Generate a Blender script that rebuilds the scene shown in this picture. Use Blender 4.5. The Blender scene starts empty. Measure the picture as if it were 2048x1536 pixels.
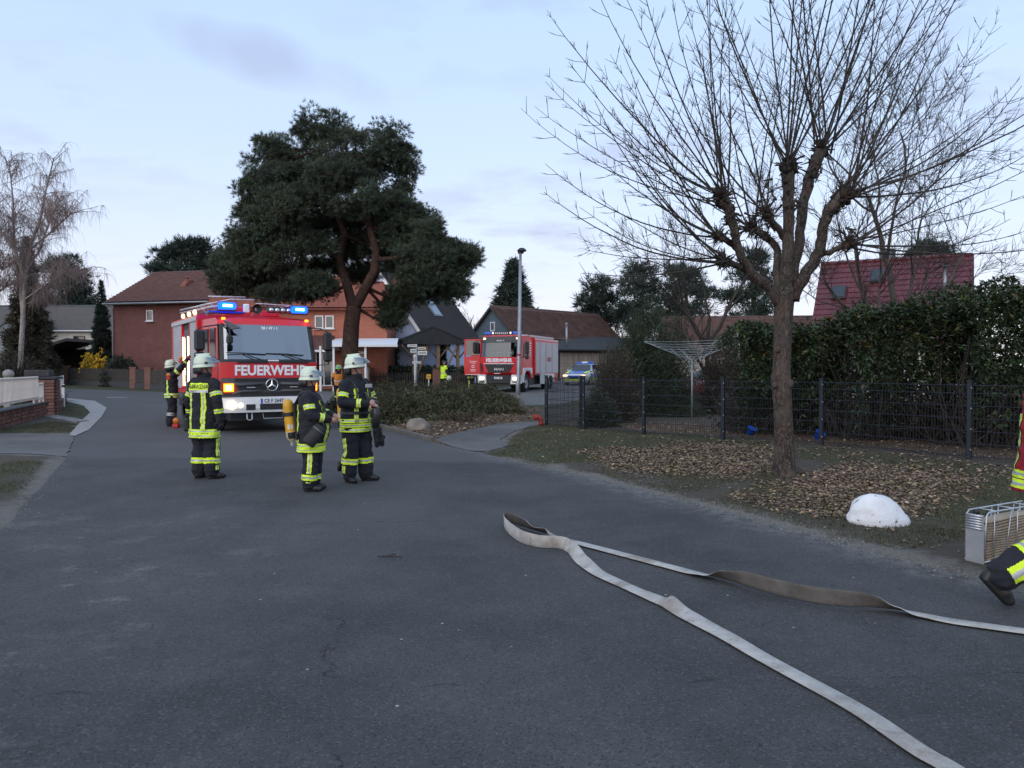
import bpy, bmesh, math, random
import numpy as np
from mathutils import Vector, Matrix, noise
random.seed(7); RNG = np.random.default_rng(11)
SC = bpy.context.scene
COL = SC.collection
R = math.radians

# ---------------------------------------------------------------- camera
FPX, HZ, CH = 1540.0, 733.0, 1.65          # focal length and horizon in photo pixels, eye height in metres
PITCH = math.atan((768 - HZ) / FPX)
cam = bpy.data.cameras.new('camera')
cam.sensor_width = 36; cam.lens = FPX / 2048 * 36; cam.clip_end = 3000; cam.clip_start = .05
cam_o = bpy.data.objects.new('camera', cam); COL.objects.link(cam_o)
cam_o.location = (0, 0, CH); cam_o.rotation_euler = (R(90) - PITCH, 0, 0)
SC.camera = cam_o

# ---------------------------------------------------------------- sky, sun, exposure
SUN_EL, SUN_ROT = R(28.0), R(208)
w = bpy.data.worlds.new('World'); SC.world = w; w.use_nodes = True
nt = w.node_tree; N = nt.nodes; L = nt.links
N.clear()
def wn(t, **k):
    n = N.new(t)
    for a, b in k.items(): setattr(n, a, b)
    return n
def wmath(op, a, b=None, clamp=False):
    n = wn('ShaderNodeMath', operation=op); n.use_clamp = clamp
    for i, v in enumerate((a, b)):
        if v is None: continue
        if isinstance(v, (int, float)): n.inputs[i].default_value = v
        else: L.new(v, n.inputs[i])
    return n.outputs[0]
sky = wn('ShaderNodeTexSky', sky_type='NISHITA'); sky.sun_disc = False
sky.sun_elevation = SUN_EL; sky.sun_rotation = SUN_ROT; sky.air_density = 1.0; sky.dust_density = .6; sky.ozone_density = 2.0
tc = wn('ShaderNodeTexCoord'); sep = wn('ShaderNodeSeparateXYZ'); L.new(tc.outputs['Generated'], sep.inputs[0])
zz = wmath('ADD', wmath('MAXIMUM', sep.outputs[2], 0.0), 0.13)
px_ = wmath('DIVIDE', sep.outputs[0], zz); py_ = wmath('DIVIDE', sep.outputs[1], zz)
cmb = wn('ShaderNodeCombineXYZ'); L.new(px_, cmb.inputs[0]); L.new(wmath('MULTIPLY', py_, 1.25), cmb.inputs[1])
nz1 = wn('ShaderNodeTexNoise'); nz1.inputs['Scale'].default_value = 1.9; nz1.inputs['Detail'].default_value = 6; nz1.inputs['Roughness'].default_value = .55
L.new(cmb.outputs[0], nz1.inputs['Vector'])
nz2 = wn('ShaderNodeTexNoise'); nz2.inputs['Scale'].default_value = .42; nz2.inputs['Detail'].default_value = 3
L.new(cmb.outputs[0], nz2.inputs['Vector'])
cl = wmath('MULTIPLY', wmath('SUBTRACT', nz1.outputs[0], .5, True), wmath('MULTIPLY', wmath('SUBTRACT', nz2.outputs[0], .40, True), 22.0))
# one larger grey bank of cloud high to the left of the street
ex = wmath('SUBTRACT', wmath('DIVIDE', sep.outputs[0], sep.outputs[1]), -.305)
ez = wmath('SUBTRACT', wmath('DIVIDE', sep.outputs[2], sep.outputs[1]), .395)
ez2 = wmath('ADD', ez, wmath('MULTIPLY', ex, .30))
rr = wmath('ADD', wmath('POWER', wmath('DIVIDE', ex, .17), 2.0), wmath('POWER', wmath('DIVIDE', ez2, .042), 2.0))
nz3 = wn('ShaderNodeTexNoise'); nz3.inputs['Scale'].default_value = 7.0; nz3.inputs['Detail'].default_value = 6
L.new(tc.outputs['Generated'], nz3.inputs['Vector'])
bank = wmath('MULTIPLY', wmath('SUBTRACT', wmath('ADD', 1.0, wmath('MULTIPLY', wmath('SUBTRACT', nz3.outputs[0], .5), 3.2)), rr, True), .55)
front = wmath('GREATER_THAN', sep.outputs[1], .1)
bank = wmath('MULTIPLY', bank, front)
fac = wmath('MINIMUM', wmath('MAXIMUM', cl, bank), .9)
# evening sky: the sky texture, with the pale haze of dusk towards the horizon
hs = wn('ShaderNodeHueSaturation'); hs.inputs['Saturation'].default_value = .9; hs.inputs['Value'].default_value = 1.0
tn = wn('ShaderNodeMix', data_type='RGBA', blend_type='MULTIPLY'); tn.inputs['Factor'].default_value = 1; tn.inputs[7].default_value = (1.22, 1.2, 1.2, 1)
L.new(sky.outputs[0], tn.inputs[6]); L.new(tn.outputs[2], hs.inputs['Color'])
hz_ = wmath('POWER', 2.718, wmath('MULTIPLY', wmath('MAXIMUM', sep.outputs[2], 0.0), -5.5))
h0 = wn('ShaderNodeMix', data_type='RGBA'); h0.inputs['Factor'].default_value = .75; L.new(hs.outputs[0], h0.inputs[6]); h0.inputs[7].default_value = (3.3, 4.6, 6.5, 1)
hm = wn('ShaderNodeMix', data_type='RGBA'); L.new(wmath('MULTIPLY', hz_, .92), hm.inputs['Factor']); L.new(h0.outputs[2], hm.inputs[6]); hm.inputs[7].default_value = (5.5, 5.0, 5.25, 1)
cm = wn('ShaderNodeMix', data_type='RGBA', blend_type='MULTIPLY'); L.new(fac, cm.inputs['Factor'])
L.new(hm.outputs[2], cm.inputs[6]); cm.inputs[7].default_value = (.74, .66, .70, 1)
bg = wn('ShaderNodeBackground'); bg.inputs['Strength'].default_value = .15
L.new(cm.outputs[2], bg.inputs['Color'])
wo = wn('ShaderNodeOutputWorld'); L.new(bg.outputs[0], wo.inputs['Surface'])

sun = bpy.data.lights.new('sun', 'SUN'); sun.energy = 1.25; sun.angle = R(70); sun.color = (1, .90, .80)
sun_o = bpy.data.objects.new('sun', sun); COL.objects.link(sun_o)
_sd = Vector((math.sin(SUN_ROT) * math.cos(SUN_EL), math.cos(SUN_ROT) * math.cos(SUN_EL), math.sin(SUN_EL)))
sun_o.rotation_euler = _sd.to_track_quat('Z', 'Y').to_euler()

SC.view_settings.view_transform = 'Standard'; SC.view_settings.look = 'None'
SC.view_settings.exposure = 0.3; SC.view_settings.gamma = 1.0; SC.view_settings.use_curve_mapping = False
SC.render.engine = 'CYCLES'
SC.cycles.use_denoising = True
SC.cycles.max_bounces = 6; SC.cycles.diffuse_bounces = 3; SC.cycles.glossy_bounces = 3; SC.cycles.transparent_max_bounces = 12
SC.cycles.transmission_bounces = 4; SC.cycles.caustics_reflective = False; SC.cycles.caustics_refractive = False
SC.cycles.sample_clamp_indirect = 4.0
# ---------------------------------------------------------------- layout helpers
def gz(x, y):
    t = min(max((y - 31) / 34.0, 0), 1)
    return .62 * t
def ray(px, py):
    u = (px - 1024) / FPX; v = (768 - py) / FPX
    return Vector((u, math.cos(PITCH) + v * math.sin(PITCH), -math.sin(PITCH) + v * math.cos(PITCH)))
def G(px, py):                                   # where a pixel of the photo meets the ground
    d = ray(px, py); y = 10.0
    for _ in range(60):
        z = gz(0, y); t = (z - CH) / d.z if d.z < -1e-4 else 300
        y = .5 * y + .5 * min(max(t, 0) * d.y, 300)
    t = y / d.y
    return Vector((d.x * t, y, gz(0, y)))
def W(px, py, Y):                                # the point at depth Y behind a pixel of the photo
    d = ray(px, py); t = Y / d.y
    return Vector((d.x * t, Y, CH + d.z * t))

# ---------------------------------------------------------------- materials
MATS = {}
def mat(name, c, r=.6, m=0.0, var=.12, sc=6.0, bump=0.0, bsc=40.0, emit=None, es=0.0, coat=0.0, rnd=0.0, alpha=None, spec=None, tint=False, c2=None, trans=0.0):
    if name in MATS: return MATS[name]
    M = bpy.data.materials.new(name); M.use_nodes = True
    t = M.node_tree; b = t.nodes['Principled BSDF']; nn = t.nodes.new; lk = t.links.new
    b.inputs['Roughness'].default_value = r; b.inputs['Metallic'].default_value = m
    if coat: b.inputs['Coat Weight'].default_value = coat; b.inputs['Coat Roughness'].default_value = .08
    if spec is not None: b.inputs['Specular IOR Level'].default_value = spec
    if trans: b.inputs['Transmission Weight'].default_value = trans
    col = nn('ShaderNodeRGB'); col.outputs[0].default_value = (*c, 1); out = col.outputs[0]
    tcn = nn('ShaderNodeTexCoord')
    if var or c2:
        nz = nn('ShaderNodeTexNoise'); nz.inputs['Scale'].default_value = sc; nz.inputs['Detail'].default_value = 5; nz.inputs['Roughness'].default_value = .62
        lk(tcn.outputs['Object'], nz.inputs['Vector'])
        mp = nn('ShaderNodeMapRange'); mp.inputs[1].default_value = .3; mp.inputs[2].default_value = .7
        lk(nz.outputs[0], mp.inputs[0])
        mx = nn('ShaderNodeMix'); mx.data_type = 'RGBA'
        lk(mp.outputs[0], mx.inputs['Factor'])
        hi = c2 if c2 else tuple(min(1, v * (1 + var)) for v in c); lo = c if c2 else tuple(v * (1 - var) for v in c)
        mx.inputs[6].default_value = (*lo, 1); mx.inputs[7].default_value = (*hi, 1); out = mx.outputs[2]
    if tint:
        at = nn('ShaderNodeAttribute'); at.attribute_name = 'tint'
        m2 = nn('ShaderNodeMix'); m2.data_type = 'RGBA'; m2.blend_type = 'MULTIPLY'; m2.inputs['Factor'].default_value = 1
        lk(out, m2.inputs[6]); lk(at.outputs['Color'], m2.inputs[7]); out = m2.outputs[2]
    if rnd:
        oi = nn('ShaderNodeObjectInfo'); mr = nn('ShaderNodeMapRange'); mr.inputs[3].default_value = 1 - rnd; mr.inputs[4].default_value = 1 + rnd
        lk(oi.outputs['Random'], mr.inputs[0])
        m3 = nn('ShaderNodeVectorMath'); m3.operation = 'SCALE'; lk(out, m3.inputs[0]); lk(mr.outputs[0], m3.inputs['Scale']); out = m3.outputs[0]
    lk(out, b.inputs['Base Color'])
    if bump:
        bz = nn('ShaderNodeTexNoise'); bz.inputs['Scale'].default_value = bsc; bz.inputs['Detail'].default_value = 4
        lk(tcn.outputs['Object'], bz.inputs['Vector'])
        bp = nn('ShaderNodeBump'); bp.inputs['Strength'].default_value = bump; bp.inputs['Distance'].default_value = .02
        lk(bz.outputs[0], bp.inputs['Height']); lk(bp.outputs[0], b.inputs['Normal'])
    if emit:
        b.inputs['Emission Color'].default_value = (*emit, 1); b.inputs['Emission Strength'].default_value = es
    if alpha is not None:
        b.inputs['Alpha'].default_value = alpha
    MATS[name] = M
    return M
def glass_mat(name, tintc=(.8, .85, .9), refl=.25, rough=.03, opac=.25):
    """window glass: partly clear, partly mirror"""
    if name in MATS: return MATS[name]
    M = bpy.data.materials.new(name); M.use_nodes = True; t = M.node_tree; t.nodes.clear(); nn = t.nodes.new; lk = t.links.new
    tr = nn('ShaderNodeBsdfTransparent'); tr.inputs[0].default_value = (*tintc, 1)
    gl = nn('ShaderNodeBsdfGlossy'); gl.inputs['Roughness'].default_value = rough
    fr = nn('ShaderNodeFresnel'); fr.inputs['IOR'].default_value = 1.5
    ad = nn('ShaderNodeMath'); ad.operation = 'ADD'; ad.use_clamp = True; ad.inputs[1].default_value = refl; lk(fr.outputs[0], ad.inputs[0])
    mx = nn('ShaderNodeMixShader'); lk(ad.outputs[0], mx.inputs[0]); lk(tr.outputs[0], mx.inputs[1]); lk(gl.outputs[0], mx.inputs[2])
    o = nn('ShaderNodeOutputMaterial'); lk(mx.outputs[0], o.inputs[0])
    MATS[name] = M; return M
def emis(name, c, s):
    if name in MATS: return MATS[name]
    M = bpy.data.materials.new(name); M.use_nodes = True; t = M.node_tree; t.nodes.clear()
    e = t.nodes.new('ShaderNodeEmission'); e.inputs[0].default_value = (*c, 1); e.inputs[1].default_value = s
    o = t.nodes.new('ShaderNodeOutputMaterial'); t.links.new(e.outputs[0], o.inputs[0]); MATS[name] = M; return M

# ---------------------------------------------------------------- object helpers
def tag(o, label=None, cat=None, group=None, kind=None):
    if label: o['label'] = label
    if cat: o['category'] = cat
    if group: o['group'] = group
    if kind: o['kind'] = kind
    return o
def empty(name, loc, rz=0, label=None, cat=None, group=None):
    o = bpy.data.objects.new(name, None); COL.objects.link(o); o.location = loc; o.rotation_euler = (0, 0, rz); o.empty_display_size = .2
    return tag(o, label, cat, group)
def link(name, me, parent=None, loc=None, rot=None):
    o = bpy.data.objects.new(name, me); COL.objects.link(o)
    if parent: o.parent = parent
    if loc is not None: o.location = loc
    if rot is not None: o.rotation_euler = rot
    return o
def aslist(m): return list(m) if isinstance(m, (list, tuple)) else [m]
def npmesh(name, V, F, mats, parent=None, smooth=False, tintv=None, midx=None, loc=None):
    V = np.asarray(V, dtype=np.float32); F = np.asarray(F, dtype=np.int32); k = F.shape[1]
    me = bpy.data.meshes.new(name)
    me.vertices.add(len(V)); me.vertices.foreach_set('co', V.ravel())
    me.loops.add(F.size); me.loops.foreach_set('vertex_index', F.ravel())
    me.polygons.add(len(F)); me.polygons.foreach_set('loop_start', np.arange(0, F.size, k, dtype=np.int32))
    for m in aslist(mats): me.materials.append(m)
    if midx is not None: me.polygons.foreach_set('material_index', np.asarray(midx, dtype=np.int32))
    if smooth: me.polygons.foreach_set('use_smooth', np.ones(len(F), dtype=bool))
    me.update(calc_edges=True)
    if tintv is not None:
        a = me.color_attributes.new('tint', 'FLOAT_COLOR', 'POINT')
        c = np.ones((len(V), 4), dtype=np.float32); c[:, :3] = tintv
        a.data.foreach_set('color', c.ravel())
    return link(name, me, parent, loc)
class MB:
    """collects shapes and links them as one mesh object"""
    def __init__(s): s.v = []; s.f = []; s.m = []; s.s = []
    def add(s, vs, fs, m=0, sm=False, T=None):
        b = len(s.v)
        s.v += [tuple(T @ Vector(v)) if T is not None else tuple(v) for v in vs]
        for f in fs: s.f.append(tuple(b + i for i in f)); s.m.append(m); s.s.append(sm)
        return s
    def box(s, c, d, m=0, T=None, rz=0, bev=0, rot=None):
        hx, hy, hz = (q / 2 for q in d)
        M = Matrix.Translation(c)
        if rz: M = M @ Matrix.Rotation(rz, 4, 'Z')
        if rot is not None: M = M @ rot
        if T is not None: M = T @ M
        if bev <= 0:
            vs = [(x * hx, y * hy, z * hz) for z in (-1, 1) for y in (-1, 1) for x in (-1, 1)]
            fs = [(0, 2, 3, 1), (4, 5, 7, 6), (0, 1, 5, 4), (2, 6, 7, 3), (0, 4, 6, 2), (1, 3, 7, 5)]
            return s.add(vs, fs, m, False, M)
        b = min(bev, hx * .98, hy * .98, hz * .98); vs = []; ix = {}
        for sx in (-1, 1):
            for sy in (-1, 1):
                for sz in (-1, 1):
                    for a in range(3):
                        p = [sx * (hx - b), sy * (hy - b), sz * (hz - b)]; p[a] = (sx, sy, sz)[a] * (hx, hy, hz)[a]
                        ix[(sx, sy, sz, a)] = len(vs); vs.append(p)
        fs = []
        for a in range(3):
            o = [q for q in range(3) if q != a]
            for sg in (-1, 1):
                q = []
                for (i, j) in ((-1, -1), (1, -1), (1, 1), (-1, 1)):
                    k = [0, 0, 0]; k[a] = sg; k[o[0]] = i; k[o[1]] = j; q.append(ix[(*k, a)])
                fs.append(tuple(q))
            for i in (-1, 1):
                for j in (-1, 1):
                    k1 = [0, 0, 0]; k1[o[0]] = i; k1[o[1]] = j; k2 = list(k1); k1[a] = -1; k2[a] = 1
                    fs.append((ix[(*k1, o[0])], ix[(*k2, o[0])], ix[(*k2, o[1])], ix[(*k1, o[1])]))
        for sx in (-1, 1):
            for sy in (-1, 1):
                for sz in (-1, 1): fs.append(tuple(ix[(sx, sy, sz, a)] for a in range(3)))
        return s.add(vs, fs, m, False, M)
    def tube(s, pts, rad, n=8, m=0, caps=True, sm=True, T=None, flat=1.0):
        pts = [Vector(p) for p in pts]
        if not hasattr(rad, '__len__'): rad = [rad] * len(pts)
        up = Vector((0, 0, 1)); vs = []; fs = []; prev = None
        for i, p in enumerate(pts):
            d = (pts[min(i + 1, len(pts) - 1)] - pts[max(i - 1, 0)]).normalized()
            if prev is None: a = d.cross(up if abs(d.z) < .95 else Vector((1, 0, 0))).normalized()
            else: a = (prev - d * prev.dot(d)).normalized()
            prev = a; b = d.cross(a)
            for k in range(n):
                t = 2 * math.pi * k / n; vs.append(p + a * (math.cos(t) * rad[i]) + b * (math.sin(t) * rad[i] * flat))
        for i in range(len(pts) - 1):
            for k in range(n): fs.append((i * n + k, i * n + (k + 1) % n, (i + 1) * n + (k + 1) % n, (i + 1) * n + k))
        s.add(vs, fs, m, sm, T)
        if caps:
            s.add(vs[:n], [tuple(range(n))[::-1]], m, False, T); s.add(vs[-n:], [tuple(range(n))], m, False, T)
        return s
    def cyl(s, p0, p1, r, r1=None, n=12, m=0, caps=True, T=None):
        return s.tube([p0, p1], [r, r if r1 is None else r1], n, m, caps, True, T)
    def lathe(s, prof, c=(0, 0, 0), n=20, m=0, ax='Z', sx=1, sy=1, sm=True, T=None, a0=0, a1=2 * math.pi):
        vs = []; fs = []; full = abs(a1 - a0 - 2 * math.pi) < 1e-6; nn = n if full else n + 1
        for (r, z) in prof:
            for k in range(nn):
                t = a0 + (a1 - a0) * k / n; x, y = r * math.cos(t) * sx, r * math.sin(t) * sy
                v = {'Z': (x, y, z), 'Y': (x, z, y), 'X': (z, x, y)}[ax]; vs.append((c[0] + v[0], c[1] + v[1], c[2] + v[2]))
        for i in range(len(prof) - 1):
            for k in range(n):
                q = (k + 1) % nn; fs.append((i * nn + k, i * nn + q, (i + 1) * nn + q, (i + 1) * nn + k))
        return s.add(vs, fs, m, sm, T)
    def sphere(s, c, r, n=12, m=0, T=None):
        r = r if hasattr(r, '__len__') else (r, r, r); h = max(5, n // 2 + 1)
        prof = [(math.sin(math.pi * i / (h - 1)), -math.cos(math.pi * i / (h - 1))) for i in range(h)]
        vs = []; fs = []
        for (a, z) in prof:
            for k in range(n):
                t = 2 * math.pi * k / n; vs.append((c[0] + a * math.cos(t) * r[0], c[1] + a * math.sin(t) * r[1], c[2] + z * r[2]))
        for i in range(h - 1):
            for k in range(n): fs.append((i * n + k, i * n + (k + 1) % n, (i + 1) * n + (k + 1) % n, (i + 1) * n + k))
        return s.add(vs, fs, m, True, T)
    def prism(s, poly, ax, t0, t1, m=0, T=None, sm=False):
        n = len(poly)
        def P(a, b, t): return {'X': (t, a, b), 'Y': (a, t, b), 'Z': (a, b, t)}[ax]
        vs = [P(a, b, t0) for a, b in poly] + [P(a, b, t1) for a, b in poly]
        s.add(vs, [tuple(range(n))[::-1], tuple(range(n, 2 * n))], m, False, T)
        return s.add(vs, [(i, (i + 1) % n, n + (i + 1) % n, n + i) for i in range(n)], m, sm, T)
    def quad(s, a, b, c, d, m=0, T=None): return s.add([a, b, c, d], [(0, 1, 2, 3)], m, False, T)
    def slab(s, a, b, c, d, t, m=0):          # a thick plate: corners a b c d, thickness t along the normal
        a, b, c, d = map(Vector, (a, b, c, d)); n = (b - a).cross(d - a).normalized() * t
        return s.add([a, b, c, d, a + n, b + n, c + n, d + n], [(3, 2, 1, 0), (4, 5, 6, 7), (0, 1, 5, 4), (1, 2, 6, 5), (2, 3, 7, 6), (3, 0, 4, 7)], m)
    def loft(s, rings, m=0, caps=True, sm=True, T=None):
        n = len(rings[0]); vs = [p for r in rings for p in r]; fs = []
        for i in range(len(rings) - 1):
            for k in range(n): fs.append((i * n + k, i * n + (k + 1) % n, (i + 1) * n + (k + 1) % n, (i + 1) * n + k))
        if caps: fs += [tuple(range(n))[::-1], tuple(range((len(rings) - 1) * n, len(rings) * n))]
        return s.add(vs, fs, m, sm, T)
    def mesh(s, name, mats):
        me = bpy.data.meshes.new(name); me.from_pydata(s.v, [], s.f)
        for q in aslist(mats): me.materials.append(q)
        me.polygons.foreach_set('material_index', s.m); me.polygons.foreach_set('use_smooth', s.s)
        bm = bmesh.new(); bm.from_mesh(me); bmesh.ops.remove_doubles(bm, verts=bm.verts, dist=1e-5); bmesh.ops.recalc_face_normals(bm, faces=bm.faces); bm.to_mesh(me); bm.free()
        me.update(); return me
    def build(s, name, mats, parent=None, loc=None, rot=None): return link(name, s.mesh(name, mats), parent, loc, rot)
def text(name, body, size, M, parent, T, bold=0.0, ext=.002, align='CENTER', squash=1.0):
    """lettering as real thin raised letters; T places the text plane (x right, y up)"""
    cu = bpy.data.curves.new(name, 'FONT'); cu.body = body; cu.size = size; cu.align_x = align; cu.align_y = 'CENTER'; cu.extrude = ext; cu.offset = bold; cu.resolution_u = 3
    o = bpy.data.objects.new(name, cu); COL.objects.link(o)
    dg = bpy.context.evaluated_depsgraph_get(); me = bpy.data.meshes.new_from_object(o.evaluated_get(dg)); me.name = name
    bpy.data.objects.remove(o); bpy.data.curves.remove(cu)
    me.materials.clear(); me.materials.append(M)
    me.transform(T @ Matrix.Diagonal((squash, 1, 1, 1)))
    return link(name, me, parent)
def frontT(x, y, z): return Matrix.Translation((x, y, z)) @ Matrix.Rotation(R(90), 4, 'X')      # reads from -Y
def copy_tree(o, parent=None):
    c = o.copy(); COL.objects.link(c); c.parent = parent
    for ch in list(o.children): copy_tree(ch, c)
    return c
def tubes_np(paths, n=5):
    """paths: list of (pts (k,3), radii (k,)); returns vertices and quads of all of them"""
    V = []; F = []; b = 0; ang = np.arange(n) * 2 * np.pi / n; ca, sa = np.cos(ang), np.sin(ang)
    for pts, rad in paths:
        pts = np.asarray(pts, float); k = len(pts); d = np.gradient(pts, axis=0); d /= (np.linalg.norm(d, axis=1, keepdims=True) + 1e-9)
        ref = np.array([0, 0, 1.0]) if abs(d[0, 2]) < .9 else np.array([1.0, 0, 0])
        a = np.cross(d, ref); a /= (np.linalg.norm(a, axis=1, keepdims=True) + 1e-9); c = np.cross(d, a)
        r = np.asarray(rad)[:, None, None]
        V.append((pts[:, None, :] + r * (a[:, None, :] * ca[None, :, None] + c[:, None, :] * sa[None, :, None])).reshape(-1, 3))
        i = np.arange(k - 1)[:, None] * n; q = np.arange(n)[None, :]; q2 = (q + 1) % n
        F.append((b + np.stack([i + q, i + q2, i + n + q2, i + n + q], -1)).reshape(-1, 4)); b += k * n
    return np.concatenate(V), np.concatenate(F)
def unit(a): return a / (np.linalg.norm(a, axis=-1, keepdims=True) + 1e-9)
def leaf_quads(P, D, ln, wd, droop=0.0):
    """diamond leaves at P along D; returns V, F (folded along the midrib)"""
    n = len(P); D = unit(D); rv = unit(RNG.normal(size=(n, 3))); S = unit(np.cross(D, rv)); U = np.cross(S, D)
    ln = np.broadcast_to(np.asarray(ln, float), (n,))[:, None]; wd = np.broadcast_to(np.asarray(wd, float), (n,))[:, None]
    mid = P + D * ln * .45
    V = np.stack([P, mid - S * wd / 2 + U * wd * .18, P + D * ln - np.array([0, 0, 1]) * droop * ln, mid + S * wd / 2 + U * wd * .18], 1).reshape(-1, 3)
    F = np.arange(n * 4).reshape(-1, 4); return V, F
def needles(P, D, ln, wd, k, spread=.9):
    """k thin needles around direction D at each P -> triangles"""
    n = len(P); D = unit(D); d = unit(np.repeat(D, k, 0) + RNG.normal(size=(n * k, 3)) * spread * .6); p = np.repeat(P, k, 0)
    s = unit(np.cross(d, RNG.normal(size=(n * k, 3)))) * wd / 2; l = ln * RNG.uniform(.7, 1.2, (n * k, 1))
    p = p + RNG.normal(size=(n * k, 3)) * ln * .15
    V = np.stack([p - s, p + s, p + d * l], 1).reshape(-1, 3); return V, np.arange(n * k * 3).reshape(-1, 3)
def tints(n, per, lo=.7, hi=1.35, hue=.08):
    v = RNG.uniform(lo, hi, (n, 1)) * (1 + RNG.uniform(-hue, hue, (n, 3))); return np.repeat(v, per, 0)
# ================================================================ GROUND AND ROADS
def gw(lst): return [(G(*p).x, G(*p).y) for p in lst]
def inside(P, poly):
    x, y = P[:, 0], P[:, 1]; r = np.zeros(len(P), bool); n = len(poly)
    for i in range(n):
        (x1, y1), (x2, y2) = poly[i], poly[(i + 1) % n]
        if y1 == y2: continue
        c = ((y1 > y) != (y2 > y)) & (x < (x2 - x1) * (y - y1) / (y2 - y1) + x1); r ^= c
    return r
def edist(P, poly, closed=True):
    d = np.full(len(P), 1e9); n = len(poly)
    for i in range(n if closed else n - 1):
        a = np.array(poly[i]); b = np.array(poly[(i + 1) % n]); ab = b - a; l2 = ab @ ab + 1e-12
        t = np.clip(((P - a) @ ab) / l2, 0, 1); d = np.minimum(d, np.linalg.norm(P - (a + t[:, None] * ab), axis=1))
    return d
def sdf(P, poly): return np.where(inside(P, poly), -1, 1) * edist(P, poly)
KERB = gw([(898, 893), (860, 884), (830, 876), (800, 868), (770, 860), (740, 850)]) + [(-5.2, 24.2), (-6.6, 27.2), (-8.0, 30.2), (-8.2, 31.6), (-7.3, 32.4)]
ROAD = ([(9.5, -8), (6.6, -2), (5.2, 2.2)] + gw([(2048, 1185), (1800, 1120), (1600, 1062), (1400, 1010), (1200, 960), (1080, 932), (1000, 915), (930, 900)]) + KERB
        + [(-4, 32.4), (0, 32), (2, 33), (3.2, 36), (5, 42), (8.4, 53), (13, 70), (40, 140), (34, 142), (5.6, 70), (1.0, 51), (-3, 45.3), (-9, 44.2), (-15, 43.6)]
        + gw([(340, 785), (240, 781), (130, 777)]) + [(-60, 50), (-62, 44)] + [(-30, 40.5)] + gw([(128, 797), (190, 803), (213, 816), (203, 834), (178, 860), (150, 873), (140, 905), (130, 918), (100, 953), (60, 1000), (0, 1062)]) + [(-4.4, 5.2), (-4.3, 2), (-4.6, -8)])
DRIVE = gw([(150, 872), (60, 866), (-160, 870), (-160, 908), (60, 908), (132, 914)])
APRON = gw([(128, 796), (190, 802.5), (213.5, 816), (203.5, 834), (178.5, 860), (150.5, 873), (138, 871), (160, 845), (180, 826), (168, 812), (128, 803)])
PATH = gw([(905, 894.5), (870, 880), (915, 866), (960, 857), (1010, 849), (1080, 845), (1090, 848), (1062, 853), (1030, 863), (1000, 879), (1015, 892), (975, 905), (940, 902)])
def sheet(name, poly, M, dz, jit=.0, step=.35):
    pts = []
    n = len(poly)
    for i in range(n):
        a = Vector(poly[i]); b = Vector(poly[(i + 1) % n]); ln = (b - a).length; k = max(1, min(60, int(ln / step)))
        nrm = Vector((-(b - a).y, (b - a).x)) / max(ln, 1e-6)
        for j in range(k):
            p = a.lerp(b, j / k); q = noise.noise((p.x * 2.3, p.y * 2.3, 3.1)) * jit + noise.noise((p.x * 7, p.y * 7, 1.1)) * jit * .5
            pts.append(p + nrm * q)
    from mathutils.geometry import delaunay_2d_cdt
    n = len(pts); cv, _, cf, *_r = delaunay_2d_cdt([Vector((p.x, p.y)) for p in pts], [(i, (i + 1) % n) for i in range(n)], [], 1, 1e-5)
    bm = bmesh.new(); vs = [bm.verts.new((p.x, p.y, 0)) for p in cv]
    for f in cf: bm.faces.new([vs[i] for i in f])
    for yy in (31, 65):
        bmesh.ops.bisect_plane(bm, geom=bm.verts[:] + bm.edges[:] + bm.faces[:], plane_co=(0, yy, 0), plane_no=(0, 1, 0), dist=1e-5)
    for v in bm.verts: v.co.z = gz(v.co.x, v.co.y) + dz
    bmesh.ops.recalc_face_normals(bm, faces=bm.faces[:])
    for f in bm.faces:
        if f.normal.z < 0: f.normal_flip()
    me = bpy.data.meshes.new(name); bm.to_mesh(me); bm.free(); me.materials.append(M)
    return tag(link(name, me), kind='structure')

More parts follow.
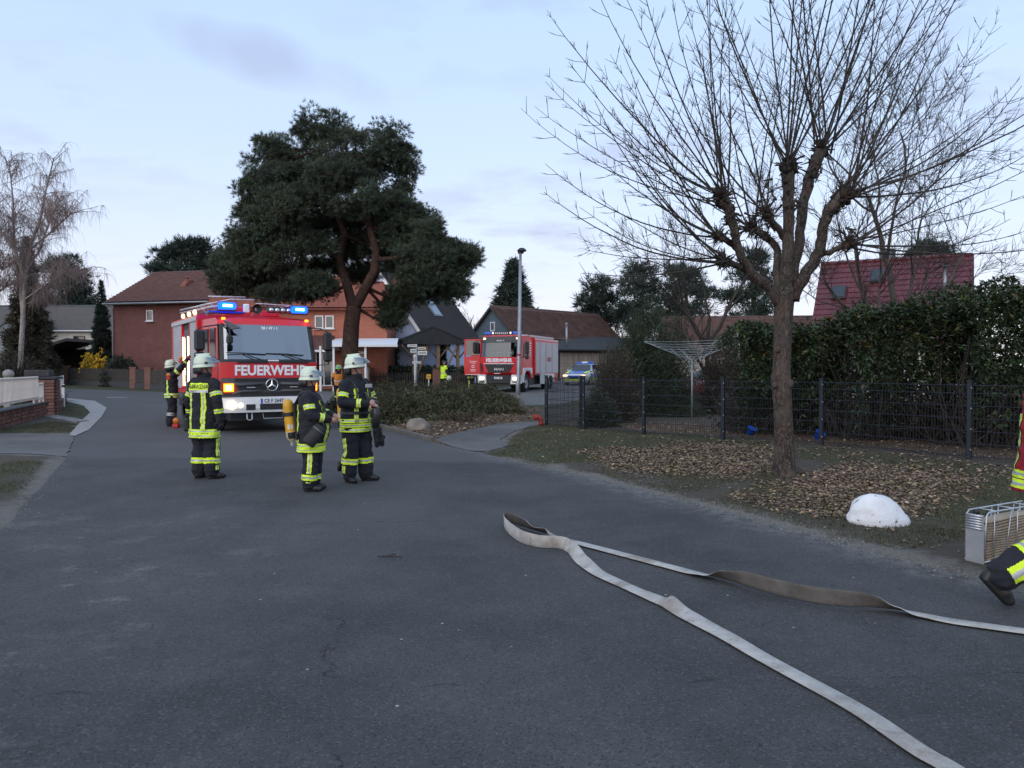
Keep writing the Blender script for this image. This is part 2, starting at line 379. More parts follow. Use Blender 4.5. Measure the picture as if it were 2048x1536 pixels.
def asphalt_mat(name, base, main):
    M = bpy.data.materials.new(name); M.use_nodes = True; t = M.node_tree; b = t.nodes['Principled BSDF']; lk = t.links.new
    def nn(ty, **k):
        n = t.nodes.new(ty)
        for a, v in k.items(): setattr(n, a, v)
        return n
    def mth(op, a, c=None, cl=False):
        n = nn('ShaderNodeMath', operation=op); n.use_clamp = cl
        for i, v in enumerate((a, c)):
            if v is None: continue
            if isinstance(v, (int, float)): n.inputs[i].default_value = v
            else: lk(v, n.inputs[i])
        return n.outputs[0]
    def nz(sc, det=4, rough=.6, off=0):
        n = nn('ShaderNodeTexNoise'); n.inputs['Scale'].default_value = sc; n.inputs['Detail'].default_value = det; n.inputs['Roughness'].default_value = rough
        if off:
            mp = nn('ShaderNodeVectorMath', operation='ADD'); mp.inputs[1].default_value = (off, off * 1.7, 0); lk(tcn.outputs['Object'], mp.inputs[0]); lk(mp.outputs[0], n.inputs['Vector'])
        else: lk(tcn.outputs['Object'], n.inputs['Vector'])
        return n.outputs[0]
    def ramp(v, a, c, lo=0, hi=1):
        n = nn('ShaderNodeMapRange'); n.interpolation_type = 'SMOOTHSTEP'; n.inputs[1].default_value = a; n.inputs[2].default_value = c; n.inputs[3].default_value = lo; n.inputs[4].default_value = hi; lk(v, n.inputs[0]); return n.outputs[0]
    def mix(f, a, c):
        n = nn('ShaderNodeMix', data_type='RGBA')
        if isinstance(f, (int, float)): n.inputs['Factor'].default_value = f
        else: lk(f, n.inputs['Factor'])
        for i, v in ((6, a), (7, c)):
            if isinstance(v, tuple): n.inputs[i].default_value = (*v, 1)
            else: lk(v, n.inputs[i])
        return n.outputs[2]
    tcn = nn('ShaderNodeTexCoord'); sp = nn('ShaderNodeSeparateXYZ'); lk(tcn.outputs['Object'], sp.inputs[0]); X, Y = sp.outputs[0], sp.outputs[1]
    k = lambda f: tuple(v * f for v in base)
    agg = nn('ShaderNodeTexVoronoi'); agg.inputs['Scale'].default_value = 105; lk(tcn.outputs['Object'], agg.inputs['Vector'])
    asep = nn('ShaderNodeSeparateColor'); lk(agg.outputs['Color'], asep.inputs[0])
    col = mix(ramp(nz(.45, 6, .65), .32, .68), k(.72), k(1.30)); col = mix(mth('MULTIPLY', ramp(nz(2.1, 5, .7, 3), .45, .75), .5), col, k(1.5)); col = mix(mth('MULTIPLY', ramp(nz(.8, 4, .6, 13), .56, .70), .45), col, k(.55))
    if main:
        # older, paler asphalt further along the street, a newer darker layer in front of it
        lim = mth('ADD', mth('ADD', Y, mth('MULTIPLY', X, .12)), mth('MULTIPLY', mth('SUBTRACT', nz(1.1, 3), .5), .9))
        col = mix(ramp(lim, 12.9, 13.25), col, mix(.55, col, k(1.75)))
        # tyre-worn pale strip and patches of dust on the left side
        dust = mth('MULTIPLY', ramp(nz(.9, 6, .7, 4), .52, .70), ramp(X, -.6, -2.6))
        dust = mth('MULTIPLY', dust, ramp(Y, 11, 7.5))
        col = mix(mth('MULTIPLY', dust, .55), col, (.155, .148, .14))
        d2 = mth('MULTIPLY', ramp(nz(1.7, 7, .78, 9), .56, .66), ramp(X, -1.5, -3.2)); col = mix(mth('MULTIPLY', mth('MULTIPLY', d2, ramp(Y, 9, 7)), .55), col, (.22, .21, .2))
        # a brighter rubbed lane in the middle
        col = mix(mth('MULTIPLY', mth('MULTIPLY', ramp(mth('ABSOLUTE', mth('ADD', X, 1.75)), .95, .6), ramp(Y, 5.5, 7.5)), mth('MULTIPLY', ramp(Y, 12.5, 10.5), .35)), col, k(1.7))
        # sandy border towards the right verge
        ed = mth('ADD', mth('ADD', mth('MULTIPLY', X, .925), mth('MULTIPLY', Y, .43)), mth('MULTIPLY', mth('SUBTRACT', nz(1.6, 5), .5), .9))
        col = mix(mth('MULTIPLY', mth('MULTIPLY', ramp(ed, 5.35, 6.1), ramp(nz(7, 5, .7), .38, .6)), .6), col, (.25, .235, .215))
    speck = ramp(asep.outputs[0], .80, .98); col = mix(mth('MULTIPLY', speck, .45), col, k(2.7))
    dark = ramp(asep.outputs[1], .25, .0); col = mix(mth('MULTIPLY', dark, .7), col, k(.25))
    st = nn('ShaderNodeTexVoronoi'); st.inputs['Scale'].default_value = 9; lk(tcn.outputs['Object'], st.inputs['Vector']); ssep = nn('ShaderNodeSeparateColor'); lk(st.outputs['Color'], ssep.inputs[0])
    sto = mth('MULTIPLY', ramp(st.outputs['Distance'], .11, .06), ramp(ssep.outputs[0], .955, .965)); col = mix(mth('MULTIPLY', sto, .8), col, (.42, .41, .39))
    h = mth('ADD', mth('MULTIPLY', agg.outputs['Distance'], .6), mth('MULTIPLY', nz(60, 3), .5))
    if main:
        wob = mth('MULTIPLY', mth('SUBTRACT', nz(2.6, 5, .7), .5), .55)
        for (a, c, off) in ((-.10, 8.25, 1), (.06, 6.55, 2), (-.05, 3.95, 5)):
            ln = mth('ABSOLUTE', mth('ADD', mth('SUBTRACT', mth('ADD', Y, mth('MULTIPLY', X, a)), c), mth('MULTIPLY', wob, .45)))
            cr = mth('MULTIPLY', ramp(ln, .013, .002), ramp(nz(1.6, 5, .7, off), .46, .60)); col = mix(mth('MULTIPLY', cr, .7), col, (.014, .014, .015)); h = mth('SUBTRACT', h, cr)
        ln = mth('ABSOLUTE', mth('ADD', mth('ADD', mth('MULTIPLY', Y, .22), X), mth('ADD', .06, mth('MULTIPLY', wob, 1.1))))
        cr = mth('MULTIPLY', mth('MULTIPLY', ramp(ln, .015, .004), ramp(Y, 5.4, 4.9)), ramp(nz(1.2, 2, .5, 7), .40, .52)); col = mix(mth('MULTIPLY', cr, .85), col, (.012, .012, .013)); h = mth('SUBTRACT', h, cr)
    lk(col, b.inputs['Base Color']); b.inputs['Roughness'].default_value = .82; b.inputs['Specular IOR Level'].default_value = .35
    bp = nn('ShaderNodeBump'); bp.inputs['Strength'].default_value = .55; bp.inputs['Distance'].default_value = .006; lk(h, bp.inputs['Height']); lk(bp.outputs[0], b.inputs['Normal'])
    return M
M_ASPH = asphalt_mat('asphalt', (.054, .0535, .0535), True)
M_PATH = asphalt_mat('old_asphalt', (.10, .098, .094), False)
M_CONC = mat('concrete', (.28, .27, .26), .85, var=.25, sc=9, bump=.4, bsc=60)

# ---- terrain sheet
def ground():
    xs = np.concatenate([np.linspace(-900, -60, 22), np.arange(-58, -13, 1.2), np.arange(-13, 13.2, .16), np.arange(14, 58, 1.2), np.linspace(60, 900, 22)])
    ys = np.concatenate([np.linspace(-60, -1, 14), np.arange(0, 24.1, .16), np.arange(24.6, 56, .6), np.arange(57, 90, 2.5), np.linspace(95, 1600, 30)])
    gx, gy = np.meshgrid(xs, ys); P = np.stack([gx.ravel(), gy.ravel()], 1)
    sd = np.minimum(np.minimum(sdf(P, ROAD), sdf(P, DRIVE)), np.minimum(sdf(P, PATH), sdf(P, APRON)))
    z = .62 * np.clip((P[:, 1] - 31) / 34, 0, 1)
    bump = np.array([noise.noise((p[0] * .9, p[1] * .9, 0)) * .03 + noise.noise((p[0] * 3.5, p[1] * 3.5, 5)) * .012 if abs(p[0]) < 14 and 0 < p[1] < 34 else 0 for p in P])
    up = np.clip(sd / .35, 0, 1); z = z - .03 + np.clip((sd + .14) / .14, 0, 1) * .032 + up * (.03 + bump)
    isl = [(q[0], q[1]) for q in KERB] + [(-4, 32), (0, 31.6), (1, 30), (.9, 24)] + gw([(1010, 848), (915, 865), (872, 879)])
    ii = np.clip(-sdf(P, isl) / 1.2, 0, 1); z += ii * .10
    nzv = np.array([noise.noise((p[0] * 1.3, p[1] * 1.3, 9.0)) for p in P])
    C = np.zeros((len(P), 3))
    def zone(poly, ch, val, soft=.5):
        wgt = np.clip(.5 - sdf(P, poly) / soft + nzv * .8, 0, 1) * val; C[:, ch] = np.maximum(C[:, ch], wgt)
    C[:, 0] = np.where(P[:, 1] > 30, .75, .22)
    zone(gw([(985, 908), (1050, 858), (1090, 850), (1290, 868), (1500, 880), (1560, 900), (1450, 925), (1150, 930), (1060, 928)]), 0, .95)
    zone(gw([(1600, 1000), (1700, 975), (2000, 960), (2100, 1000), (2100, 1060), (1900, 1075), (1840, 1040)]), 0, .75)
    zone(gw([(1290, 878), (1640, 898), (1940, 928), (2060, 950), (2060, 990), (1900, 962), (1700, 938), (1560, 918)]), 0, .6)
    zone(gw([(1400, 985), (1900, 1095), (1700, 1080), (1500, 1020)]), 0, .3)
    zone(gw([(1150, 905), (1400, 893), (1580, 905), (1560, 940), (1480, 965), (1250, 948)]), 1, .8)
    zone(gw([(1480, 1000), (1600, 950), (1750, 930), (1950, 955), (1960, 985), (1850, 1035), (1640, 1030)]), 1, .85)
    zone([(2, 21), (9.5, 12.5), (14, 9), (16, 14), (8, 21), (3, 23)], 1, .8)
    zone(isl, 1, 1.0, .3)
    zone(gw([(-60, 935), (40, 925), (75, 930), (40, 985), (-20, 1010), (-60, 1020)]), 0, .8)
    zone(gw([(100, 820), (140, 812), (180, 820), (172, 838), (120, 842)]), 0, 1.0)
    zone(gw([(-60, 866), (0, 862), (100, 845), (160, 848), (140, 868), (60, 868)]), 0, .85)
    C[:, 2] = np.clip(1 - np.abs(sd - .05) / .42 + nzv * .5, 0, 1) * np.where((P[:, 1] < 24) & (P[:, 1] > 0), .85, .5)
    V = np.column_stack([P, z]); nx = len(xs); ny = len(ys)
    i = (np.arange(ny - 1)[:, None] * nx + np.arange(nx - 1)[None]).ravel(); F = np.stack([i, i + 1, i + nx + 1, i + nx], 1)
    M = bpy.data.materials.new('soil_and_grass'); M.use_nodes = True; t = M.node_tree; b = t.nodes['Principled BSDF']; lk = t.links.new; nn = t.nodes.new
    tcn = nn('ShaderNodeTexCoord'); at = nn('ShaderNodeAttribute'); at.attribute_name = 'tint'; sp = nn('ShaderNodeSeparateColor'); lk(at.outputs['Color'], sp.inputs[0])
    def nz(sc, d=5):
        n = nn('ShaderNodeTexNoise'); n.inputs['Scale'].default_value = sc; n.inputs['Detail'].default_value = d; n.inputs['Roughness'].default_value = .65; lk(tcn.outputs['Object'], n.inputs['Vector']); return n.outputs[0]
    def mix(f, a, c):
        n = nn('ShaderNodeMix'); n.data_type = 'RGBA'; lk(f, n.inputs['Factor'])
        for i_, v in ((6, a), (7, c)):
            if isinstance(v, tuple): n.inputs[i_].default_value = (*v, 1)
            else: lk(v, n.inputs[i_])
        return n.outputs[2]
    def thr(w_, n_, wid=.25):
        s = nn('ShaderNodeMath'); s.operation = 'ADD'; lk(w_, s.inputs[0]); lk(n_, s.inputs[1])
        m_ = nn('ShaderNodeMapRange'); m_.interpolation_type = 'SMOOTHSTEP'; m_.inputs[1].default_value = 1 - wid; m_.inputs[2].default_value = 1 + wid; lk(s.outputs[0], m_.inputs[0]); return m_.outputs[0]
    dirt = mix(nz(6), (.050, .042, .033), (.105, .088, .070)); dirt = mix(nz(45), dirt, (.085, .072, .058))
    grass = mix(nz(5), (.040, .043, .020), (.080, .076, .042))
    leaf = mix(nz(22, 6), (.050, .032, .022), (.17, .115, .080))
    grit = mix(nz(50, 6), (.11, .10, .088), (.22, .205, .185))
    c = mix(thr(sp.outputs[2], nz(9)), dirt, grit); c = mix(thr(sp.outputs[0], nz(7)), c, grass); c = mix(thr(sp.outputs[1], nz(5), .2), c, leaf)
    lk(c, b.inputs['Base Color']); b.inputs['Roughness'].default_value = .95; b.inputs['Specular IOR Level'].default_value = .2
    bp = nn('ShaderNodeBump'); bp.inputs['Strength'].default_value = .8; bp.inputs['Distance'].default_value = .03; lk(nz(38, 6), bp.inputs['Height']); lk(bp.outputs[0], b.inputs['Normal'])
    tag(npmesh('ground', V, F, M, smooth=True, tintv=C), kind='structure')
    return isl
ISLAND = ground()
sheet('road', ROAD, M_ASPH, .004, .05)
sheet('driveway', DRIVE, M_PATH, .008, .05)
sheet('footpath', PATH, M_PATH, .012, .05)
sheet('pavement', APRON, M_CONC, .018, .02)
# worn white dash at the junction
mk = MB(); a_ = G(212, 795.5); mk.quad(*[(a_.x + dx, a_.y + dy, gz(0, a_.y + dy) + .012) for dx, dy in ((0, 0), (1.05, -.12), (1.05, .0), (0, .14))])
tag(mk.build('road_marking', mat('worn_paint', (.55, .55, .55), .7, var=.4, sc=8)), kind='structure')
# kerb round the planted island
def polyline_points(poly, step):
    out = []; acc = 0.0
    for a, b in zip(poly[:-1], poly[1:]):
        a = Vector(a); b = Vector(b); ln = (b - a).length; t = acc
        while t < ln: out.append((a.lerp(b, t / ln), (b - a).normalized())); t += step
        acc = t - ln
    return out
M_KERB = mat('kerb_stone', (.095, .088, .08), .85, var=.3, sc=7, bump=.5, bsc=40, rnd=.15)
kerb = tag(empty('kerb', (0, 0, 0)), kind='structure')
kst = MB().box((.37, .0, .03), (.735, .12, .16), bev=.012).mesh('kerb_stone', M_KERB)
for p, d in polyline_points(KERB[1:], .75):
    link('kerb_stone', kst, kerb, (p.x + .06, p.y + .03, gz(0, p.y) - .005), (0, 0, math.atan2(d.y, d.x)))
# ================================================================ BUILDINGS
def brick_mat(name, c1, c2, mortar, bw=.24, bh=.075):
    if name in MATS: return MATS[name]
    M = bpy.data.materials.new(name); M.use_nodes = True; t = M.node_tree; b = t.nodes['Principled BSDF']; nn = t.nodes.new; lk = t.links.new
    tcn = nn('ShaderNodeTexCoord'); sp = nn('ShaderNodeSeparateXYZ'); lk(tcn.outputs['Object'], sp.inputs[0])
    ad = nn('ShaderNodeMath'); ad.operation = 'ADD'; lk(sp.outputs[0], ad.inputs[0]); lk(sp.outputs[1], ad.inputs[1])
    cb = nn('ShaderNodeCombineXYZ'); lk(ad.outputs[0], cb.inputs[0]); lk(sp.outputs[2], cb.inputs[1])
    br = nn('ShaderNodeTexBrick'); br.inputs['Scale'].default_value = 1; br.inputs['Brick Width'].default_value = bw; br.inputs['Row Height'].default_value = bh; br.inputs['Mortar Size'].default_value = .006
    br.inputs['Color1'].default_value = (*c1, 1); br.inputs['Color2'].default_value = (*c2, 1); br.inputs['Mortar'].default_value = (*mortar, 1); lk(cb.outputs[0], br.inputs['Vector'])
    nz = nn('ShaderNodeTexNoise'); nz.inputs['Scale'].default_value = .9; nz.inputs['Detail'].default_value = 6; lk(tcn.outputs['Object'], nz.inputs['Vector'])
    mr = nn('ShaderNodeMapRange'); mr.inputs[3].default_value = .72; mr.inputs[4].default_value = 1.25; lk(nz.outputs[0], mr.inputs[0])
    sc = nn('ShaderNodeVectorMath'); sc.operation = 'SCALE'; lk(br.outputs[0], sc.inputs[0]); lk(mr.outputs[0], sc.inputs['Scale']); lk(sc.outputs[0], b.inputs['Base Color'])
    b.inputs['Roughness'].default_value = .9
    bp = nn('ShaderNodeBump'); bp.inputs['Strength'].default_value = .5; bp.inputs['Distance'].default_value = .01; lk(br.outputs['Fac'], bp.inputs['Height']); bp.invert = True; lk(bp.outputs[0], b.inputs['Normal'])
    MATS[name] = M; return M
M_BRICK = brick_mat('dark_red_brick', (.155, .052, .045), (.205, .072, .060), (.18, .135, .12))
M_BRICK2 = brick_mat('orange_brick', (.37, .105, .062), (.44, .14, .082), (.36, .2, .15))
M_BRICK3 = brick_mat('brown_brick', (.17, .07, .05), (.23, .10, .07), (.2, .17, .15))
M_TILE_BROWN = mat('brown_roof_tile', (.10, .042, .036), .7, var=.3, sc=2.5, bump=.2)
M_TILE_RED = mat('glazed_red_tile', (.105, .020, .024), .38, var=.2, sc=3, rnd=.18)
M_TILE_ORANGE = mat('orange_roof_tile', (.24, .075, .05), .75, var=.2, sc=2)
M_TILE_DARK = mat('anthracite_tile', (.040, .040, .045), .42, var=.25, sc=2)
M_TILE_OLD = mat('weathered_tile', (.10, .055, .044), .85, var=.4, sc=1.6)
M_FELT = mat('roofing_felt', (.020, .022, .024), .8, var=.3, sc=2, bump=.2)
M_PVC = mat('white_window_frame', (.72, .72, .72), .4, var=.04)
M_PANE = mat('window_pane', (.02, .025, .03), .06, var=.3, sc=1.2, spec=.8)
M_ZINC = mat('zinc', (.30, .31, .32), .45, .7, var=.15)
M_BLUEW = mat('pale_blue_render', (.50, .62, .84), .9, var=.05, sc=1.5, bump=.1)
M_CREAM = mat('cream_render', (.58, .53, .47), .9, var=.10, sc=1.2)
M_SLATE = mat('slate_cladding', (.085, .115, .135), .7, var=.25, sc=4)
M_OLDWOOD = mat('weathered_boards', (.22, .18, .15), .9, var=.35, sc=5, bump=.3, rnd=.2)
M_TIMBER = mat('timber', (.22, .15, .095), .8, var=.3, sc=6, bump=.2)
M_DARKWOOD = mat('dark_stained_wood', (.045, .038, .034), .85, var=.4, sc=6, rnd=.25)

M_COPE0 = mat('dark_window_surround', (.03, .03, .034), .5)
def tile_roof(name, A, B, C, D, M, parent, tw=.3, th=.34, amp=.03, step=.065, lift=.02):
    """rows of lapped, waved tiles over the quad A B (eave) C D (ridge)"""
    A, B, C, D = (np.array(p, float) for p in (A, B, C, D)); W_ = np.linalg.norm(B - A); H = np.linalg.norm(D - A)
    nr = max(2, int(H / th)); nc = max(2, int(W_ / tw)); nrm = np.cross(B - A, D - A); nrm /= np.linalg.norm(nrm)
    if nrm[2] < 0: nrm = -nrm
    u = np.linspace(0, 1, nc * 4 + 1); prof = np.abs(np.sin(np.arange(nc * 4 + 1) * np.pi / 4)) * amp
    V = []; vs = []
    for r in range(nr):
        vs += [(r / nr, step), ((r + 1) / nr, 0.0)]
    for v, s in vs:
        e = A + (B - A) * u[:, None]; t = D + (C - D) * u[:, None]; V.append(e + (t - e) * v + nrm * (prof + s + lift)[:, None])
    V = np.concatenate(V); k = len(u); n = len(vs)
    i = (np.arange(n - 1)[:, None] * k + np.arange(k - 1)[None]).ravel(); F = np.stack([i, i + 1, i + k + 1, i + k], 1)
    return npmesh(name, V, F, M, parent)
def window(parent, x, z, wd, ht, y=-.0, n=1, name='window', frame=None, sill=True):
    """a window on the front (-Y) face of a wall: frame and panes with real depth"""
    f = MB(); t = .07
    f.box((x, y - .03, z + ht / 2 - t / 2), (wd, .09, t)); f.box((x, y - .03, z - ht / 2 + t / 2), (wd, .09, t))
    for i in range(n + 1): f.box((x - wd / 2 + t / 2 + (wd - t) * i / n, y - .03, z), (t, .088, ht - 2 * t + .004))
    if sill: f.box((x, y - .06, z - ht / 2 - .03), (wd + .12, .16, .05))
    o = f.build(name, frame or M_PVC, parent)
    for i in range(n):
        MB().box((x - wd / 2 + (i + .5) * wd / n, y - .012, z), (wd / n - t, .02, ht - 2 * t)).build('pane', M_PANE, o)
    return o
def gable_house(root, w_, d_, he, hr, MW, MR, over=.35, axis='X', tw=.3, th=.34):
    """local frame: front-left corner at the origin, x along the front, y into depth; ridge along x or y"""
    s = MB()
    s.box((w_ / 2, d_ / 2, he / 2 - .25), (w_, d_, he + .5))
    if axis == 'X':
        for x0, x1 in ((0, .24), (w_ - .24, w_)): s.prism([(0.0, he), (d_, he), (d_ / 2, hr - .05)], 'X', x0, x1)
        wall = s.build('wall', MW, root)
        sl = (hr - he) / (d_ / 2); oz = over * sl
        rf = MB(); a = (-over, -over, he - oz); b = (w_ + over, -over, he - oz); c = (w_ + over, d_ / 2, hr); e = (-over, d_ / 2, hr)
        rf.slab(a, b, c, e, .1); rf.slab((w_ + over, d_ + over, he - oz), (-over, d_ + over, he - oz), e, c, .1)
        ro = rf.build('roof', MR, root)
        tile_roof('roof_tiles', a, b, c, e, MR, ro, tw, th, lift=.11)['kind'] = 'stuff'
        rg = MB(); rg.cyl((-over, d_ / 2, hr + .12), (w_ + over, d_ / 2, hr + .12), .11, n=8); rg.build('ridge_cap', MR, ro)
    else:
        for y0, y1 in ((0, .24), (d_ - .24, d_)): s.prism([(0.0, he), (w_, he), (w_ / 2, hr - .05)], 'Y', y0, y1)
        wall = s.build('wall', MW, root)
        sl = (hr - he) / (w_ / 2); oz = over * sl; rf = MB()
        e0 = (w_ / 2, -over, hr); e1 = (w_ / 2, d_ + over, hr)
        L0 = (-over, -over, he - oz); L1 = (-over, d_ + over, he - oz); R0 = (w_ + over, -over, he - oz); R1 = (w_ + over, d_ + over, he - oz)
        rf.slab(R0, R1, e1, e0, .1); rf.slab(L1, L0, e0, e1, .1)
        ro = rf.build('roof', MR, root)
        tile_roof('roof_tiles', R0, R1, e1, e0, MR, ro, tw, th, lift=.11)['kind'] = 'stuff'
        tile_roof('roof_tiles', L1, L0, e0, e1, MR, ro, tw, th, lift=.11)['kind'] = 'stuff'
        MB().cyl((w_ / 2, -over, hr + .12), (w_ / 2, d_ + over, hr + .12), .11, n=8).build('ridge_cap', MR, ro)
    return wall, ro

# ---- dark red brick house on the left
p0 = Vector((-27.4, 53.0)); p1 = Vector((-17.5, 50.6)); an = math.atan2((p1 - p0).y, (p1 - p0).x); wd = (p1 - p0).length
hb = empty('brick_house', (p0.x, p0.y, .35), an, 'dark red brick house with brown tiled roof and one small upper window', 'house')
wall, ro = gable_house(hb, wd, 9.0, 5.75, 8.1, M_BRICK, M_TILE_BROWN, .4)
window(hb, 2.95, 4.75, .52, .74, sill=True)
g = MB(); g.tube([(-.4, -.52, 5.55), (wd + .4, -.52, 5.55)], .075, 8); g.build('gutter', M_ZINC, hb)
g = MB(); g.tube([(-.2, -.5, 5.5), (.02, -.1, 5.2), (.02, -.1, -.2)], .05, 8); g.build('downpipe', mat('pale_pipe', (.45, .43, .43), .5), hb)
g = MB(); g.box((3.0, -.01, 5.48), (.75, .04, .04)); g.build('ledge', M_CREAM, hb)
for xx in (4.2, 8.1):
    v = MB(); v.cyl((xx, 2.2, 7.05), (xx, 2.2, 7.5), .11, .10, 8); v.cyl((xx, 2.2, 7.5), (xx, 2.2, 7.62), .16, .05, 8); v.prism([(1.7, 6.6), (2.6, 7.35), (2.3, 7.4), (1.8, 7.05)], 'X', xx - .2, xx + .2); v.build('roof_vent', M_TILE_ORANGE, ro)
# ---- orange brick house behind the pine
ho = empty('orange_house', (-18.2, 46.6, .27), R(-2), 'orange brick house behind the pine tree with two white upper windows', 'house')
wall, ro = gable_house(ho, 10.7, 8.5, 4.95, 7.1, M_BRICK2, M_TILE_ORANGE, .4)
window(ho, 6.62, 4.05, .52, .78); window(ho, 7.25, 4.05, .52, .78)
# ground floor glazing and doors below the terrace roof
for xx, ww, nn_ in ((6.9, 1.0, 2), (8.9, 1.2, 1)): window(ho, xx, 1.25, ww, 2.1, n=nn_, name='glazed_door', sill=False)
pr = MB(); pr.prism([(-1.9, 2.35), (.0, 3.25), (.0, 3.12), (-1.9, 2.22)], 'X', 4.9, 7.5); pr.prism([(7.5, 2.32), (7.5, 3.2), (8.2, 2.32)], 'Y', -1.0, -.02); po = pr.build('porch_roof', M_TILE_BROWN, ho)
MB().box((6.2, -1.93, 2.28), (2.62, .05, .12)).build('fascia', M_PVC, po)
aw = MB(); aw.slab((7.9, -3.2, 2.55), (11.9, -3.2, 2.55), (11.4, -.02, 3.02), (7.6, -.02, 3.02), .05); ao = aw.build('terrace_roof', mat('white_awning', (.70, .72, .76), .5, var=.03), ho)
for xx in (7.55, 8.3, 10.1): MB().box((xx, -3.05, 1.26), (.11, .11, 2.55)).build('post', M_PVC, ao)
MB().box((9.9, -3.21, 2.54), (4.1, .06, .12)).build('fascia', M_PVC, ao)
MB().box((9.6, -2.6, 1.05), (.9, .24, 2.1)).build('brick_pier', M_BRICK3, ho); MB().box((5.9, -1.9, .9), (.4, .24, 2.7)).build('brick_pier', M_BRICK3, ho)
# ---- pale blue house
e2 = Vector((.45, .893)); n2 = Vector((.893, -.45))
pr0 = Vector((-5.5, 48.2)) - n2 * 7.9
hbl = empty('blue_house', (pr0.x, pr0.y, .31), math.atan2(n2.y, n2.x), 'pale blue rendered house with steep anthracite roof and a skylight', 'house')
wall, ro = gable_house(hbl, 7.9, 6.6, 3.25, 8.2, M_BLUEW, M_TILE_DARK, .3, axis='Y')
sk = MB(); T = Matrix.Translation((6.55, 3.1, 5.12)) @ Matrix.Rotation(math.atan2(4.95, 3.95), 4, 'Y')
sk.box((0, 0, .10), (1.3, .95, .12), T=T); so = sk.build('skylight', M_ZINC, ro)
MB().box((0, 0, .17), (1.12, .78, .03), T=T).build('pane', mat('skylight_glass', (.25, .30, .36), .04, var=0, spec=1.0, m=.6), so)
vb = MB(); vb.slab((8.22, -.34, 2.75), (8.22, -.28, 2.75), (3.95, -.28, 8.12), (3.95, -.34, 8.12), .2); vb.slab((-.32, -.34, 2.75), (-.32, -.28, 2.75), (3.95, -.28, 8.12), (3.95, -.34, 8.12), -.2); vb.build('bargeboard', M_PVC, ro)
# ---- grey gable house with long brown roof
e3 = Vector((.70, .714)); n3 = Vector((.714, -.70)); q0 = Vector((-1.57, 62)) - n3 * 2.7
hg = empty('slate_house', (q0.x, q0.y, .5), math.atan2(n3.y, n3.x), 'house with blue-grey slate gable and long brown tiled roof', 'house')
wall, ro = gable_house(hg, 5.4, 13.5, 3.45, 5.85, M_SLATE, M_TILE_OLD, .25, axis='Y')
window(hg, 2.75, 4.35, .5, .75, sill=False)
for k in range(16): MB().box((2.7, -.015, .25 + k * .22), (5.3, .03, .20), rot=Matrix.Rotation(R(-4), 4, 'X')).build('slate_course', M_SLATE, wall)
vb = MB(); vb.slab((5.7, -.29, 3.12), (5.7, -.25, 3.12), (2.7, -.25, 5.8), (2.7, -.29, 5.8), .16); vb.slab((-.3, -.29, 3.12), (-.3, -.25, 3.12), (2.7, -.25, 5.8), (2.7, -.29, 5.8), -.16); vb.build('bargeboard', M_DARKWOOD, ro)
# ---- timber barn to its right, lean-to roof and metal flue
hbn = empty('timber_barn', (3.7, 59.5, .5), R(24), 'barn clad in pale weathered boards behind the police car', 'barn')
MB().box((4.5, 2.5, 1.1), (9, 5, 2.6)).build('wall', M_DARKWOOD, hbn)
brd = MB().box((0, 0, 0), (.2, .04, 2.25)).mesh('board', M_OLDWOOD)
for k in range(42): link('board', brd, hbn, (.12 + k * .214, -.03 - .012 * (k % 2), 1.1 + .02 * math.sin(k * 3)))
rf = MB(); rf.slab((-.5, -.6, 2.35), (9.5, -.6, 2.35), (9.5, 5.4, 3.6), (-.5, 5.4, 3.6), .12); ro = rf.build('roof', M_FELT, hbn)
fl = MB(); fl.cyl((.9, .6, 2.4), (.9, .6, 4.35), .09, n=10); fl.cyl((.9, .6, 4.35), (.9, .6, 4.42), .14, n=10); fl.cyl((.9, .6, 4.48), (.9, .6, 4.6), .15, .02, 10); fl.build('flue', M_ZINC, hbn)
# ---- low brown-roofed house behind the garden
hl = empty('garden_house', (8.6, 41, .2), R(-6), 'low house with brown roof half hidden behind the garden shrubs', 'house')
wall, ro = gable_house(hl, 8.0, 6.5, 2.35, 4.1, M_CREAM, M_TILE_OLD, .4)
window(hl, 3.0, 1.4, 1.1, 1.0, n=2); window(hl, 6.0, 1.4, 1.1, 1.0, n=2)
# ---- house with the red glazed roof on the right: tiles are laid one by one
e7 = Vector((.866, -.5)); n7 = Vector((-.5, -.866))
q7 = Vector((15.2, 38.0)) + n7 * 3.7
hr7 = empty('red_roof_house', (q7.x, q7.y, .1), math.atan2(e7.y, e7.x), 'house with glossy dark red tiled roof behind the tall hedge', 'house')
Wd, Dp, HE, HR = 6.45, 7.4, 2.45, 6.55
s = MB(); s.box((Wd / 2, Dp / 2, HE / 2 - .2), (Wd - .5, Dp - .5, HE + .3))
for x0, x1 in ((.25, .5), (Wd - .5, Wd - .25)): s.prism([(.3, HE - .1), (Dp - .3, HE - .1), (Dp / 2, HR - .25)], 'X', x0, x1)
s.build('wall', M_CREAM, hr7)
rf = MB(); rf.slab((0, 0, HE - .1), (Wd, 0, HE - .1), (Wd, Dp / 2, HR), (0, Dp / 2, HR), -.12); rf.slab((Wd, Dp, HE - .1), (0, Dp, HE - .1), (0, Dp / 2, HR), (Wd, Dp / 2, HR), -.12); ro7 = rf.build('roof', M_TILE_RED, hr7)
ang = math.atan2(HR - HE + .1, Dp / 2); slope = math.hypot(HR - HE + .1, Dp / 2)
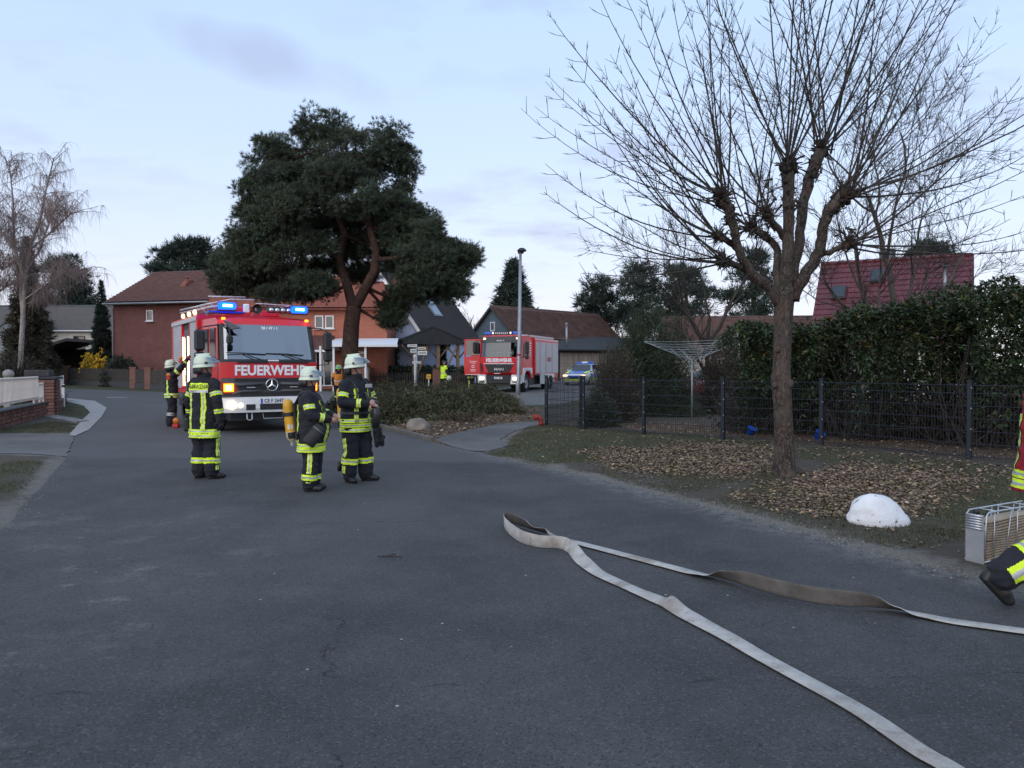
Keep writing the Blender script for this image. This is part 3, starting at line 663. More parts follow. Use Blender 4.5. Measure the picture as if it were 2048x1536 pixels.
def roof_tile():
    tw, th = .23, .40; vs = []; n = 6
    for v, lift in ((0, .034), (th, .004)):
        for i in range(n + 1):
            u = i / n; vs.append((u * tw, v, lift + .03 * max(0, math.sin(u * math.pi * 2 - .5)) ** 1.0 + .004))
    for i in range(n + 1): u = i / n; vs.append((u * tw, 0, .034 + .03 * max(0, math.sin(u * math.pi * 2 - .5)) - .028))
    k = n + 1; fs = [(i, i + 1, k + i + 1, k + i) for i in range(n)] + [(2 * k + i, 2 * k + i + 1, i + 1, i) for i in range(n)]
    return vs, fs
tv, tf = roof_tile(); me = bpy.data.meshes.new('roof_tile'); me.from_pydata(tv, [], tf); me.materials.append(M_TILE_RED)
nrow = int(slope / .34); ncol = 29; cnt = 0; restV = []; restF = []
Rt = Matrix.Rotation(ang, 4, 'X'); fog = MB()
for r in range(nrow - 1, -1, -1):
    for c in range(ncol):
        loc = Vector((c * Wd / ncol, 0, HE - .1)) + Rt @ Vector((0, r * slope / nrow, .01))
        jz = random.uniform(-.004, .004)
        if cnt < 299: link('roof_tile', me, ro7, loc + Vector((0, 0, jz)), (ang + random.uniform(-.01, .01), 0, 0)); cnt += 1
        else: fog.add(tv, tf, 0, False, Matrix.Translation(loc) @ Rt)
fog.build('lower_roof_tiles', M_TILE_RED, ro7)['kind'] = 'stuff'
rc = MB().cyl((0, 0, 0), (.4, 0, 0), .12, .10, 8).mesh('ridge_tile', M_TILE_RED)
for k in range(16): link('ridge_tile', rc, ro7, (k * .4, Dp / 2, HR + .03))
for xx, vv in ((.75, .62), (2.35, .80)):
    T = Matrix.Translation((xx + .25, 0, HE - .1)) @ Rt @ Matrix.Translation((0, slope * vv, 0)); f = MB(); f.box((0, 0, .09), (.62, .85, .12), T=T); fo = f.build('roof_window', M_COPE0, ro7)
    MB().box((0, 0, .16), (.5, .7, .03), T=T).build('pane', M_PANE, fo)
fl = MB(); q = Matrix.Translation((5.35, 0, HE - .1)) @ Rt @ Matrix.Translation((0, slope * .5, 0)); b = q @ Vector((0, 0, 0)); fl.cyl(b, b + Vector((0, 0, 1.45)), .075, n=10); fl.cyl(b + Vector((0, 0, 1.45)), b + Vector((0, 0, 1.53)), .16, .16, 10); fl.build('flue', M_ZINC, hr7)
fl = MB(); fl.cyl((2.6, Dp / 2, HR), (2.6, Dp / 2, HR + .55), .015, n=5); fl.box((2.95, Dp / 2 + .4, HR + .1), (.6, .5, .9)); fl.build('chimney', M_SLATE, hr7)
# ---- carport with black roof
cp = empty('carport', (-6.5, 45.6, .27), R(14), 'open timber carport with black gabled roof beside the small fire engine', 'carport')
rf = MB(); ez, az = 2.95, 3.72; wv = 3.7; dv = 7.0
rf.slab((wv, 0, ez), (wv, dv, ez), (wv / 2, dv, az), (wv / 2, 0, az), .09); rf.slab((0, dv, ez), (0, 0, ez), (wv / 2, 0, az), (wv / 2, dv, az), .09); ro = rf.build('roof', M_FELT, cp)
gb = MB(); gb.prism([(.05, ez - .22), (wv - .05, ez - .22), (wv - .05, ez), (wv / 2, az - .02), (.05, ez)], 'Y', .03, .10); gb.build('gable_boards', M_FELT, ro)
for (x, y) in ((.75, .4), (2.2, .4), (wv - .3, .4), (.75, 6.3), (wv - .3, 6.3)):
    b = MB(); b.box((x, y, 1.35), (.2, .2, 2.75), bev=.01); po = b.build('post', M_TIMBER, cp)
    for sx in (-1, 1):
        br = MB(); br.tube([(x + .09 * sx, y + .01, 1.9), (x + .75 * sx, y + .01, 2.7)], .055, 4); br.build('brace', M_TIMBER, po)
br = MB(); br.tube([(.75, .2, .35), (1.55, .22, 2.6)][::1], .06, 4); br.tube([(2.2, .15, .3), (3.3, .15, 2.6)], .06, 4); br.build('diagonal_strut', M_TIMBER, cp)
# ---- far left: cream house, dark garage
hc = empty('cream_house', (-48, 76, .62), R(3), 'cream house with dark grey roof behind the bare birch', 'house')
wall, ro = gable_house(hc, 10, 8, 4.7, 7.2, M_CREAM, M_TILE_DARK, .4)
window(hc, 5.2, 3.3, 1.1, 1.5, frame=M_DARKWOOD); window(hc, 8.6, 3.3, 1.0, 1.3, frame=M_DARKWOOD); MB().box((5, -.42, 4.55), (10.8, .12, .12)).build('gutter', M_PVC, hc)
hc2 = empty('far_house', (-56, 70, .62), R(-8), 'pale house with dark roof at the far left edge', 'house')
wall, ro = gable_house(hc2, 9.5, 8, 4.0, 6.6, M_CREAM, M_TILE_DARK, .4); window(hc2, 8.2, 2.3, 1.2, 1.4)
gr = empty('dark_garage', (-37.2, 60, .5), R(8), 'open dark wooden garage with flat sloping black roof by the forsythia', 'garage')
b = MB(); b.box((3.2, 4.9, 1.3), (6.4, .12, 2.6)); b.box((.06, 2.5, 1.3), (.12, 5, 2.6)); b.box((6.34, 2.5, 1.3), (.12, 5, 2.6)); b.build('wall', M_DARKWOOD, gr)
rf = MB(); rf.prism([(-.5, 2.35), (2.6, 3.35), (7.0, 3.05), (7.0, 2.85), (2.6, 3.12), (-.5, 2.15)], 'Y', -.6, 5.2); rf.build('roof', M_FELT, gr)
MB().box((5.7, -.3, 1.4), (.22, .22, 2.9)).build('post', M_OLDWOOD, gr)
# ================================================================ TREES, HEDGES, SHRUBS
def bark_mat(name, a, b, c, moss):
    M = bpy.data.materials.new(name); M.use_nodes = True; t = M.node_tree; bs = t.nodes['Principled BSDF']; nn = t.nodes.new; lk = t.links.new
    tcn = nn('ShaderNodeTexCoord'); mp = nn('ShaderNodeMapping'); mp.inputs['Scale'].default_value = (1, 1, .28); lk(tcn.outputs['Object'], mp.inputs[0])
    def nz(sc, src, d=6, r=.7):
        n = nn('ShaderNodeTexNoise'); n.inputs['Scale'].default_value = sc; n.inputs['Detail'].default_value = d; n.inputs['Roughness'].default_value = r; lk(src, n.inputs['Vector']); return n.outputs[0]
    def rmp(v, lo, hi):
        m = nn('ShaderNodeMapRange'); m.inputs[1].default_value = lo; m.inputs[2].default_value = hi; lk(v, m.inputs[0]); return m.outputs[0]
    def mix(f, x, y):
        m = nn('ShaderNodeMix'); m.data_type = 'RGBA'; lk(f, m.inputs['Factor'])
        for i, v in ((6, x), (7, y)):
            if isinstance(v, tuple): m.inputs[i].default_value = (*v, 1)
            else: lk(v, m.inputs[i])
        return m.outputs[2]
    st = nz(26, mp.outputs[0]); col = mix(rmp(st, .35, .65), a, b); col = mix(rmp(nz(3.2, tcn.outputs['Object'], 5), .50, .66), col, c); col = mix(rmp(nz(5.5, tcn.outputs['Object'], 6), .56, .68), col, moss)
    cr = nn('ShaderNodeTexVoronoi'); cr.feature = 'DISTANCE_TO_EDGE'; cr.inputs['Scale'].default_value = 22; wv = nn('ShaderNodeVectorMath'); wv.operation = 'MULTIPLY_ADD'; nv = nn('ShaderNodeTexNoise'); nv.inputs['Scale'].default_value = 9; nv.inputs['Detail'].default_value = 5; lk(tcn.outputs['Object'], nv.inputs['Vector']); lk(nv.outputs['Color'], wv.inputs[0]); wv.inputs[1].default_value = (.16, .16, .16); lk(mp.outputs[0], wv.inputs[2]); lk(wv.outputs[0], cr.inputs['Vector']); cf0 = rmp(cr.outputs['Distance'], .0, .16); gate = rmp(nz(2.4, tcn.outputs['Object'], 4), .40, .62); mxg = nn('ShaderNodeMath'); mxg.operation = 'MAXIMUM'; lk(cf0, mxg.inputs[0]); lk(gate, mxg.inputs[1]); cf = mxg.outputs[0]; col = mix(cf, tuple(v * .5 for v in a), col)
    lk(col, bs.inputs['Base Color']); bs.inputs['Roughness'].default_value = .95; bs.inputs['Specular IOR Level'].default_value = .2
    ad = nn('ShaderNodeMath'); ad.operation = 'ADD'; lk(cf, ad.inputs[0]); lk(st, ad.inputs[1]); bp = nn('ShaderNodeBump'); bp.inputs['Strength'].default_value = .8; bp.inputs['Distance'].default_value = .014; lk(ad.outputs[0], bp.inputs['Height']); lk(bp.outputs[0], bs.inputs['Normal']); MATS[name] = M; return M
M_BARK = bark_mat('grey_brown_bark', (.050, .041, .036), (.13, .105, .09), (.105, .068, .052), (.060, .063, .040))
M_BURR = bark_mat('dark_burr_bark', (.018, .015, .013), (.042, .034, .028), (.05, .034, .026), (.028, .031, .018))
M_TWIG = mat('twig_bark', (.038, .030, .025), .9, var=.35, sc=3)
M_PBARK = bark_mat('pine_bark', (.050, .034, .028), (.105, .062, .047), (.13, .062, .043), (.075, .06, .05))
M_BIRCH = mat('birch_bark', (.26, .22, .20), .85, var=.5, sc=5)
M_BTWIG = mat('birch_twig', (.25, .185, .17), .9, var=.3)
M_PINE = mat('pine_needle', (.048, .066, .038), .75, var=.25, sc=1.2, tint=True)
M_PINE2 = mat('far_pine_needle', (.030, .048, .036), .8, var=.25, sc=.8, tint=True)
M_SPRUCE = mat('spruce_needle', (.028, .044, .032), .8, var=.25, sc=1, tint=True)
M_JUN = mat('juniper_needle', (.075, .078, .040), .8, var=.35, sc=1.4, tint=True)
M_LAUREL = mat('laurel_leaf', (.033, .052, .022), .5, var=.3, sc=1.1, tint=True)
M_BROOM = mat('broom_stem', (.038, .055, .030), .8, var=.25, sc=1, tint=True)
M_TAN = mat('dry_hedge_twig', (.13, .105, .075), .9, var=.3, sc=1, tint=True)
M_YEL = mat('forsythia_flower', (.62, .40, .025), .7, var=.2, sc=2, tint=True)
M_DKLEAF = mat('dark_shrub_leaf', (.030, .042, .026), .7, var=.3, sc=1, tint=True)
M_BRLEAF = mat('bramble_leaf', (.085, .065, .040), .85, var=.35, sc=1.3, tint=True)
M_HEDGE = mat('clipped_hedge_leaf', (.028, .045, .025), .7, var=.3, sc=1, tint=True)
def cat_vf(lst):
    V = []; F = []; b = 0
    for v, f in lst: V.append(v); F.append(np.asarray(f) + b); b += len(v)
    return np.concatenate(V), np.concatenate(F)
def rdir(n): return unit(RNG.normal(size=(n, 3)))
def grow(paths, p, d, L, r, depth, par):
    """recursive bare branch; par: seg, bend, up, kids, ratio, spread"""
    k = max(3, int(L / par['seg'])); pts = [np.array(p, float)]; rad = [r]; d = unit(np.array(d, float))
    r_end = r * par.get('taper', .45)
    for i in range(k):
        d = unit(d + RNG.normal(size=3) * par['bend'] + np.array([0, 0, par['up'] if depth > 0 or 'tipup' not in par else par['tipup']]))
        pts.append(pts[-1] + d * L / k); rad.append(r + (r_end - r) * (i + 1) / k)
    paths.append((np.array(pts), np.array(rad)))
    if depth <= 0: return
    nk = par['kids'] if isinstance(par['kids'], int) else par['kids'][min(depth, len(par['kids']) - 1)]
    for j in range(nk):
        t = RNG.uniform(par.get('t0', .3), 1.0) if j < nk - 1 else 1.0; i = min(int(t * k), k - 1); f = t * k - i; q = pts[i] * (1 - f) + pts[i + 1] * f
        dd = unit(pts[i + 1] - pts[i]); ax = unit(np.cross(dd, RNG.normal(size=3))); a = RNG.uniform(*par['spread'])
        nd = dd * math.cos(a) + ax * math.sin(a)
        rr = max(rad[i] * par['rr'], par['rmin'])
        grow(paths, q, nd, L * RNG.uniform(*par['ratio']), rr, depth - 1, par)
def split_paths(paths, lim): return [p for p in paths if p[1][0] >= lim], [p for p in paths if p[1][0] < lim]
def bare_tree(name, loc, label, stems, depth, par, MB_, MT, group=None, lim=.03):
    root = empty(name, loc, 0, label, 'tree', group); paths = []
    for (p, d, L, r) in stems: grow(paths, p, d, L, r, depth, par)
    a, b = split_paths(paths, lim); V, F = tubes_np(a, 7); npmesh('trunk', V, F, MB_, root, True)
    if b: V, F = tubes_np(b, 3); npmesh('crown', V, F, MT, root, True)
    return root

# ---------------------------------------------------------------- pollarded tree by the road
def pollard():
    D0 = 11.4; base = G(1570, 956); root = empty('pollarded_tree', base, 0, 'bare pollarded tree with long thin upright shoots beside the road', 'tree')
    def P(px, py, dy=0): return np.array(W(px, py, D0 + dy) - base)
    tr = MB(); prof = [(1571, 962, .25), (1570, 948, .205), (1569, 900, .172), (1566, 820, .158), (1563, 770, .165), (1562, 755, .172), (1563, 740, .150), (1564, 690, .148), (1566, 640, .152), (1568, 600, .17), (1570, 575, .18)]
    rings = []
    for px, py, r in prof:
        r *= .86; c = P(px, py); ring = []
        for k in range(20):
            t = 2 * math.pi * k / 20; q = 1 + .09 * noise.noise((math.cos(t) * 1.5, math.sin(t) * 1.5, c[2] * 2.0)) + .07 * noise.noise((math.cos(t) * 4, math.sin(t) * 4, c[2] * 5.0))
            ring.append((c[0] + math.cos(t) * r * q, c[1] + math.sin(t) * r * q, c[2]))
        rings.append(ring)
    tr.loft(rings)
    for (px, py, s) in ((1580, 768, .06), (1550, 770, .045), (1556, 700, .04), (1576, 850, .045)): tr.sphere(P(px, py, -.11), (s, s * .9, s * 1.2), 10)
    tr.build('trunk', M_BARK, root)
    limbs = [  # pixel waypoints, radii, depth drift
        ([(1560, 610), (1535, 572), (1502, 545), (1480, 510), (1470, 470), (1462, 430), (1443, 395)], (.13, .105, .09, .085, .08, .095, .12), -.5),
        ([(1566, 600), (1552, 545), (1556, 500), (1530, 470), (1500, 455)], (.11, .085, .075, .07, .09), .5),
        ([(1570, 600), (1573, 530), (1578, 460), (1576, 400), (1578, 330)], (.15, .12, .11, .115, .13), -.1),
        ([(1580, 600), (1588, 540), (1600, 480), (1604, 420), (1618, 360), (1642, 300)], (.13, .10, .095, .10, .11, .13), .7),
        ([(1584, 600), (1612, 545), (1640, 500), (1646, 450), (1662, 415), (1690, 392)], (.135, .115, .105, .10, .11, .13), -.35),
        ([(1502, 545), (1470, 530), (1445, 522)], (.07, .06, .075), -.5),
        ([(1476, 500), (1455, 480), (1436, 472)], (.06, .055, .07), -.4),
        ([(1630, 515), (1670, 500), (1700, 488)], (.065, .055, .07), -.2),
        ([(1572, 480), (1550, 450), (1530, 425)], (.07, .06, .08), -.4)]
    lb = MB(); knobs = []; gnarl = []
    for pts, rad, dy in limbs:
        n = len(pts); q = [P(x, y, dy * i / (n - 1)) for i, (x, y) in enumerate(pts)]
        # smooth the run of the limb
        fine = []; fr = []
        for i in range(n - 1):
            for t in np.linspace(0, 1, 5)[:-1]: fine.append(q[i] * (1 - t) + q[i + 1] * t + RNG.normal(size=3) * .008); fr.append((rad[i] * (1 - t) + rad[i + 1] * t) * RNG.uniform(.93, 1.08))
        fine.append(q[-1]); fr.append(rad[-1]); fr = [q_ * .74 for q_ in fr]; lb.tube(fine, fr, 12); knobs.append((q[-1], rad[-1] * .92, q[-1] - q[-2])); gnarl.append((fine[-(len(fine) * 2 // 5):], fr[-(len(fine) * 2 // 5):]))
    lb.build('limb', M_BARK, root)
    kn = MB(); stubs = []
    for c, r, d in knobs:
        for j in range(16):
            o = np.clip(RNG.normal(size=3), -1.1, 1.1) * r * np.array([.55, .55, .7]); s = r * RNG.uniform(.2, .5); kn.sphere(c + o, (s, s * RNG.uniform(.6, 1.4), s * RNG.uniform(.6, 1.7)), 7)
        for j in range(30):
            dd = unit(RNG.normal(size=3) + np.array([0, 0, .4])); ln = RNG.uniform(.02, .17) ** 1.15; stubs.append((np.array([c + dd * r * .5, c + dd * (r + ln * .6), c + dd * (r + ln)]), np.array([.016, .012, .007])))
    for gp, gr_ in gnarl:
        for j in range(34):
            i = RNG.integers(0, len(gp)); e = rdir(1)[0]; s = gr_[i] * RNG.uniform(.22, .55); kn.sphere(gp[i] + e * gr_[i] * .8, (s, s * RNG.uniform(.6, 1.3), s * RNG.uniform(.7, 1.8)), 7)
            if RNG.random() < .75: e2 = unit(e + np.array([0, 0, .5])); p_ = gp[i] + e * gr_[i] * .9; ln = RNG.uniform(.03, .22); stubs.append((np.array([p_, p_ + e2 * ln * .6, p_ + unit(e2 + RNG.normal(size=3) * .4) * ln]), np.array([.010, .007, .003])))
    for (px, py, n) in ((1525, 445, 14), (1470, 440, 12), (1580, 420, 10), (1690, 470, 8), (1560, 360, 12), (1620, 330, 10)):
        for j in range(n):
            c = P(px + RNG.normal() * 16, py + RNG.normal() * 16, RNG.normal() * .15); dd = rdir(1)[0]; stubs.append((np.array([c, c + dd * .08, c + dd * RNG.uniform(.1, .22)]), np.array([.02, .014, .006])))
    kn.build('burrs', M_BURR, root)['kind'] = 'stuff'
    V, F = tubes_np(stubs, 5); npmesh('stub', V, F, M_TWIG, root, True)['kind'] = 'stuff'
    shoots = []; twigs = []
    def shoot(c, ang, dep, L, r0):
        d = unit(np.array([math.sin(ang), dep, math.cos(ang)])); k = 12; pts = [c]; rad = [r0]; curl = RNG.uniform(.03, .075) * (1 if abs(ang) > .5 else .3)
        for i in range(k):
            d = unit(d + np.array([0, 0, curl]) + RNG.normal(size=3) * .026); pts.append(pts[-1] + d * L / k); rad.append(r0 * (1 - .78 * (i + 1) / k))
        pts = np.array(pts); shoots.append((pts, np.array(rad)))
        s = L * RNG.uniform(.12, .22); az = RNG.uniform(0, 6.28)
        while s < L * .985:
            i = min(int(s / L * k), k - 1); f = s / L * k - i; q = pts[i] * (1 - f) + pts[i + 1] * f; dd = unit(pts[i + 1] - pts[i]); u = unit(np.cross(dd, np.array([.3, 1, .2]))); v = np.cross(dd, u)
            for sg in (0, math.pi):
                if RNG.random() < .22: continue
                a = az + sg; w_ = u * math.cos(a) + v * math.sin(a); tl = RNG.uniform(.12, .58) * (1.15 - .7 * s / L); e = unit(dd * .75 + w_ * .8); m = q + e * tl * .5 + np.array([0, 0, .015]); t_ = unit(e + np.array([0, 0, .35]))
                end = m + t_ * tl * .5; twigs.append((np.array([q, m, end]), np.array([.0048, .0036, .0024])))
                if tl > .22:
                    for sg2 in (-1, 1): b = unit(e + np.cross(e, w_) * .7 * sg2 + np.array([0, 0, .3])); twigs.append((np.array([m, m + b * tl * .22, m + b * tl * .36]), np.array([.0036, .003, .002])))
            az += 1.57; s += RNG.uniform(.14, .30)
    spec = [(0, -1.6, .15, 18, (2.4, 3.7)), (1, -1.3, .4, 6, (1.8, 3.0)), (2, -.65, .5, 14, (3.4, 5.2)), (3, -.35, .95, 15, (3.4, 5.2)), (4, .0, 1.6, 18, (2.6, 4.6)), (5, -1.95, -.8, 8, (1.8, 3.0)), (6, -1.7, -.5, 6, (1.8, 3.0)), (7, .9, 1.9, 9, (1.8, 3.6)), (8, -1.1, .0, 5, (2.0, 3.2))]
    for ki, a0, a1, n, (l0, l1) in spec:
        c, r, d = knobs[ki]
        for j in range(n):
            a = a0 + (a1 - a0) * (j + RNG.uniform(.1, .9)) / n; shoot(c + RNG.normal(size=3) * r * .5, a, RNG.normal() * .38, RNG.uniform(l0, l1), RNG.uniform(.010, .0185))
    V, F = tubes_np(shoots, 5); npmesh('shoots', V, F, M_TWIG, root, True)['kind'] = 'stuff'
    V, F = tubes_np(twigs, 3); npmesh('twigs', V, F, M_TWIG, root, True)['kind'] = 'stuff'
pollard()

# ---------------------------------------------------------------- pines
def pine(name, label, px, Y, trunk, lobes, nb, rb, nt, ln, wd, kn, M, group=None, base_y=None, lobe_dy=1.0, limb=True):
    x = (px - 1024) / FPX * Y; base = Vector((x, Y, gz(x, Y))); root = empty(name, base, 0, label, 'tree', group); s = Y / FPX
    P = lambda a, b, dy=0: np.array(W(a, b, Y + dy) - base)
    m = MB(); ends = []
    for pts, rad in trunk:
        q = [P(a, b, c) for a, b, c in pts]; fine = []; fr = []
        for i in range(len(q) - 1):
            for t in np.linspace(0, 1, 4)[:-1]: fine.append(q[i] * (1 - t) + q[i + 1] * t); fr.append(rad[i] * (1 - t) + rad[i + 1] * t)
        fine.append(q[-1]); fr.append(rad[-1]); m.tube(fine, fr, 10); ends += q[1:]
    m.build('trunk', M_PBARK, root)
    PP = []; DD = []; br = []; TT = []
    ends = np.array(ends)
    for (a, b, rx, ry, dy) in lobes:
        c = P(a, b, dy * lobe_dy); rv = np.array([rx * s, (rx + ry) * .5 * s, ry * s]) * .92
        if limb:
            e = ends[np.argmin(np.linalg.norm(ends - c, axis=1))]; mid = (e + c) / 2 + np.array([0, 0, -.12 * np.linalg.norm(c - e)]); br.append((np.array([e, mid, c]), np.array([.075, .05, .02]) * (Y / 28) ** .3))
        for k in range(nb):
            o = rdir(1)[0] * RNG.uniform(.45, 1.0) * rv; cc = c + o; r = rb * RNG.uniform(.65, 1.3); n = nt
            d = unit(rdir(n) + np.array([0, 0, .35])); PP.append(cc + d * r * RNG.uniform(.35, 1, (n, 1)) * np.array([1.15, 1.15, .8])); DD.append(unit(d + np.array([0, 0, .35]))); TT.append(np.full((n, 3), RNG.uniform(.5, 1.6)) * (1 + RNG.uniform(-.06, .06, 3)))
            if limb and k % 2 == 0: br.append((np.array([c, (c + cc) / 2 + RNG.normal(size=3) * .08, cc]), np.array([.028, .02, .008])))
    PP = np.concatenate(PP); DD = np.concatenate(DD); TT = np.concatenate(TT)
    V, F = needles(PP, DD, ln, wd, kn); t = np.repeat(TT, kn * 3, 0) * np.repeat(RNG.uniform(.85, 1.15, (len(PP) * kn, 1)), 3, 0)
    npmesh('crown', V, F, M, root, False, t)['kind'] = 'stuff'
    if br: V, F = tubes_np(br, 5); npmesh('branches', V, F, M_PBARK, root, True)['kind'] = 'stuff'
    return root
pine('pine_tree', 'large dark green pine with forked reddish trunk behind the fire engine', 700, 28,
     [([(701, 805, 0), (702, 760, 0), (700, 700, 0), (703, 650, 0), (708, 612, 0)], (.36, .31, .30, .28, .27)),
      ([(708, 618, 0), (732, 575, -.3), (750, 540, -.5), (752, 500, -.5), (738, 455, -.4), (742, 400, 0), (760, 330, 0)], (.20, .185, .165, .15, .12, .09, .05)),
      ([(706, 615, 0), (694, 570, .4), (678, 520, .5), (690, 470, .6), (672, 420, .5), (655, 350, .2), (650, 290, 0)], (.19, .165, .15, .13, .11, .08, .04)),
      ([(678, 520, .5), (640, 492, 0), (600, 500, -.5), (560, 505, -.8)], (.10, .085, .07, .04)),
      ([(752, 520, -.5), (800, 515, -1), (850, 540, -1)], (.09, .07, .04))],
     [(650, 262, 78, 42, 0), (600, 300, 90, 45, 1), (690, 310, 80, 50, -1), (770, 290, 60, 50, 0), (805, 330, 35, 60, .5), (540, 315, 50, 45, 0), (560, 370, 70, 42, -1), (640, 375, 80, 40, 1.5), (710, 390, 85, 45, -1.5), (790, 410, 50, 50, 0),
      (505, 425, 38, 30, 0), (560, 435, 70, 38, -1.5), (640, 445, 70, 36, 1.5), (720, 455, 70, 40, 1.5), (800, 470, 60, 42, 0), (490, 490, 45, 40, 0), (545, 510, 65, 42, -1), (500, 545, 55, 30, .5), (570, 555, 70, 30, 1.5), (650, 540, 60, 30, 2),
      (840, 520, 65, 45, -1), (800, 520, 50, 36, 1.5), (890, 540, 45, 38, 0), (930, 512, 26, 30, 0), (860, 580, 70, 30, .5), (815, 590, 45, 26, .8), (910, 575, 30, 22, 0), (450, 560, 26, 18, 0), (620, 585, 60, 18, 1), (520, 575, 50, 16, 1), (785, 640, 18, 12, .6), (790, 618, 24, 14, .8), (520, 470, 50, 30, -1.5), (480, 530, 45, 30, -1), (465, 575, 34, 16, -.5), (590, 400, 60, 30, -2), (670, 350, 60, 34, -2), (620, 490, 50, 24, -1), (840, 560, 55, 28, -1), (625, 568, 46, 16, -1), (560, 590, 40, 10, -1), (725, 550, 40, 20, 2.2), (745, 335, 55, 36, .5), (770, 420, 50, 40, 1), (690, 430, 60, 30, 1), (600, 350, 60, 30, .5), (860, 500, 40, 30, .5), (830, 440, 40, 40, 0), (850, 470, 40, 36, -.5), (770, 490, 60, 34, 1.2), (890, 505, 30, 26, -.5), (600, 470, 60, 34, 1), (520, 380, 50, 30, 0), (700, 350, 60, 34, 1.5), (560, 470, 50, 34, 1), (700, 500, 50, 30, 2)],
     31, .37, 40, .14, .018, 12, M_PINE)
FP = 'dark pines beyond the gardens on the right'
def far_pine(label, px, Y, top, w_, bot, seed_lobes, grp=None, M=None):
    tr = [([(px, 745, 0), (px + 2, (top + bot) / 2 + 30, 0), (px - 3, top + 25, 0)], (.24, .2, .08))]
    return pine('distant_pine', label, px, Y, tr, seed_lobes, 14, .020 * Y ** .95 * .75, 16, .010 * Y * .75, .0011 * Y, 7, M or M_PINE2, grp)
far_pine('dark pine with spreading crown behind the brown-roofed house', 1190, 74, 555, 45, 650, [(1190, 575, 32, 16, 0), (1175, 605, 25, 14, -1), (1215, 600, 25, 14, 1), (1192, 630, 32, 13, 0), (1225, 640, 22, 12, 0), (1180, 655, 22, 10, 0)], FP)
far_pine('tall round-headed pine left of the pollarded tree', 1282, 70, 525, 50, 660, [(1280, 550, 36, 22, 0), (1265, 580, 32, 20, -1), (1300, 585, 34, 20, 1), (1282, 610, 42, 20, 0), (1255, 625, 25, 15, 0), (1310, 640, 30, 18, 0), (1275, 655, 35, 15, 0)], FP)
far_pine('broad pine seen through the left shoots of the pollarded tree', 1372, 68, 528, 50, 650, [(1350, 548, 30, 18, 0), (1385, 560, 30, 18, 1), (1365, 585, 42, 20, 0), (1405, 590, 25, 18, 0), (1340, 610, 30, 18, 0), (1385, 625, 42, 18, 0), (1350, 645, 30, 15, 0)], FP)
far_pine('pine standing just behind the pollarded trunk', 1505, 66, 500, 50, 650, [(1505, 520, 30, 18, 0), (1490, 550, 35, 20, 0), (1525, 560, 32, 20, 0), (1505, 590, 45, 18, 0), (1470, 600, 30, 18, 0), (1530, 620, 30, 18, 0), (1490, 640, 40, 16, 0)], FP)
far_pine('pine behind the red tiled roof', 1862, 62, 478, 30, 600, [(1850, 500, 26, 13, 0), (1880, 510, 22, 12, 0), (1835, 520, 22, 10, 0), (1862, 535, 30, 12, 0)], FP)
far_pine('pine behind the ridge of the dark red brick house', 375, 82, 485, 60, 560, [(360, 500, 22, 14, 0), (400, 496, 26, 13, 0), (335, 515, 22, 12, 0), (380, 522, 34, 13, 0), (420, 518, 22, 13, 0), (318, 540, 16, 9, 0), (365, 545, 36, 11, 0), (415, 542, 28, 12, 0)])
far_pine('dark rounded tree behind the cream house at the left', 138, 88, 515, 40, 640, [(112, 540, 22, 22, 0), (138, 535, 26, 22, 0), (155, 560, 24, 22, 0), (120, 575, 26, 22, 0), (165, 590, 18, 18, 0), (140, 605, 26, 18, 0), (105, 610, 18, 22, 0), (165, 615, 14, 14, 0)])
def spruce(name, label, px, Y, top, hw, M, levels=26, bott=None, dens=1.0, droop=.35, cat='tree'):
    x = (px - 1024) / FPX * Y; base = Vector((x, Y, gz(x, Y))); root = empty(name, base, 0, label, cat); H = W(px, top, Y).z - base.z; wr = hw * Y / FPX
    MB().tube([(0, 0, 0), (0, 0, H * .6), (0, 0, H * .97)], [H * .018, H * .012, .02], 7).build('trunk', M_PBARK, root)
    PP = []; DD = []
    for l in range(levels):
        t = l / (levels - 1); z = H * (.06 + .93 * t); rad = wr * (1 - t) ** .85 + .05 * wr * RNG.random(); nb = int((7 + 10 * (1 - t)) * dens)
        for b in range(nb):
            a = RNG.uniform(0, 6.28); rr_ = rad * RNG.uniform(.7, 1.12); k = max(3, int(rr_ / wr * 13 * dens)); u = np.sqrt(RNG.uniform(.03, 1, k)); dirv = np.array([math.cos(a), math.sin(a), 0])
            p = dirv[None] * (u * rr_)[:, None]; p[:, 2] = z - droop * rr_ * u ** 1.5 + .10 * rr_ * u ** 4; p += RNG.normal(size=p.shape) * wr * .035; PP.append(p); DD.append(np.tile(dirv + np.array([0, 0, .1]), (k, 1)) + RNG.normal(size=(k, 3)) * .5)
    PP = np.concatenate(PP); DD = np.concatenate(DD); s = wr * .20; V, F = needles(PP, DD, s, s * .20, 7, 1.1)
    npmesh('crown', V, F, M, root, False, tints(len(PP), 21))['kind'] = 'stuff'; return root
spruce('spruce_tree', 'pointed dark spruce rising behind the brown-roofed house', 1027, 86, 524, 76, M_SPRUCE, 44, dens=1.5)
spruce('thuja_tree', 'slim dark conical thuja at the corner of the brick house', 205, 56, 562, 27, M_SPRUCE, 34, dens=1.5, droop=.1)
spruce('brown_conifer', 'broad brownish conifer behind the weeping birch', 58, 50, 478, 55, mat('brown_needle', (.052, .046, .028), .85, var=.35, sc=.7, tint=True), 30, dens=1.4, droop=.45)

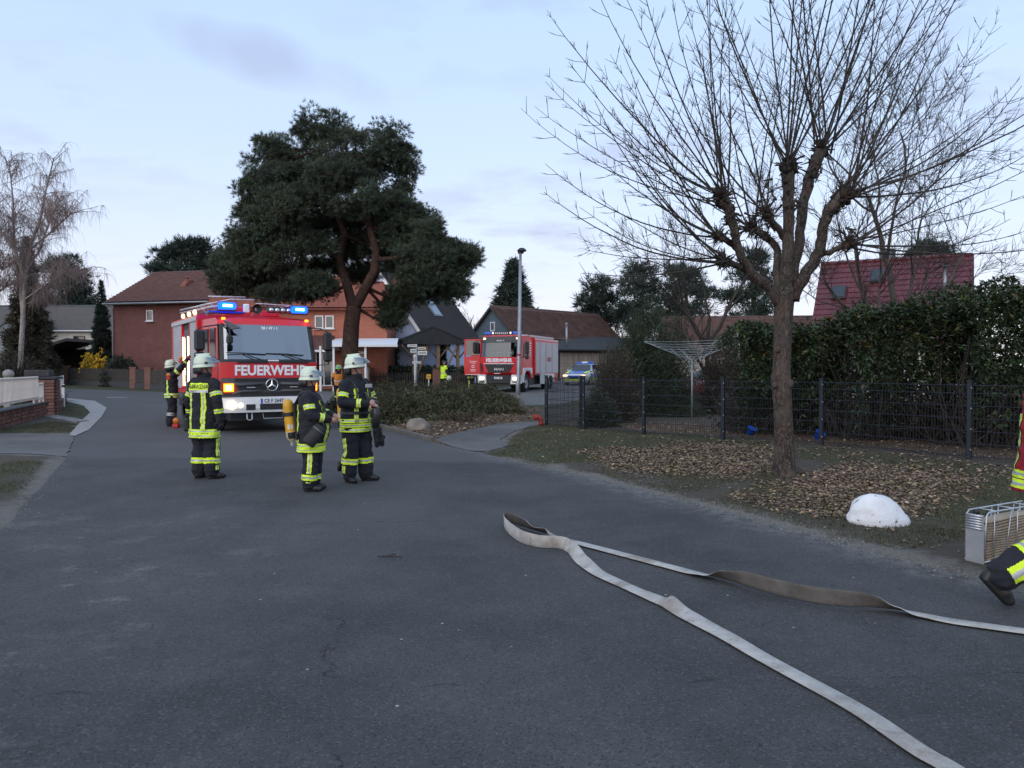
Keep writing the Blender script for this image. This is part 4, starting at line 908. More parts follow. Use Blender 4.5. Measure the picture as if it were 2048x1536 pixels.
# ---------------------------------------------------------------- bare trees
par_b = dict(seg=.35, bend=.10, up=.05, kids=[4, 5, 6, 5, 4], ratio=(.42, .72), spread=(.35, .85), rr=.62, rmin=.0075, t0=.25, taper=.4)
bare_tree('bare_tree', (11.5, 23.8, 0), 'bare spreading tree in front of the red tiled roof', [((0, 0, 0), (-.05, 0, 1), 3.4, .17), ((.15, 0, 1.7), (.18, .1, 1), 5.4, .13), ((.1, 0, 1.8), (-.35, .1, 1), 4.0, .09), ((.2, 0, 2.1), (.9, -.1, .75), 4.2, .08), ((.2, .1, 2.6), (.55, .4, .9), 4.0, .07), ((-.1, .1, 2.3), (-.8, .2, .8), 3.0, .06)], 4, par_b, mat('smooth_bark', (.075, .06, .05), .9, var=.3), M_TWIG)
bare_tree('bare_tree', (7.0, 27.5, 0), 'slender bare tree seen behind the left limb of the pollarded tree', [((0, 0, 0), (.02, 0, 1), 3.4, .13), ((0, 0, 2.0), (-.25, .1, 1), 3.6, .09), ((0, 0, 2.4), (.4, 0, 1), 3.4, .08)], 4, par_b, M_TWIG, M_TWIG)
par_f = dict(seg=.9, bend=.10, up=.06, kids=[3, 4, 4, 4], ratio=(.45, .7), spread=(.3, .75), rr=.6, rmin=.028, t0=.25, taper=.4)
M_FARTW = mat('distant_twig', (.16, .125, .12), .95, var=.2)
for lab, x, y, h in (('hazy bare tree beyond the thuja', -46, 88, 7.5), ('hazy bare tree behind the roof of the dark red brick house', -41, 95, 8.0), ('hazy bare tree between the blue house and the slate gable', -5.5, 88, 6.3), ('hazy bare tree right of the pointed spruce', 8.2, 92, 5.6), ('hazy bare tree at the far end of the brown roof', 12.2, 84, 5.5)):
    bare_tree('distant_tree', (x, y, .6), lab, [((0, 0, 0), (0, 0, 1), h * .55, .16), ((0, 0, h * .3), (.3, 0, 1), h * .5, .09), ((0, 0, h * .3), (-.35, .1, 1), h * .5, .09)], 3, par_f, M_FARTW, M_FARTW, group='bare trees on the skyline', lim=.06)
# weeping birch
def birch():
    Y = 44.0; base = Vector(((40 - 1024) / FPX * Y, Y, gz(0, Y))); root = empty('birch_tree', base, 0, 'weeping bare birch with pale trunk at the left edge', 'tree')
    P = lambda a, b, d=0: np.array(W(a, b, Y + d) - base); paths = []
    stems = [([(40, 735, 0), (45, 650, 0), (50, 560, 0), (58, 500, 0), (80, 440, 0), (92, 380, 0), (108, 315, 0)], .15), ([(46, 640, 0), (40, 560, .3), (28, 480, .5), (26, 400, .5), (18, 320, .5)], .11), ([(50, 560, 0), (30, 500, -1), (0, 460, -1.5), (-30, 400, -1.5)], .11), ([(60, 500, 0), (95, 470, -.5), (128, 440, -.8), (145, 425, -.8)], .07), ([(52, 540, 0), (80, 500, 1), (100, 440, 1.2), (120, 400, 1.2)], .07), ([(34, 520, 0), (5, 540, 0), (-40, 500, 0)], .07), ([(48, 600, 0), (90, 570, 0), (130, 545, 0), (150, 560, 0)], .05), ([(44, 610, 0), (80, 600, .5), (110, 585, .5)], .04), ([(45, 560, 0), (10, 575, 0), (-20, 600, 0)], .05)]
    tp = []; tw = []
    for pts, r in stems:
        q = np.array([P(*p) for p in pts]); k = len(q); tp.append((q, np.linspace(r, max(.025, r * .2), k)))
        for j in range(60 if r > .1 else 40):
            t = RNG.uniform(.3, 1) * (k - 1); i = min(int(t), k - 2); c = q[i] + (q[i + 1] - q[i]) * (t - i); d = unit(np.array([RNG.normal() * .8, RNG.normal() * .7, .95])); L_ = RNG.uniform(.8, 2.0); pp = [c]
            for s_ in range(5): d = unit(d + np.array([0, 0, -.09]) + RNG.normal(size=3) * .12); pp.append(pp[-1] + d * L_ / 5)
            pp = np.array(pp); tw.append((pp, np.linspace(.022, .009, 6)))
            for m in range(17):
                ii = RNG.integers(2, 6); c2 = pp[ii]; d2 = unit(RNG.normal(size=3) * .6 + np.array([0, 0, -.35])); l2 = RNG.uniform(.3, 1.1); p2 = [c2]
                for s_ in range(4): d2 = unit(d2 + np.array([0, 0, -.55])); p2.append(p2[-1] + d2 * l2 / 4)
                tw.append((np.array(p2), np.linspace(.007, .004, 5)))
    V, F = tubes_np(tp, 7); npmesh('trunk', V, F, M_BIRCH, root, True); V, F = tubes_np(tw, 3); npmesh('crown', V, F, M_BTWIG, root, True)['kind'] = 'stuff'
birch()

# ---------------------------------------------------------------- shrubs
def bush(name, label, c, r, M, n, leaf, cat='shrub', group=None, twigs=60, MTW=None, shell=.45, up=.3, clump=0, aspect=.45, lump=.35, tr=(.7, 1.35), floor=0.0, twig_r=.006):
    c = Vector(c); root = empty(name, (c.x, c.y, gz(c.x, c.y)), 0, label, cat, group); r = np.array(r)
    m = max(1, n // max(1, clump)) if clump else n
    d = rdir(m); d[:, 2] = np.abs(d[:, 2]) * 1.0 - .12; rad = RNG.uniform(shell, 1.0, m) ** .6
    lum = np.array([1 + lump * noise.noise((v[0] * 1.9 + c.x, v[1] * 1.9 + c.y, v[2] * 1.9)) + lump * .5 * noise.noise((v[0] * 4.5 + c.x, v[1] * 4.5, v[2] * 4.5 + c.y)) for v in d])
    P = d * (rad * lum)[:, None] * r; P[:, 2] = np.maximum(P[:, 2], .02) + floor; D = unit(d / r * r.mean() + RNG.normal(size=(m, 3)) * .55 + np.array([0, 0, up])); t = RNG.uniform(tr[0], tr[1], (m, 1)) * (1 + RNG.uniform(-.07, .07, (m, 3)))
    if clump: P = np.repeat(P, clump, 0); D = unit(np.repeat(D, clump, 0) + RNG.normal(size=(m * clump, 3)) * .75); t = np.repeat(t, clump, 0)
    V, F = leaf_quads(P, D, leaf * RNG.uniform(.65, 1.3, len(P)), leaf * aspect * RNG.uniform(.7, 1.2, len(P)), .12)
    npmesh('foliage', V, F, M, root, False, np.repeat(t, 4, 0))['kind'] = 'stuff'
    if twigs:
        pa = []
        for k in range(twigs):
            e = rdir(1)[0]; e[2] = abs(e[2]); e = e * r * RNG.uniform(.7, 1.08); b = np.array([e[0] * .25, e[1] * .25, 0]); pa.append((np.array([b, b * .5 + e * .5 + RNG.normal(size=3) * .06, e + np.array([0, 0, floor])]), np.array([.012, .008, .003]) * twig_r / .006))
        V, F = tubes_np(pa, 4); npmesh('stem', V, F, MTW or M_TWIG, root, True)['kind'] = 'stuff'
    return root
# junipers in the island
JG = 'low junipers in the planted island'
for lab, px, py, Y, rx, ry, rz, M_ in (('dense green juniper next to the firefighter in front of the pine', 800, 0, 21.8, 1.15, 1.0, .95, M_JUN), ('olive juniper in the middle of the planted island', 870, 0, 23.6, 1.5, 1.3, .98, M_JUN), ('juniper at the end of the island beside the lamp post boulder', 965, 0, 25.6, 1.35, 1.2, 1.02, M_JUN), ('juniper at the back of the island in front of the picket fence', 800, 0, 27.0, 1.9, 1.2, 1.12, M_JUN), ('juniper behind the others, in front of the bigger far fire engine door', 905, 0, 28.0, 1.7, 1.1, 1.1, M_JUN), ('low juniper at the foot of the pine, behind the firefighters', 725, 0, 24.6, 1.3, 1.2, 1.0, M_JUN)):
    bush('juniper', lab, ((px - 1024) / FPX * Y, Y, .1), (rx, ry, rz), M_, 9000, .15, group=JG, clump=6, aspect=.16, lump=.30, shell=.5, up=.45, twigs=50, floor=.08)
bush('low_shrub', 'small brown leafless shrub in the leaf litter of the island', ((912 - 1024) / FPX * 21.6, 21.6, 0), (.75, .6, .42), M_BRLEAF, 1500, .06, twigs=160, shell=.3)
# left side
bush('tan_hedge', 'tan leafless hedge behind the white fence', ((20 - 1024) / FPX * 34, 34, 0), (2.3, 2.2, 2.45), M_TAN, 11000, .11, cat='hedge', aspect=.10, up=.8, twigs=700, MTW=M_TAN, lump=.2, shell=.3, twig_r=.008)
bush('green_shrub', 'bright green shrub behind the bars of the white fence', ((-6 - 1024) / FPX * 27, 27, 0), (.6, .6, 1.35), mat('bright_leaf', (.10, .15, .03), .6, tint=True), 2500, .08)
bush('forsythia', 'yellow flowering forsythia beside the brick house', ((190 - 1024) / FPX * 52, 52, 0), (1.0, .9, 2.15), M_YEL, 3800, .14, clump=5, lump=.4, up=.7, aspect=.6, shell=.25, floor=.35)
bush('dark_shrub', 'dark rounded shrub right of the forsythia', ((242 - 1024) / FPX * 50, 50, 0), (1.25, 1.1, 2.35), M_DKLEAF, 5200, .16, lump=.2)
bush('dark_shrub', 'low dark green bush under the far cream house', ((150 - 1024) / FPX * 66, 66, 0), (3.6, 1.5, 3.2), M_DKLEAF, 3000, .25)
# right side: shrubs behind the mesh fence
bush('broom_bush', 'tall dark green broom with upright stems behind the mesh fence', ((1300 - 1024) / FPX * 25.5, 25.5, 0), (1.7, 1.1, 4.0), M_BROOM, 36000, .34, clump=5, aspect=.045, up=1.6, twigs=380, MTW=M_BROOM, shell=.15, lump=.25)
bush('bramble_shrub', 'brown twiggy shrub behind the first fence panel', ((1228 - 1024) / FPX * 22.5, 22.5, 0), (.9, .8, 2.5), M_BRLEAF, 4200, .07, twigs=620, shell=.2)
bush('bramble_shrub', 'reddish leafless shrub right of the police car', ((1232 - 1024) / FPX * 30, 30, 0), (1.0, 1.0, 2.5), M_BRLEAF, 1800, .08, twigs=420, shell=.2)
bush('dark_shrub', 'dark low evergreen at the foot of the first fence panel', ((1198 - 1024) / FPX * 20.7, 20.7, 0), (.55, .5, 1.05), M_DKLEAF, 3200, .08)
bush('bramble_shrub', 'tangled brown shrub left of the clothes dryer', ((1448 - 1024) / FPX * 26.5, 26.5, 0), (1.15, .9, 2.8), M_BRLEAF, 5200, .08, twigs=760, shell=.2)
bush('bramble_shrub', 'leafless shrub behind the clothes dryer', ((1475 - 1024) / FPX * 29, 29, 0), (1.6, 1.0, 3.1), M_BRLEAF, 4200, .08, twigs=820, shell=.2)
bush('dark_shrub', 'dark green shrub left of the broom, behind the fence', ((1262 - 1024) / FPX * 26.5, 26.5, 0), (1.2, .9, 2.9), M_BROOM, 7000, .2, aspect=.2, up=.9, twigs=150)
# tall evergreen hedge along the fence
def laurel(name, label, cx, cy, rx, ry, h, n, seed):
    root = empty(name, (cx, cy, 0), 0, label, 'hedge', 'tall evergreen hedge behind the mesh fence'); P = []; 
    m = n; d = rdir(m); d[:, 2] = d[:, 2] * .5 + .5
    x = RNG.uniform(-1, 1, m); y = RNG.uniform(-1, 1, m); z = RNG.uniform(0, 1, m) ** .55
    face = RNG.random(m); y = np.where(face < .6, -1 + RNG.random(m) * .35, y); z = np.where(face > .78, 1 - RNG.random(m) * .10, z)
    nzv = np.array([noise.noise((a * 2.2 + cx, b * 1.2 + cy, c * 2.4)) + .5 * noise.noise((a * 5 + cx, b * 3, c * 5.5)) for a, b, c in zip(x, y, z)])
    bulge = 1 - .35 * np.clip((.45 - z) / .45, 0, 1); top = 1 + nzv * .11; dep = 1 + nzv * .45
    keep = ((z > .36 + .22 * nzv) & (RNG.random(m) < .88 + .4 * nzv)) | (RNG.random(m) < .24)
    P = np.stack([x * rx, y * ry * bulge * dep, z * h * top * (1 - .10 * np.clip(y + .2, -1, 1) ** 2)], 1)[keep]; out = np.stack([x * .3, y * 1.0 - .2, z * .9 - .1], 1)[keep]; m = len(P); k = 6
    D = unit(np.repeat(unit(out), k, 0) + RNG.normal(size=(m * k, 3)) * .7); PP = np.repeat(P, k, 0); t = RNG.uniform(.45, 1.7, (m, 1)) * (1 + RNG.uniform(-.12, .12, (m, 3))); dead = RNG.random((m, 1)) < .05; t = np.where(dead, t * np.array([2.2, 1.1, 1.0]), t); yel = RNG.random((m, 1)) < .10 * (P[:, 2:3] > h * .7) ; t = np.where(yel, t * np.array([1.7, 1.4, .9]), t)
    V, F = leaf_quads(PP, D, .115 * RNG.uniform(.4, 1.35, m * k), .040 * RNG.uniform(.6, 1.4, m * k), .22); npmesh('foliage', V, F, M_LAUREL, root, False, np.repeat(t, k * 4, 0))['kind'] = 'stuff'
    pa = []
    for j in range(int(rx * 130)):
        b = np.array([RNG.uniform(-rx, rx), RNG.uniform(-ry * .6, ry * .6), 0]); e = b + np.array([RNG.normal() * .5, RNG.normal() * .35, RNG.uniform(.7, 2.5)]); pa.append((np.array([b, (b + e) / 2 + RNG.normal(size=3) * .14, e]), np.array([.022, .014, .006])))
        for q in range(3): f = (b + e) / 2 + RNG.normal(size=3) * .15; g_ = f + RNG.normal(size=3) * .4; pa.append((np.array([f, (f + g_) / 2 + RNG.normal(size=3) * .05, g_]), np.array([.008, .006, .003])))
    V, F = tubes_np(pa, 4); npmesh('stem', V, F, M_TWIG, root, True)['kind'] = 'stuff'
laurel('laurel_hedge', 'left end of the tall evergreen hedge, behind the pollarded trunk', 6.6, 19.0, 1.3, 1.3, 2.62, 5600, 1)
laurel('laurel_hedge', 'middle of the tall evergreen hedge under the red roof', 8.7, 17.6, 1.4, 1.4, 2.95, 6400, 2)
laurel('laurel_hedge', 'right bush of the tall evergreen hedge, highest part behind the last fence post', 10.6, 15.9, 1.7, 1.6, 3.25, 9000, 3)
laurel('laurel_hedge', 'end of the tall evergreen hedge running out of the picture at the right', 13.2, 14.6, 1.6, 1.6, 3.2, 6000, 4)
bush('dark_shrub', 'added dark evergreen backing that closes sky gaps in the right end of the tall hedge', (13.5, 18.6, 0), (3.6, 1.2, 2.9), M_DKLEAF, 9000, .17, twigs=120)  # added backing bush, keeps bright sky from showing through the hedge
bush('dark_shrub', 'added dark evergreen backing that closes sky gaps in the left half of the tall hedge', (8.6, 20.8, 0), (3.0, 1.0, 2.5), M_DKLEAF, 7000, .16, twigs=100)  # second added bush, darkens the see-through gaps on this side
# clipped hedge behind the picket fence and dark hedge beside the carport
def box_hedge(label, x0, x1, y, d, h, n, leaf=.12, M=None):
    root = empty('clipped_hedge', ((x0 + x1) / 2, y, gz(0, y)), 0, label, 'hedge'); w_ = (x1 - x0) / 2
    P = RNG.uniform(-1, 1, (n, 3)); ax = RNG.integers(0, 3, n); sg = np.where(RNG.random(n) < .5, -1, 1.0); q = ax == 0; P[q, 1] = -1; q = ax == 1; P[q, 2] = 1; q = ax == 2; P[q, 1] = sg[q]
    P = P * np.array([w_, d / 2, h / 2]) + np.array([0, 0, h / 2]) + RNG.normal(size=(n, 3)) * .07; D = unit(rdir(n) + np.array([0, -.5, .5])); V, F = leaf_quads(P, D, leaf, leaf * .6); npmesh('foliage', V, F, M or M_HEDGE, root, False, tints(n, 4))['kind'] = 'stuff'
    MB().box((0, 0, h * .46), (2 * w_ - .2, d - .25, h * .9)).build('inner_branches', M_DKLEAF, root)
box_hedge('clipped green hedge behind the picket fence', -8.4, -2.4, 47.0, .7, 1.25, 6000)
box_hedge('tall dark hedge between the terrace and the carport', -7.0, -4.2, 50.3, 1.2, 2.55, 4200, .16, M_DKLEAF)
box_hedge('dark hedge closing the garden behind the terrace roof', -9.2, -7.2, 49.3, 1.0, 2.3, 2600, .16, M_DKLEAF)
# ================================================================ VEHICLES
M_RED = mat('fire_engine_red', (.62, .010, .018), .36, var=.10, sc=2, coat=.2)
M_WHITE = mat('white_paint', (.74, .73, .72), .35, var=.08, sc=3, coat=.3)
M_BLACK = mat('black_plastic', (.018, .018, .020), .5, var=.2, sc=8)
M_DKGREY = mat('dark_grey_plastic', (.075, .077, .082), .5, var=.12, sc=6)
M_RUB = mat('tyre_rubber', (.022, .021, .021), .85, var=.25, sc=12, bump=.2)
M_RIM = mat('steel_rim', (.36, .35, .34), .5, .5, var=.25, sc=8)
M_CHROME = mat('chrome', (.75, .76, .78), .18, 1.0, var=.05)
M_ALU = mat('shutter_aluminium', (.50, .51, .53), .42, .35, var=.10, sc=3)
M_GLASS = glass_mat('windscreen_glass', (.6, .63, .66), .27, .03); M_GLASS2 = glass_mat('clear_windscreen', (.5, .55, .58), .05, .04)
M_DARKGL = mat('tinted_glass', (.018, .020, .024), .05, var=0, spec=.9)
M_LET = mat('white_lettering', (.82, .82, .84), .4, var=.03)
M_INT = mat('cab_interior', (.055, .053, .055), .8, var=.3, sc=5)
M_PLATE = mat('number_plate', (.72, .73, .75), .4, var=.03); M_PBLUE = mat('plate_blue', (.02, .08, .42), .4, var=0)
E_BLUE = emis('blue_beacon_lens', (.002, .035, 1.0), 9.0); E_BCORE = emis('blue_beacon_core', (.12, .55, 1.0), 14.0)
E_AMB = emis('amber_lamp', (1.0, .22, .015), 4.0); E_AMBC = emis('amber_lamp_core', (1.0, .62, .20), 9.0)
E_HEAD = emis('headlamp', (1.0, .74, .42), 6.0); E_WARM = emis('warm_light_strip', (1.0, .80, .50), 4.5); E_WORK = emis('work_lamp', (1.0, .66, .36), 3.0)
M_LBLUE = mat('blue_lens_added_glow', (.01, .10, .55), .12, var=0, emit=(.01, .12, .8), es=.12)  # faint glow added to the blue lens although the beacon is off
def cab(root, wd, prof, skip, M, name='cab_body', bulge=.13, pw=5.0, top_in=.0, n=14):
    """cab skin: the side profile swept across the width, rounded in plan; faces of segment numbers in skip stay open"""
    h = wd / 2; xs = [h * math.sin(math.pi / 2 * t) for t in np.linspace(-1, 1, n)]; k = len(prof); s = MB(); vs = []
    for x in xs:
        o = bulge * (abs(x) / h) ** pw
        for (y, z, f) in prof: vs.append((x * (1 - top_in * max(0, z - 1.8)), y + o * f, z - .05 * (abs(x) / h) ** 4 * (1 if z > 2.7 else 0)))
    fs = []
    for i in range(n - 1):
        for j in range(k):
            if j in skip: continue
            fs.append((i * k + j, i * k + (j + 1) % k, (i + 1) * k + (j + 1) % k, (i + 1) * k + j))
    s.add(vs, fs, 0, False); s.add(vs[:k], [tuple(range(k))], 0); s.add(vs[-k:], [tuple(range(k))[::-1]], 0)
    return s.build(name, M, root)
def front_panel(root, name, wd, y0, z0, y1, z1, M, bulge=.13, pw=5.0, th=.02, inset=1.0, full=None, n=14, parent=None, top_in=0.0):
    """a curved panel on the front between two heights"""
    full = full or wd; h = full / 2; xs = [wd / 2 * math.sin(math.pi / 2 * t) * inset for t in np.linspace(-1, 1, n)]; r = []
    for x in xs:
        o = bulge * (abs(x) / h) ** pw; r.append([(x * (1 - top_in * max(0, z0 - 1.8)), y0 + o, z0), (x * (1 - top_in * max(0, z1 - 1.8)), y1 + o, z1), (x * (1 - top_in * max(0, z1 - 1.8)), y1 + o + th, z1), (x * (1 - top_in * max(0, z0 - 1.8)), y0 + o + th, z0)])
    s = MB(); s.loft(r, sm=False); return s.build(name, M, parent or root)
def wheel(root, x, y, r=.48, w_=.28, side=1):
    t = MB(); pr = [(r * .58, -w_ / 2 + .02), (r * .86, -w_ / 2), (r * .97, -w_ * .40), (r, -w_ * .30), (r, w_ * .30), (r * .97, w_ * .40), (r * .86, w_ / 2), (r * .58, w_ / 2 - .02)]
    t.lathe(pr, (x, y, r), 28, ax='X'); o = t.build('wheel', M_RUB, root)
    sgn = side; m = MB(); m.lathe([(r * .60, .11 * sgn), (r * .55, .125 * sgn), (r * .50, .06 * sgn), (r * .30, .03 * sgn), (r * .26, .10 * sgn), (r * .14, .12 * sgn), (.001, .12 * sgn)], (x, y, r), 20, ax='X'); m.lathe([(r * .60, -.1 * sgn), (.001, -.1 * sgn)], (x, y, r), 20, ax='X'); m.build('rim', M_RIM, o)
    nb = MB()
    for k in range(8): a = k * math.pi / 4; nb.cyl((x + .03 * sgn, y + math.cos(a) * r * .38, r + math.sin(a) * r * .38), (x + .075 * sgn, y + math.cos(a) * r * .38, r + math.sin(a) * r * .38), .02, n=6)
    nb.build('wheel_nuts', M_RIM, o)['kind'] = 'stuff'
def mirror(root, x, y, zs, arm, name='mirror'):
    s = MB(); s.tube(arm, .018, 6); o = s.build(name, M_BLACK, root)
    for (z, h, w_, d) in zs: MB().box((x, y, z), (w_, d, h), bev=.05).build('mirror_housing', M_BLACK, o)
    return o
def beacon(root, x, y, z, w_=.42, h=.17, d=.2):
    s = MB(); s.box((x, y, z), (w_, d, h), bev=.04); o = s.build('blue_beacon', E_BLUE, root)
    MB().box((x, y - d / 2 - .004, z + .005), (w_ * .56, .012, h * .36), bev=.005).build('led_core', E_BCORE, o)
    b = MB(); b.box((x, y, z - h / 2 - .02), (w_ * 1.08, d * 1.1, .04), bev=.01); b.tube([(x - w_ * .56, y - d * .4, z - h / 2), (x - w_ * .56, y - d * .4, z + h * .6), (x + w_ * .56, y - d * .4, z + h * .6), (x + w_ * .56, y - d * .4, z - h / 2)], .008, 5); b.build('guard', M_DKGREY, o)
def plate(root, x, y, z, body, w_=.52, h=.11):
    o = MB().box((x, y, z), (w_, .012, h), bev=.004).build('number_plate', M_PLATE, root)
    MB().box((x - w_ / 2 + .025, y - .007, z), (.045, .004, h * .94)).build('country_field', M_PBLUE, o); text('plate_text', body, h * .95, M_BLACK, o, frontT(x + .02, y - .008, z), bold=.002, squash=.86)

# ---------------------------------------------------------------- the large fire engine in front
PH1 = R(32)
fe = empty('fire_engine', (-6.02, 19.25, 0), PH1, 'red fire engine facing the road with lit blue beacons and amber lamp', 'fire engine', 'fire engines')
def engine_front():
    prof = [(.10, .92, 1), (.0, 1.05, 1), (0, 1.74, 1), (.09, 1.80, 1), (.36, 2.70, 1), (.50, 2.86, .8), (.80, 2.93, .3), (2.75, 2.96, 0), (2.75, .60, 0), (1.85, .60, 0), (1.75, .95, 0), (1.35, 1.12, 0), (.85, .95, 0), (.75, .92, 0)]
    cb = cab(fe, 2.42, prof, {3}, M_RED, top_in=.035)
    # interior
    s = MB(); s.box((0, 2.5, 1.9), (2.2, .05, 2.0)); s.box((0, 1.4, 1.25), (2.2, 2.4, .06)); s.box((0, .42, 1.62), (2.15, .55, .26), bev=.06); s.build('dashboard', M_INT, fe)
    for x in (-.65, .65):
        s = MB(); s.box((x, 1.45, 1.95), (.52, .16, .8), bev=.06); s.box((x, 1.45, 2.45), (.28, .12, .22), bev=.05); s.box((x, 1.2, 1.55), (.52, .55, .16), bev=.05); s.build('seat', M_INT, fe)
    s = MB(); s.lathe([(.20, -.012), (.215, 0), (.20, .012), (.19, 0), (.20, -.012)], n=20, T=Matrix.Translation((.62, .78, 1.86)) @ Matrix.Rotation(R(-35), 4, 'X')); s.build('steering_wheel', M_BLACK, fe)
    for x, w_, h, zz in ((-.75, .42, .12, 1.84), (.05, .3, .05, 1.86), (.35, .12, .1, 1.86)): MB().box((x, .30, zz), (w_, .03, h)).build('paper', M_LET, fe)
    g = front_panel(fe, 'windscreen', 2.30, .072, 1.79, .352, 2.70, M_GLASS, full=2.42, th=.012, top_in=.035)
    # dark surround, sun strip and wiper cowl
    front_panel(fe, 'scuttle_panel', 2.36, -.012, 1.70, .062, 1.83, M_BLACK, full=2.42)
    for sx in (-1, 1):
        p = MB(); p.slab((sx * 1.10, .135, 1.80), (sx * 1.19, .20, 1.80), (sx * 1.150, .47, 2.70), (sx * 1.065, .405, 2.70), -.02 * sx); p.build('windscreen_pillar', M_BLACK, fe)
    text('roof_number', '28 / 47 / 1', .10, M_LET, g, Matrix.Translation((.05, .315, 2.615)) @ Matrix.Rotation(R(73), 4, 'X'), bold=.004)
    for x0, x1, z1 in ((-.15, -.95, 1.98), (.95, .0, 1.97)):
        s = MB(); s.tube([(x0, -.03, 1.78), ((x0 + x1) / 2, .055, z1 - .05), (x1 + .3, .085, z1)], .014, 5); s.tube([(x1 - .1, .10, z1 + .01), (x1 + .35, .09, z1), (x1 + .85, .095, z1 - .03)], .012, 5); s.build('wiper', M_BLACK, fe)
    for x in (-.45, .55): MB().box((x, -.03, 1.765), (.75, .03, .06), bev=.01).build('air_intake', M_BLACK, fe)
    MB().box((.05, -.028, 1.80), (.27, .006, .035), bev=.002).build('cab_badge', M_LET, fe)
    # red front panel with lettering
    p = front_panel(fe, 'front_panel', 2.36, -.022, 1.37, -.018, 1.715, M_RED, full=2.42, bulge=.12)
    text('lettering', 'FEUERWEHR', .335, M_LET, p, frontT(.0, -.028, 1.545), bold=.012, squash=.94)
    # grille
    gr = front_panel(fe, 'grille', 2.36, -.010, .90, -.022, 1.365, M_DKGREY, full=2.42)
    for z, w_, h in ((1.315, 1.75, .075), (1.13, 1.55, .10), (.965, 1.5, .09)): front_panel(fe, 'grille_slot', w_, -.030, z - h / 2, -.032, z + h / 2, M_BLACK, full=2.42, th=.015, parent=gr)
    for x in (-.5, .55): MB().box((x, -.045, 1.135), (.2, .01, .02)).build('trim', M_ALU, gr)
    for sx in (-1, 1):
        s = MB(); s.tube([(sx * .22, -.045, 1.225), (sx * .75, -.04, 1.20), (sx * 1.08, .01, 1.26)], .035, 6); s.tube([(sx * .22, -.045, 1.05), (sx * .72, -.04, 1.045), (sx * .95, -.02, .99)], .03, 6); s.build('grille_bar', M_DKGREY, gr)
    st = MB(); rr = .145; st.lathe([(rr - .014, 0), (rr, -.014), (rr + .014, 0), (rr, .014), (rr - .014, 0)], (0, -.075, 1.195), 28, ax='Y')
    for a in (90, 210, 330):
        c, s_ = math.cos(R(a)), math.sin(R(a)); st.add([(-s_ * .03, -.075, 1.195 + c * .03), (s_ * .03, -.075, 1.195 - c * .03), (c * rr, -.075, 1.195 + s_ * rr), (0, -.098, 1.195)], [(0, 2, 3), (2, 1, 3)], 0)
    so = st.build('star_emblem', M_CHROME, fe); MB().cyl((0, -.05, 1.195), (0, -.035, 1.195), .14, n=24).build('emblem_back', M_BLACK, so)
    # headlamps
    for sx in (-1, 1):
        h = MB(); h.prism([(sx * .78, 1.02), (sx * 1.16, .98), (sx * 1.19, 1.27), (sx * .88, 1.25)], 'Y', .005 if 0 else -.035, .10); ho = h.build('headlamp_unit', mat('lamp_housing', (.30, .05, .02), .15, var=.1), fe)
        MB().box((sx * 1.03, -.045, 1.135), (.24, .02, .20), bev=.03).build('amber_lamp', E_AMB, ho); MB().box((sx * 1.03, -.058, 1.135), (.14, .012, .12), bev=.01).build('lamp_core', E_AMBC, ho)
    # bumper
    hb_ = 1.21; xs = [hb_ * math.sin(math.pi / 2 * t) for t in np.linspace(-1, 1, 18)]; r = []
    for x in xs:
        o = .22 * (abs(x) / hb_) ** 6; r.append([(x, -.02 + o, .90), (x, -.10 + o, .86), (x, -.13 + o, .62), (x, -.09 + o, .52), (x, .30, .52), (x, .30, .90)])
    s = MB(); s.loft(r, sm=False); bo = s.build('bumper', M_WHITE, fe)
    for x, w_ in ((-.53, .22), (0.0, .62), (.53, .22), (.83, .2)): MB().box((x, -.122, .655), (w_, .05, .14), bev=.01).build('bumper_opening', M_BLACK, bo)
    front_panel(fe, 'bumper_lip', 2.3, -.14, .525, -.145, .56, M_WHITE, bulge=.2, pw=6, parent=bo, full=2.42)
    plate(fe, 0, -.155, .80, 'CE F 2647', .60, .135)
    for sx in (-1, 1):
        l = MB(); l.sphere((sx * .96, -.085, .70), (.115, .05, .085), 14); lo = l.build('driving_lamp', E_HEAD, fe); MB().sphere((sx * .76, -.10, .70), (.07, .03, .065), 12).build('fog_lamp', E_WORK, lo)
    s = MB(); s.tube([(-.62, -.10, .50), (-.62, -.13, .36), (-.56, -.13, .33), (-.50, -.13, .36), (-.50, -.10, .50)], .016, 6); s.build('towing_hook', M_ALU, fe)
    s = MB(); s.tube([(-.22, -.02, .50), (-.2, -.05, .36), (.26, -.05, .36), (.28, -.02, .50)], .012, 6); s.build('step_bar', M_ALU, fe)
    s = MB(); s.box((0, 1.0, .45), (1.9, 1.7, .28)); s.box((0, 4.6, .55), (2.2, 4.6, .25)); s.build('chassis', M_BLACK, fe)
    # side windows, doors
    for sx in (-1, 1):
        for y0, y1 in ((.52, 1.28), (1.55, 2.5)):
            d = MB(); q = sx * 1.205; d.prism([(y0, 1.78), (y1, 1.78), (y1, 2.62), (y0 + (.22 if y0 < 1 else .03), 2.62)], 'X', q * .985, q + .006 * sx); d.build('side_window', M_DARKGL, fe)
            MB().box((sx * 1.222, y1 - .1, 1.55), (.02, .16, .05)).build('door_handle', M_BLACK, fe)
        for y in (.30, 1.42, 2.62): MB().box((sx * 1.213, y, 1.9), (.006, .014, 1.6)).build('door_gap', M_BLACK, fe)
        w_ = MB(); w_.prism([(.72, .55), (.85, .97), (1.05, 1.15), (1.55, 1.15), (1.78, .97), (1.9, .55), (2.0, .55), (1.88, 1.05), (1.6, 1.25), (1.0, 1.25), (.76, 1.05), (.62, .55)], 'X', sx * 1.16, sx * 1.25); w_.build('wheel_arch', M_BLACK, fe)
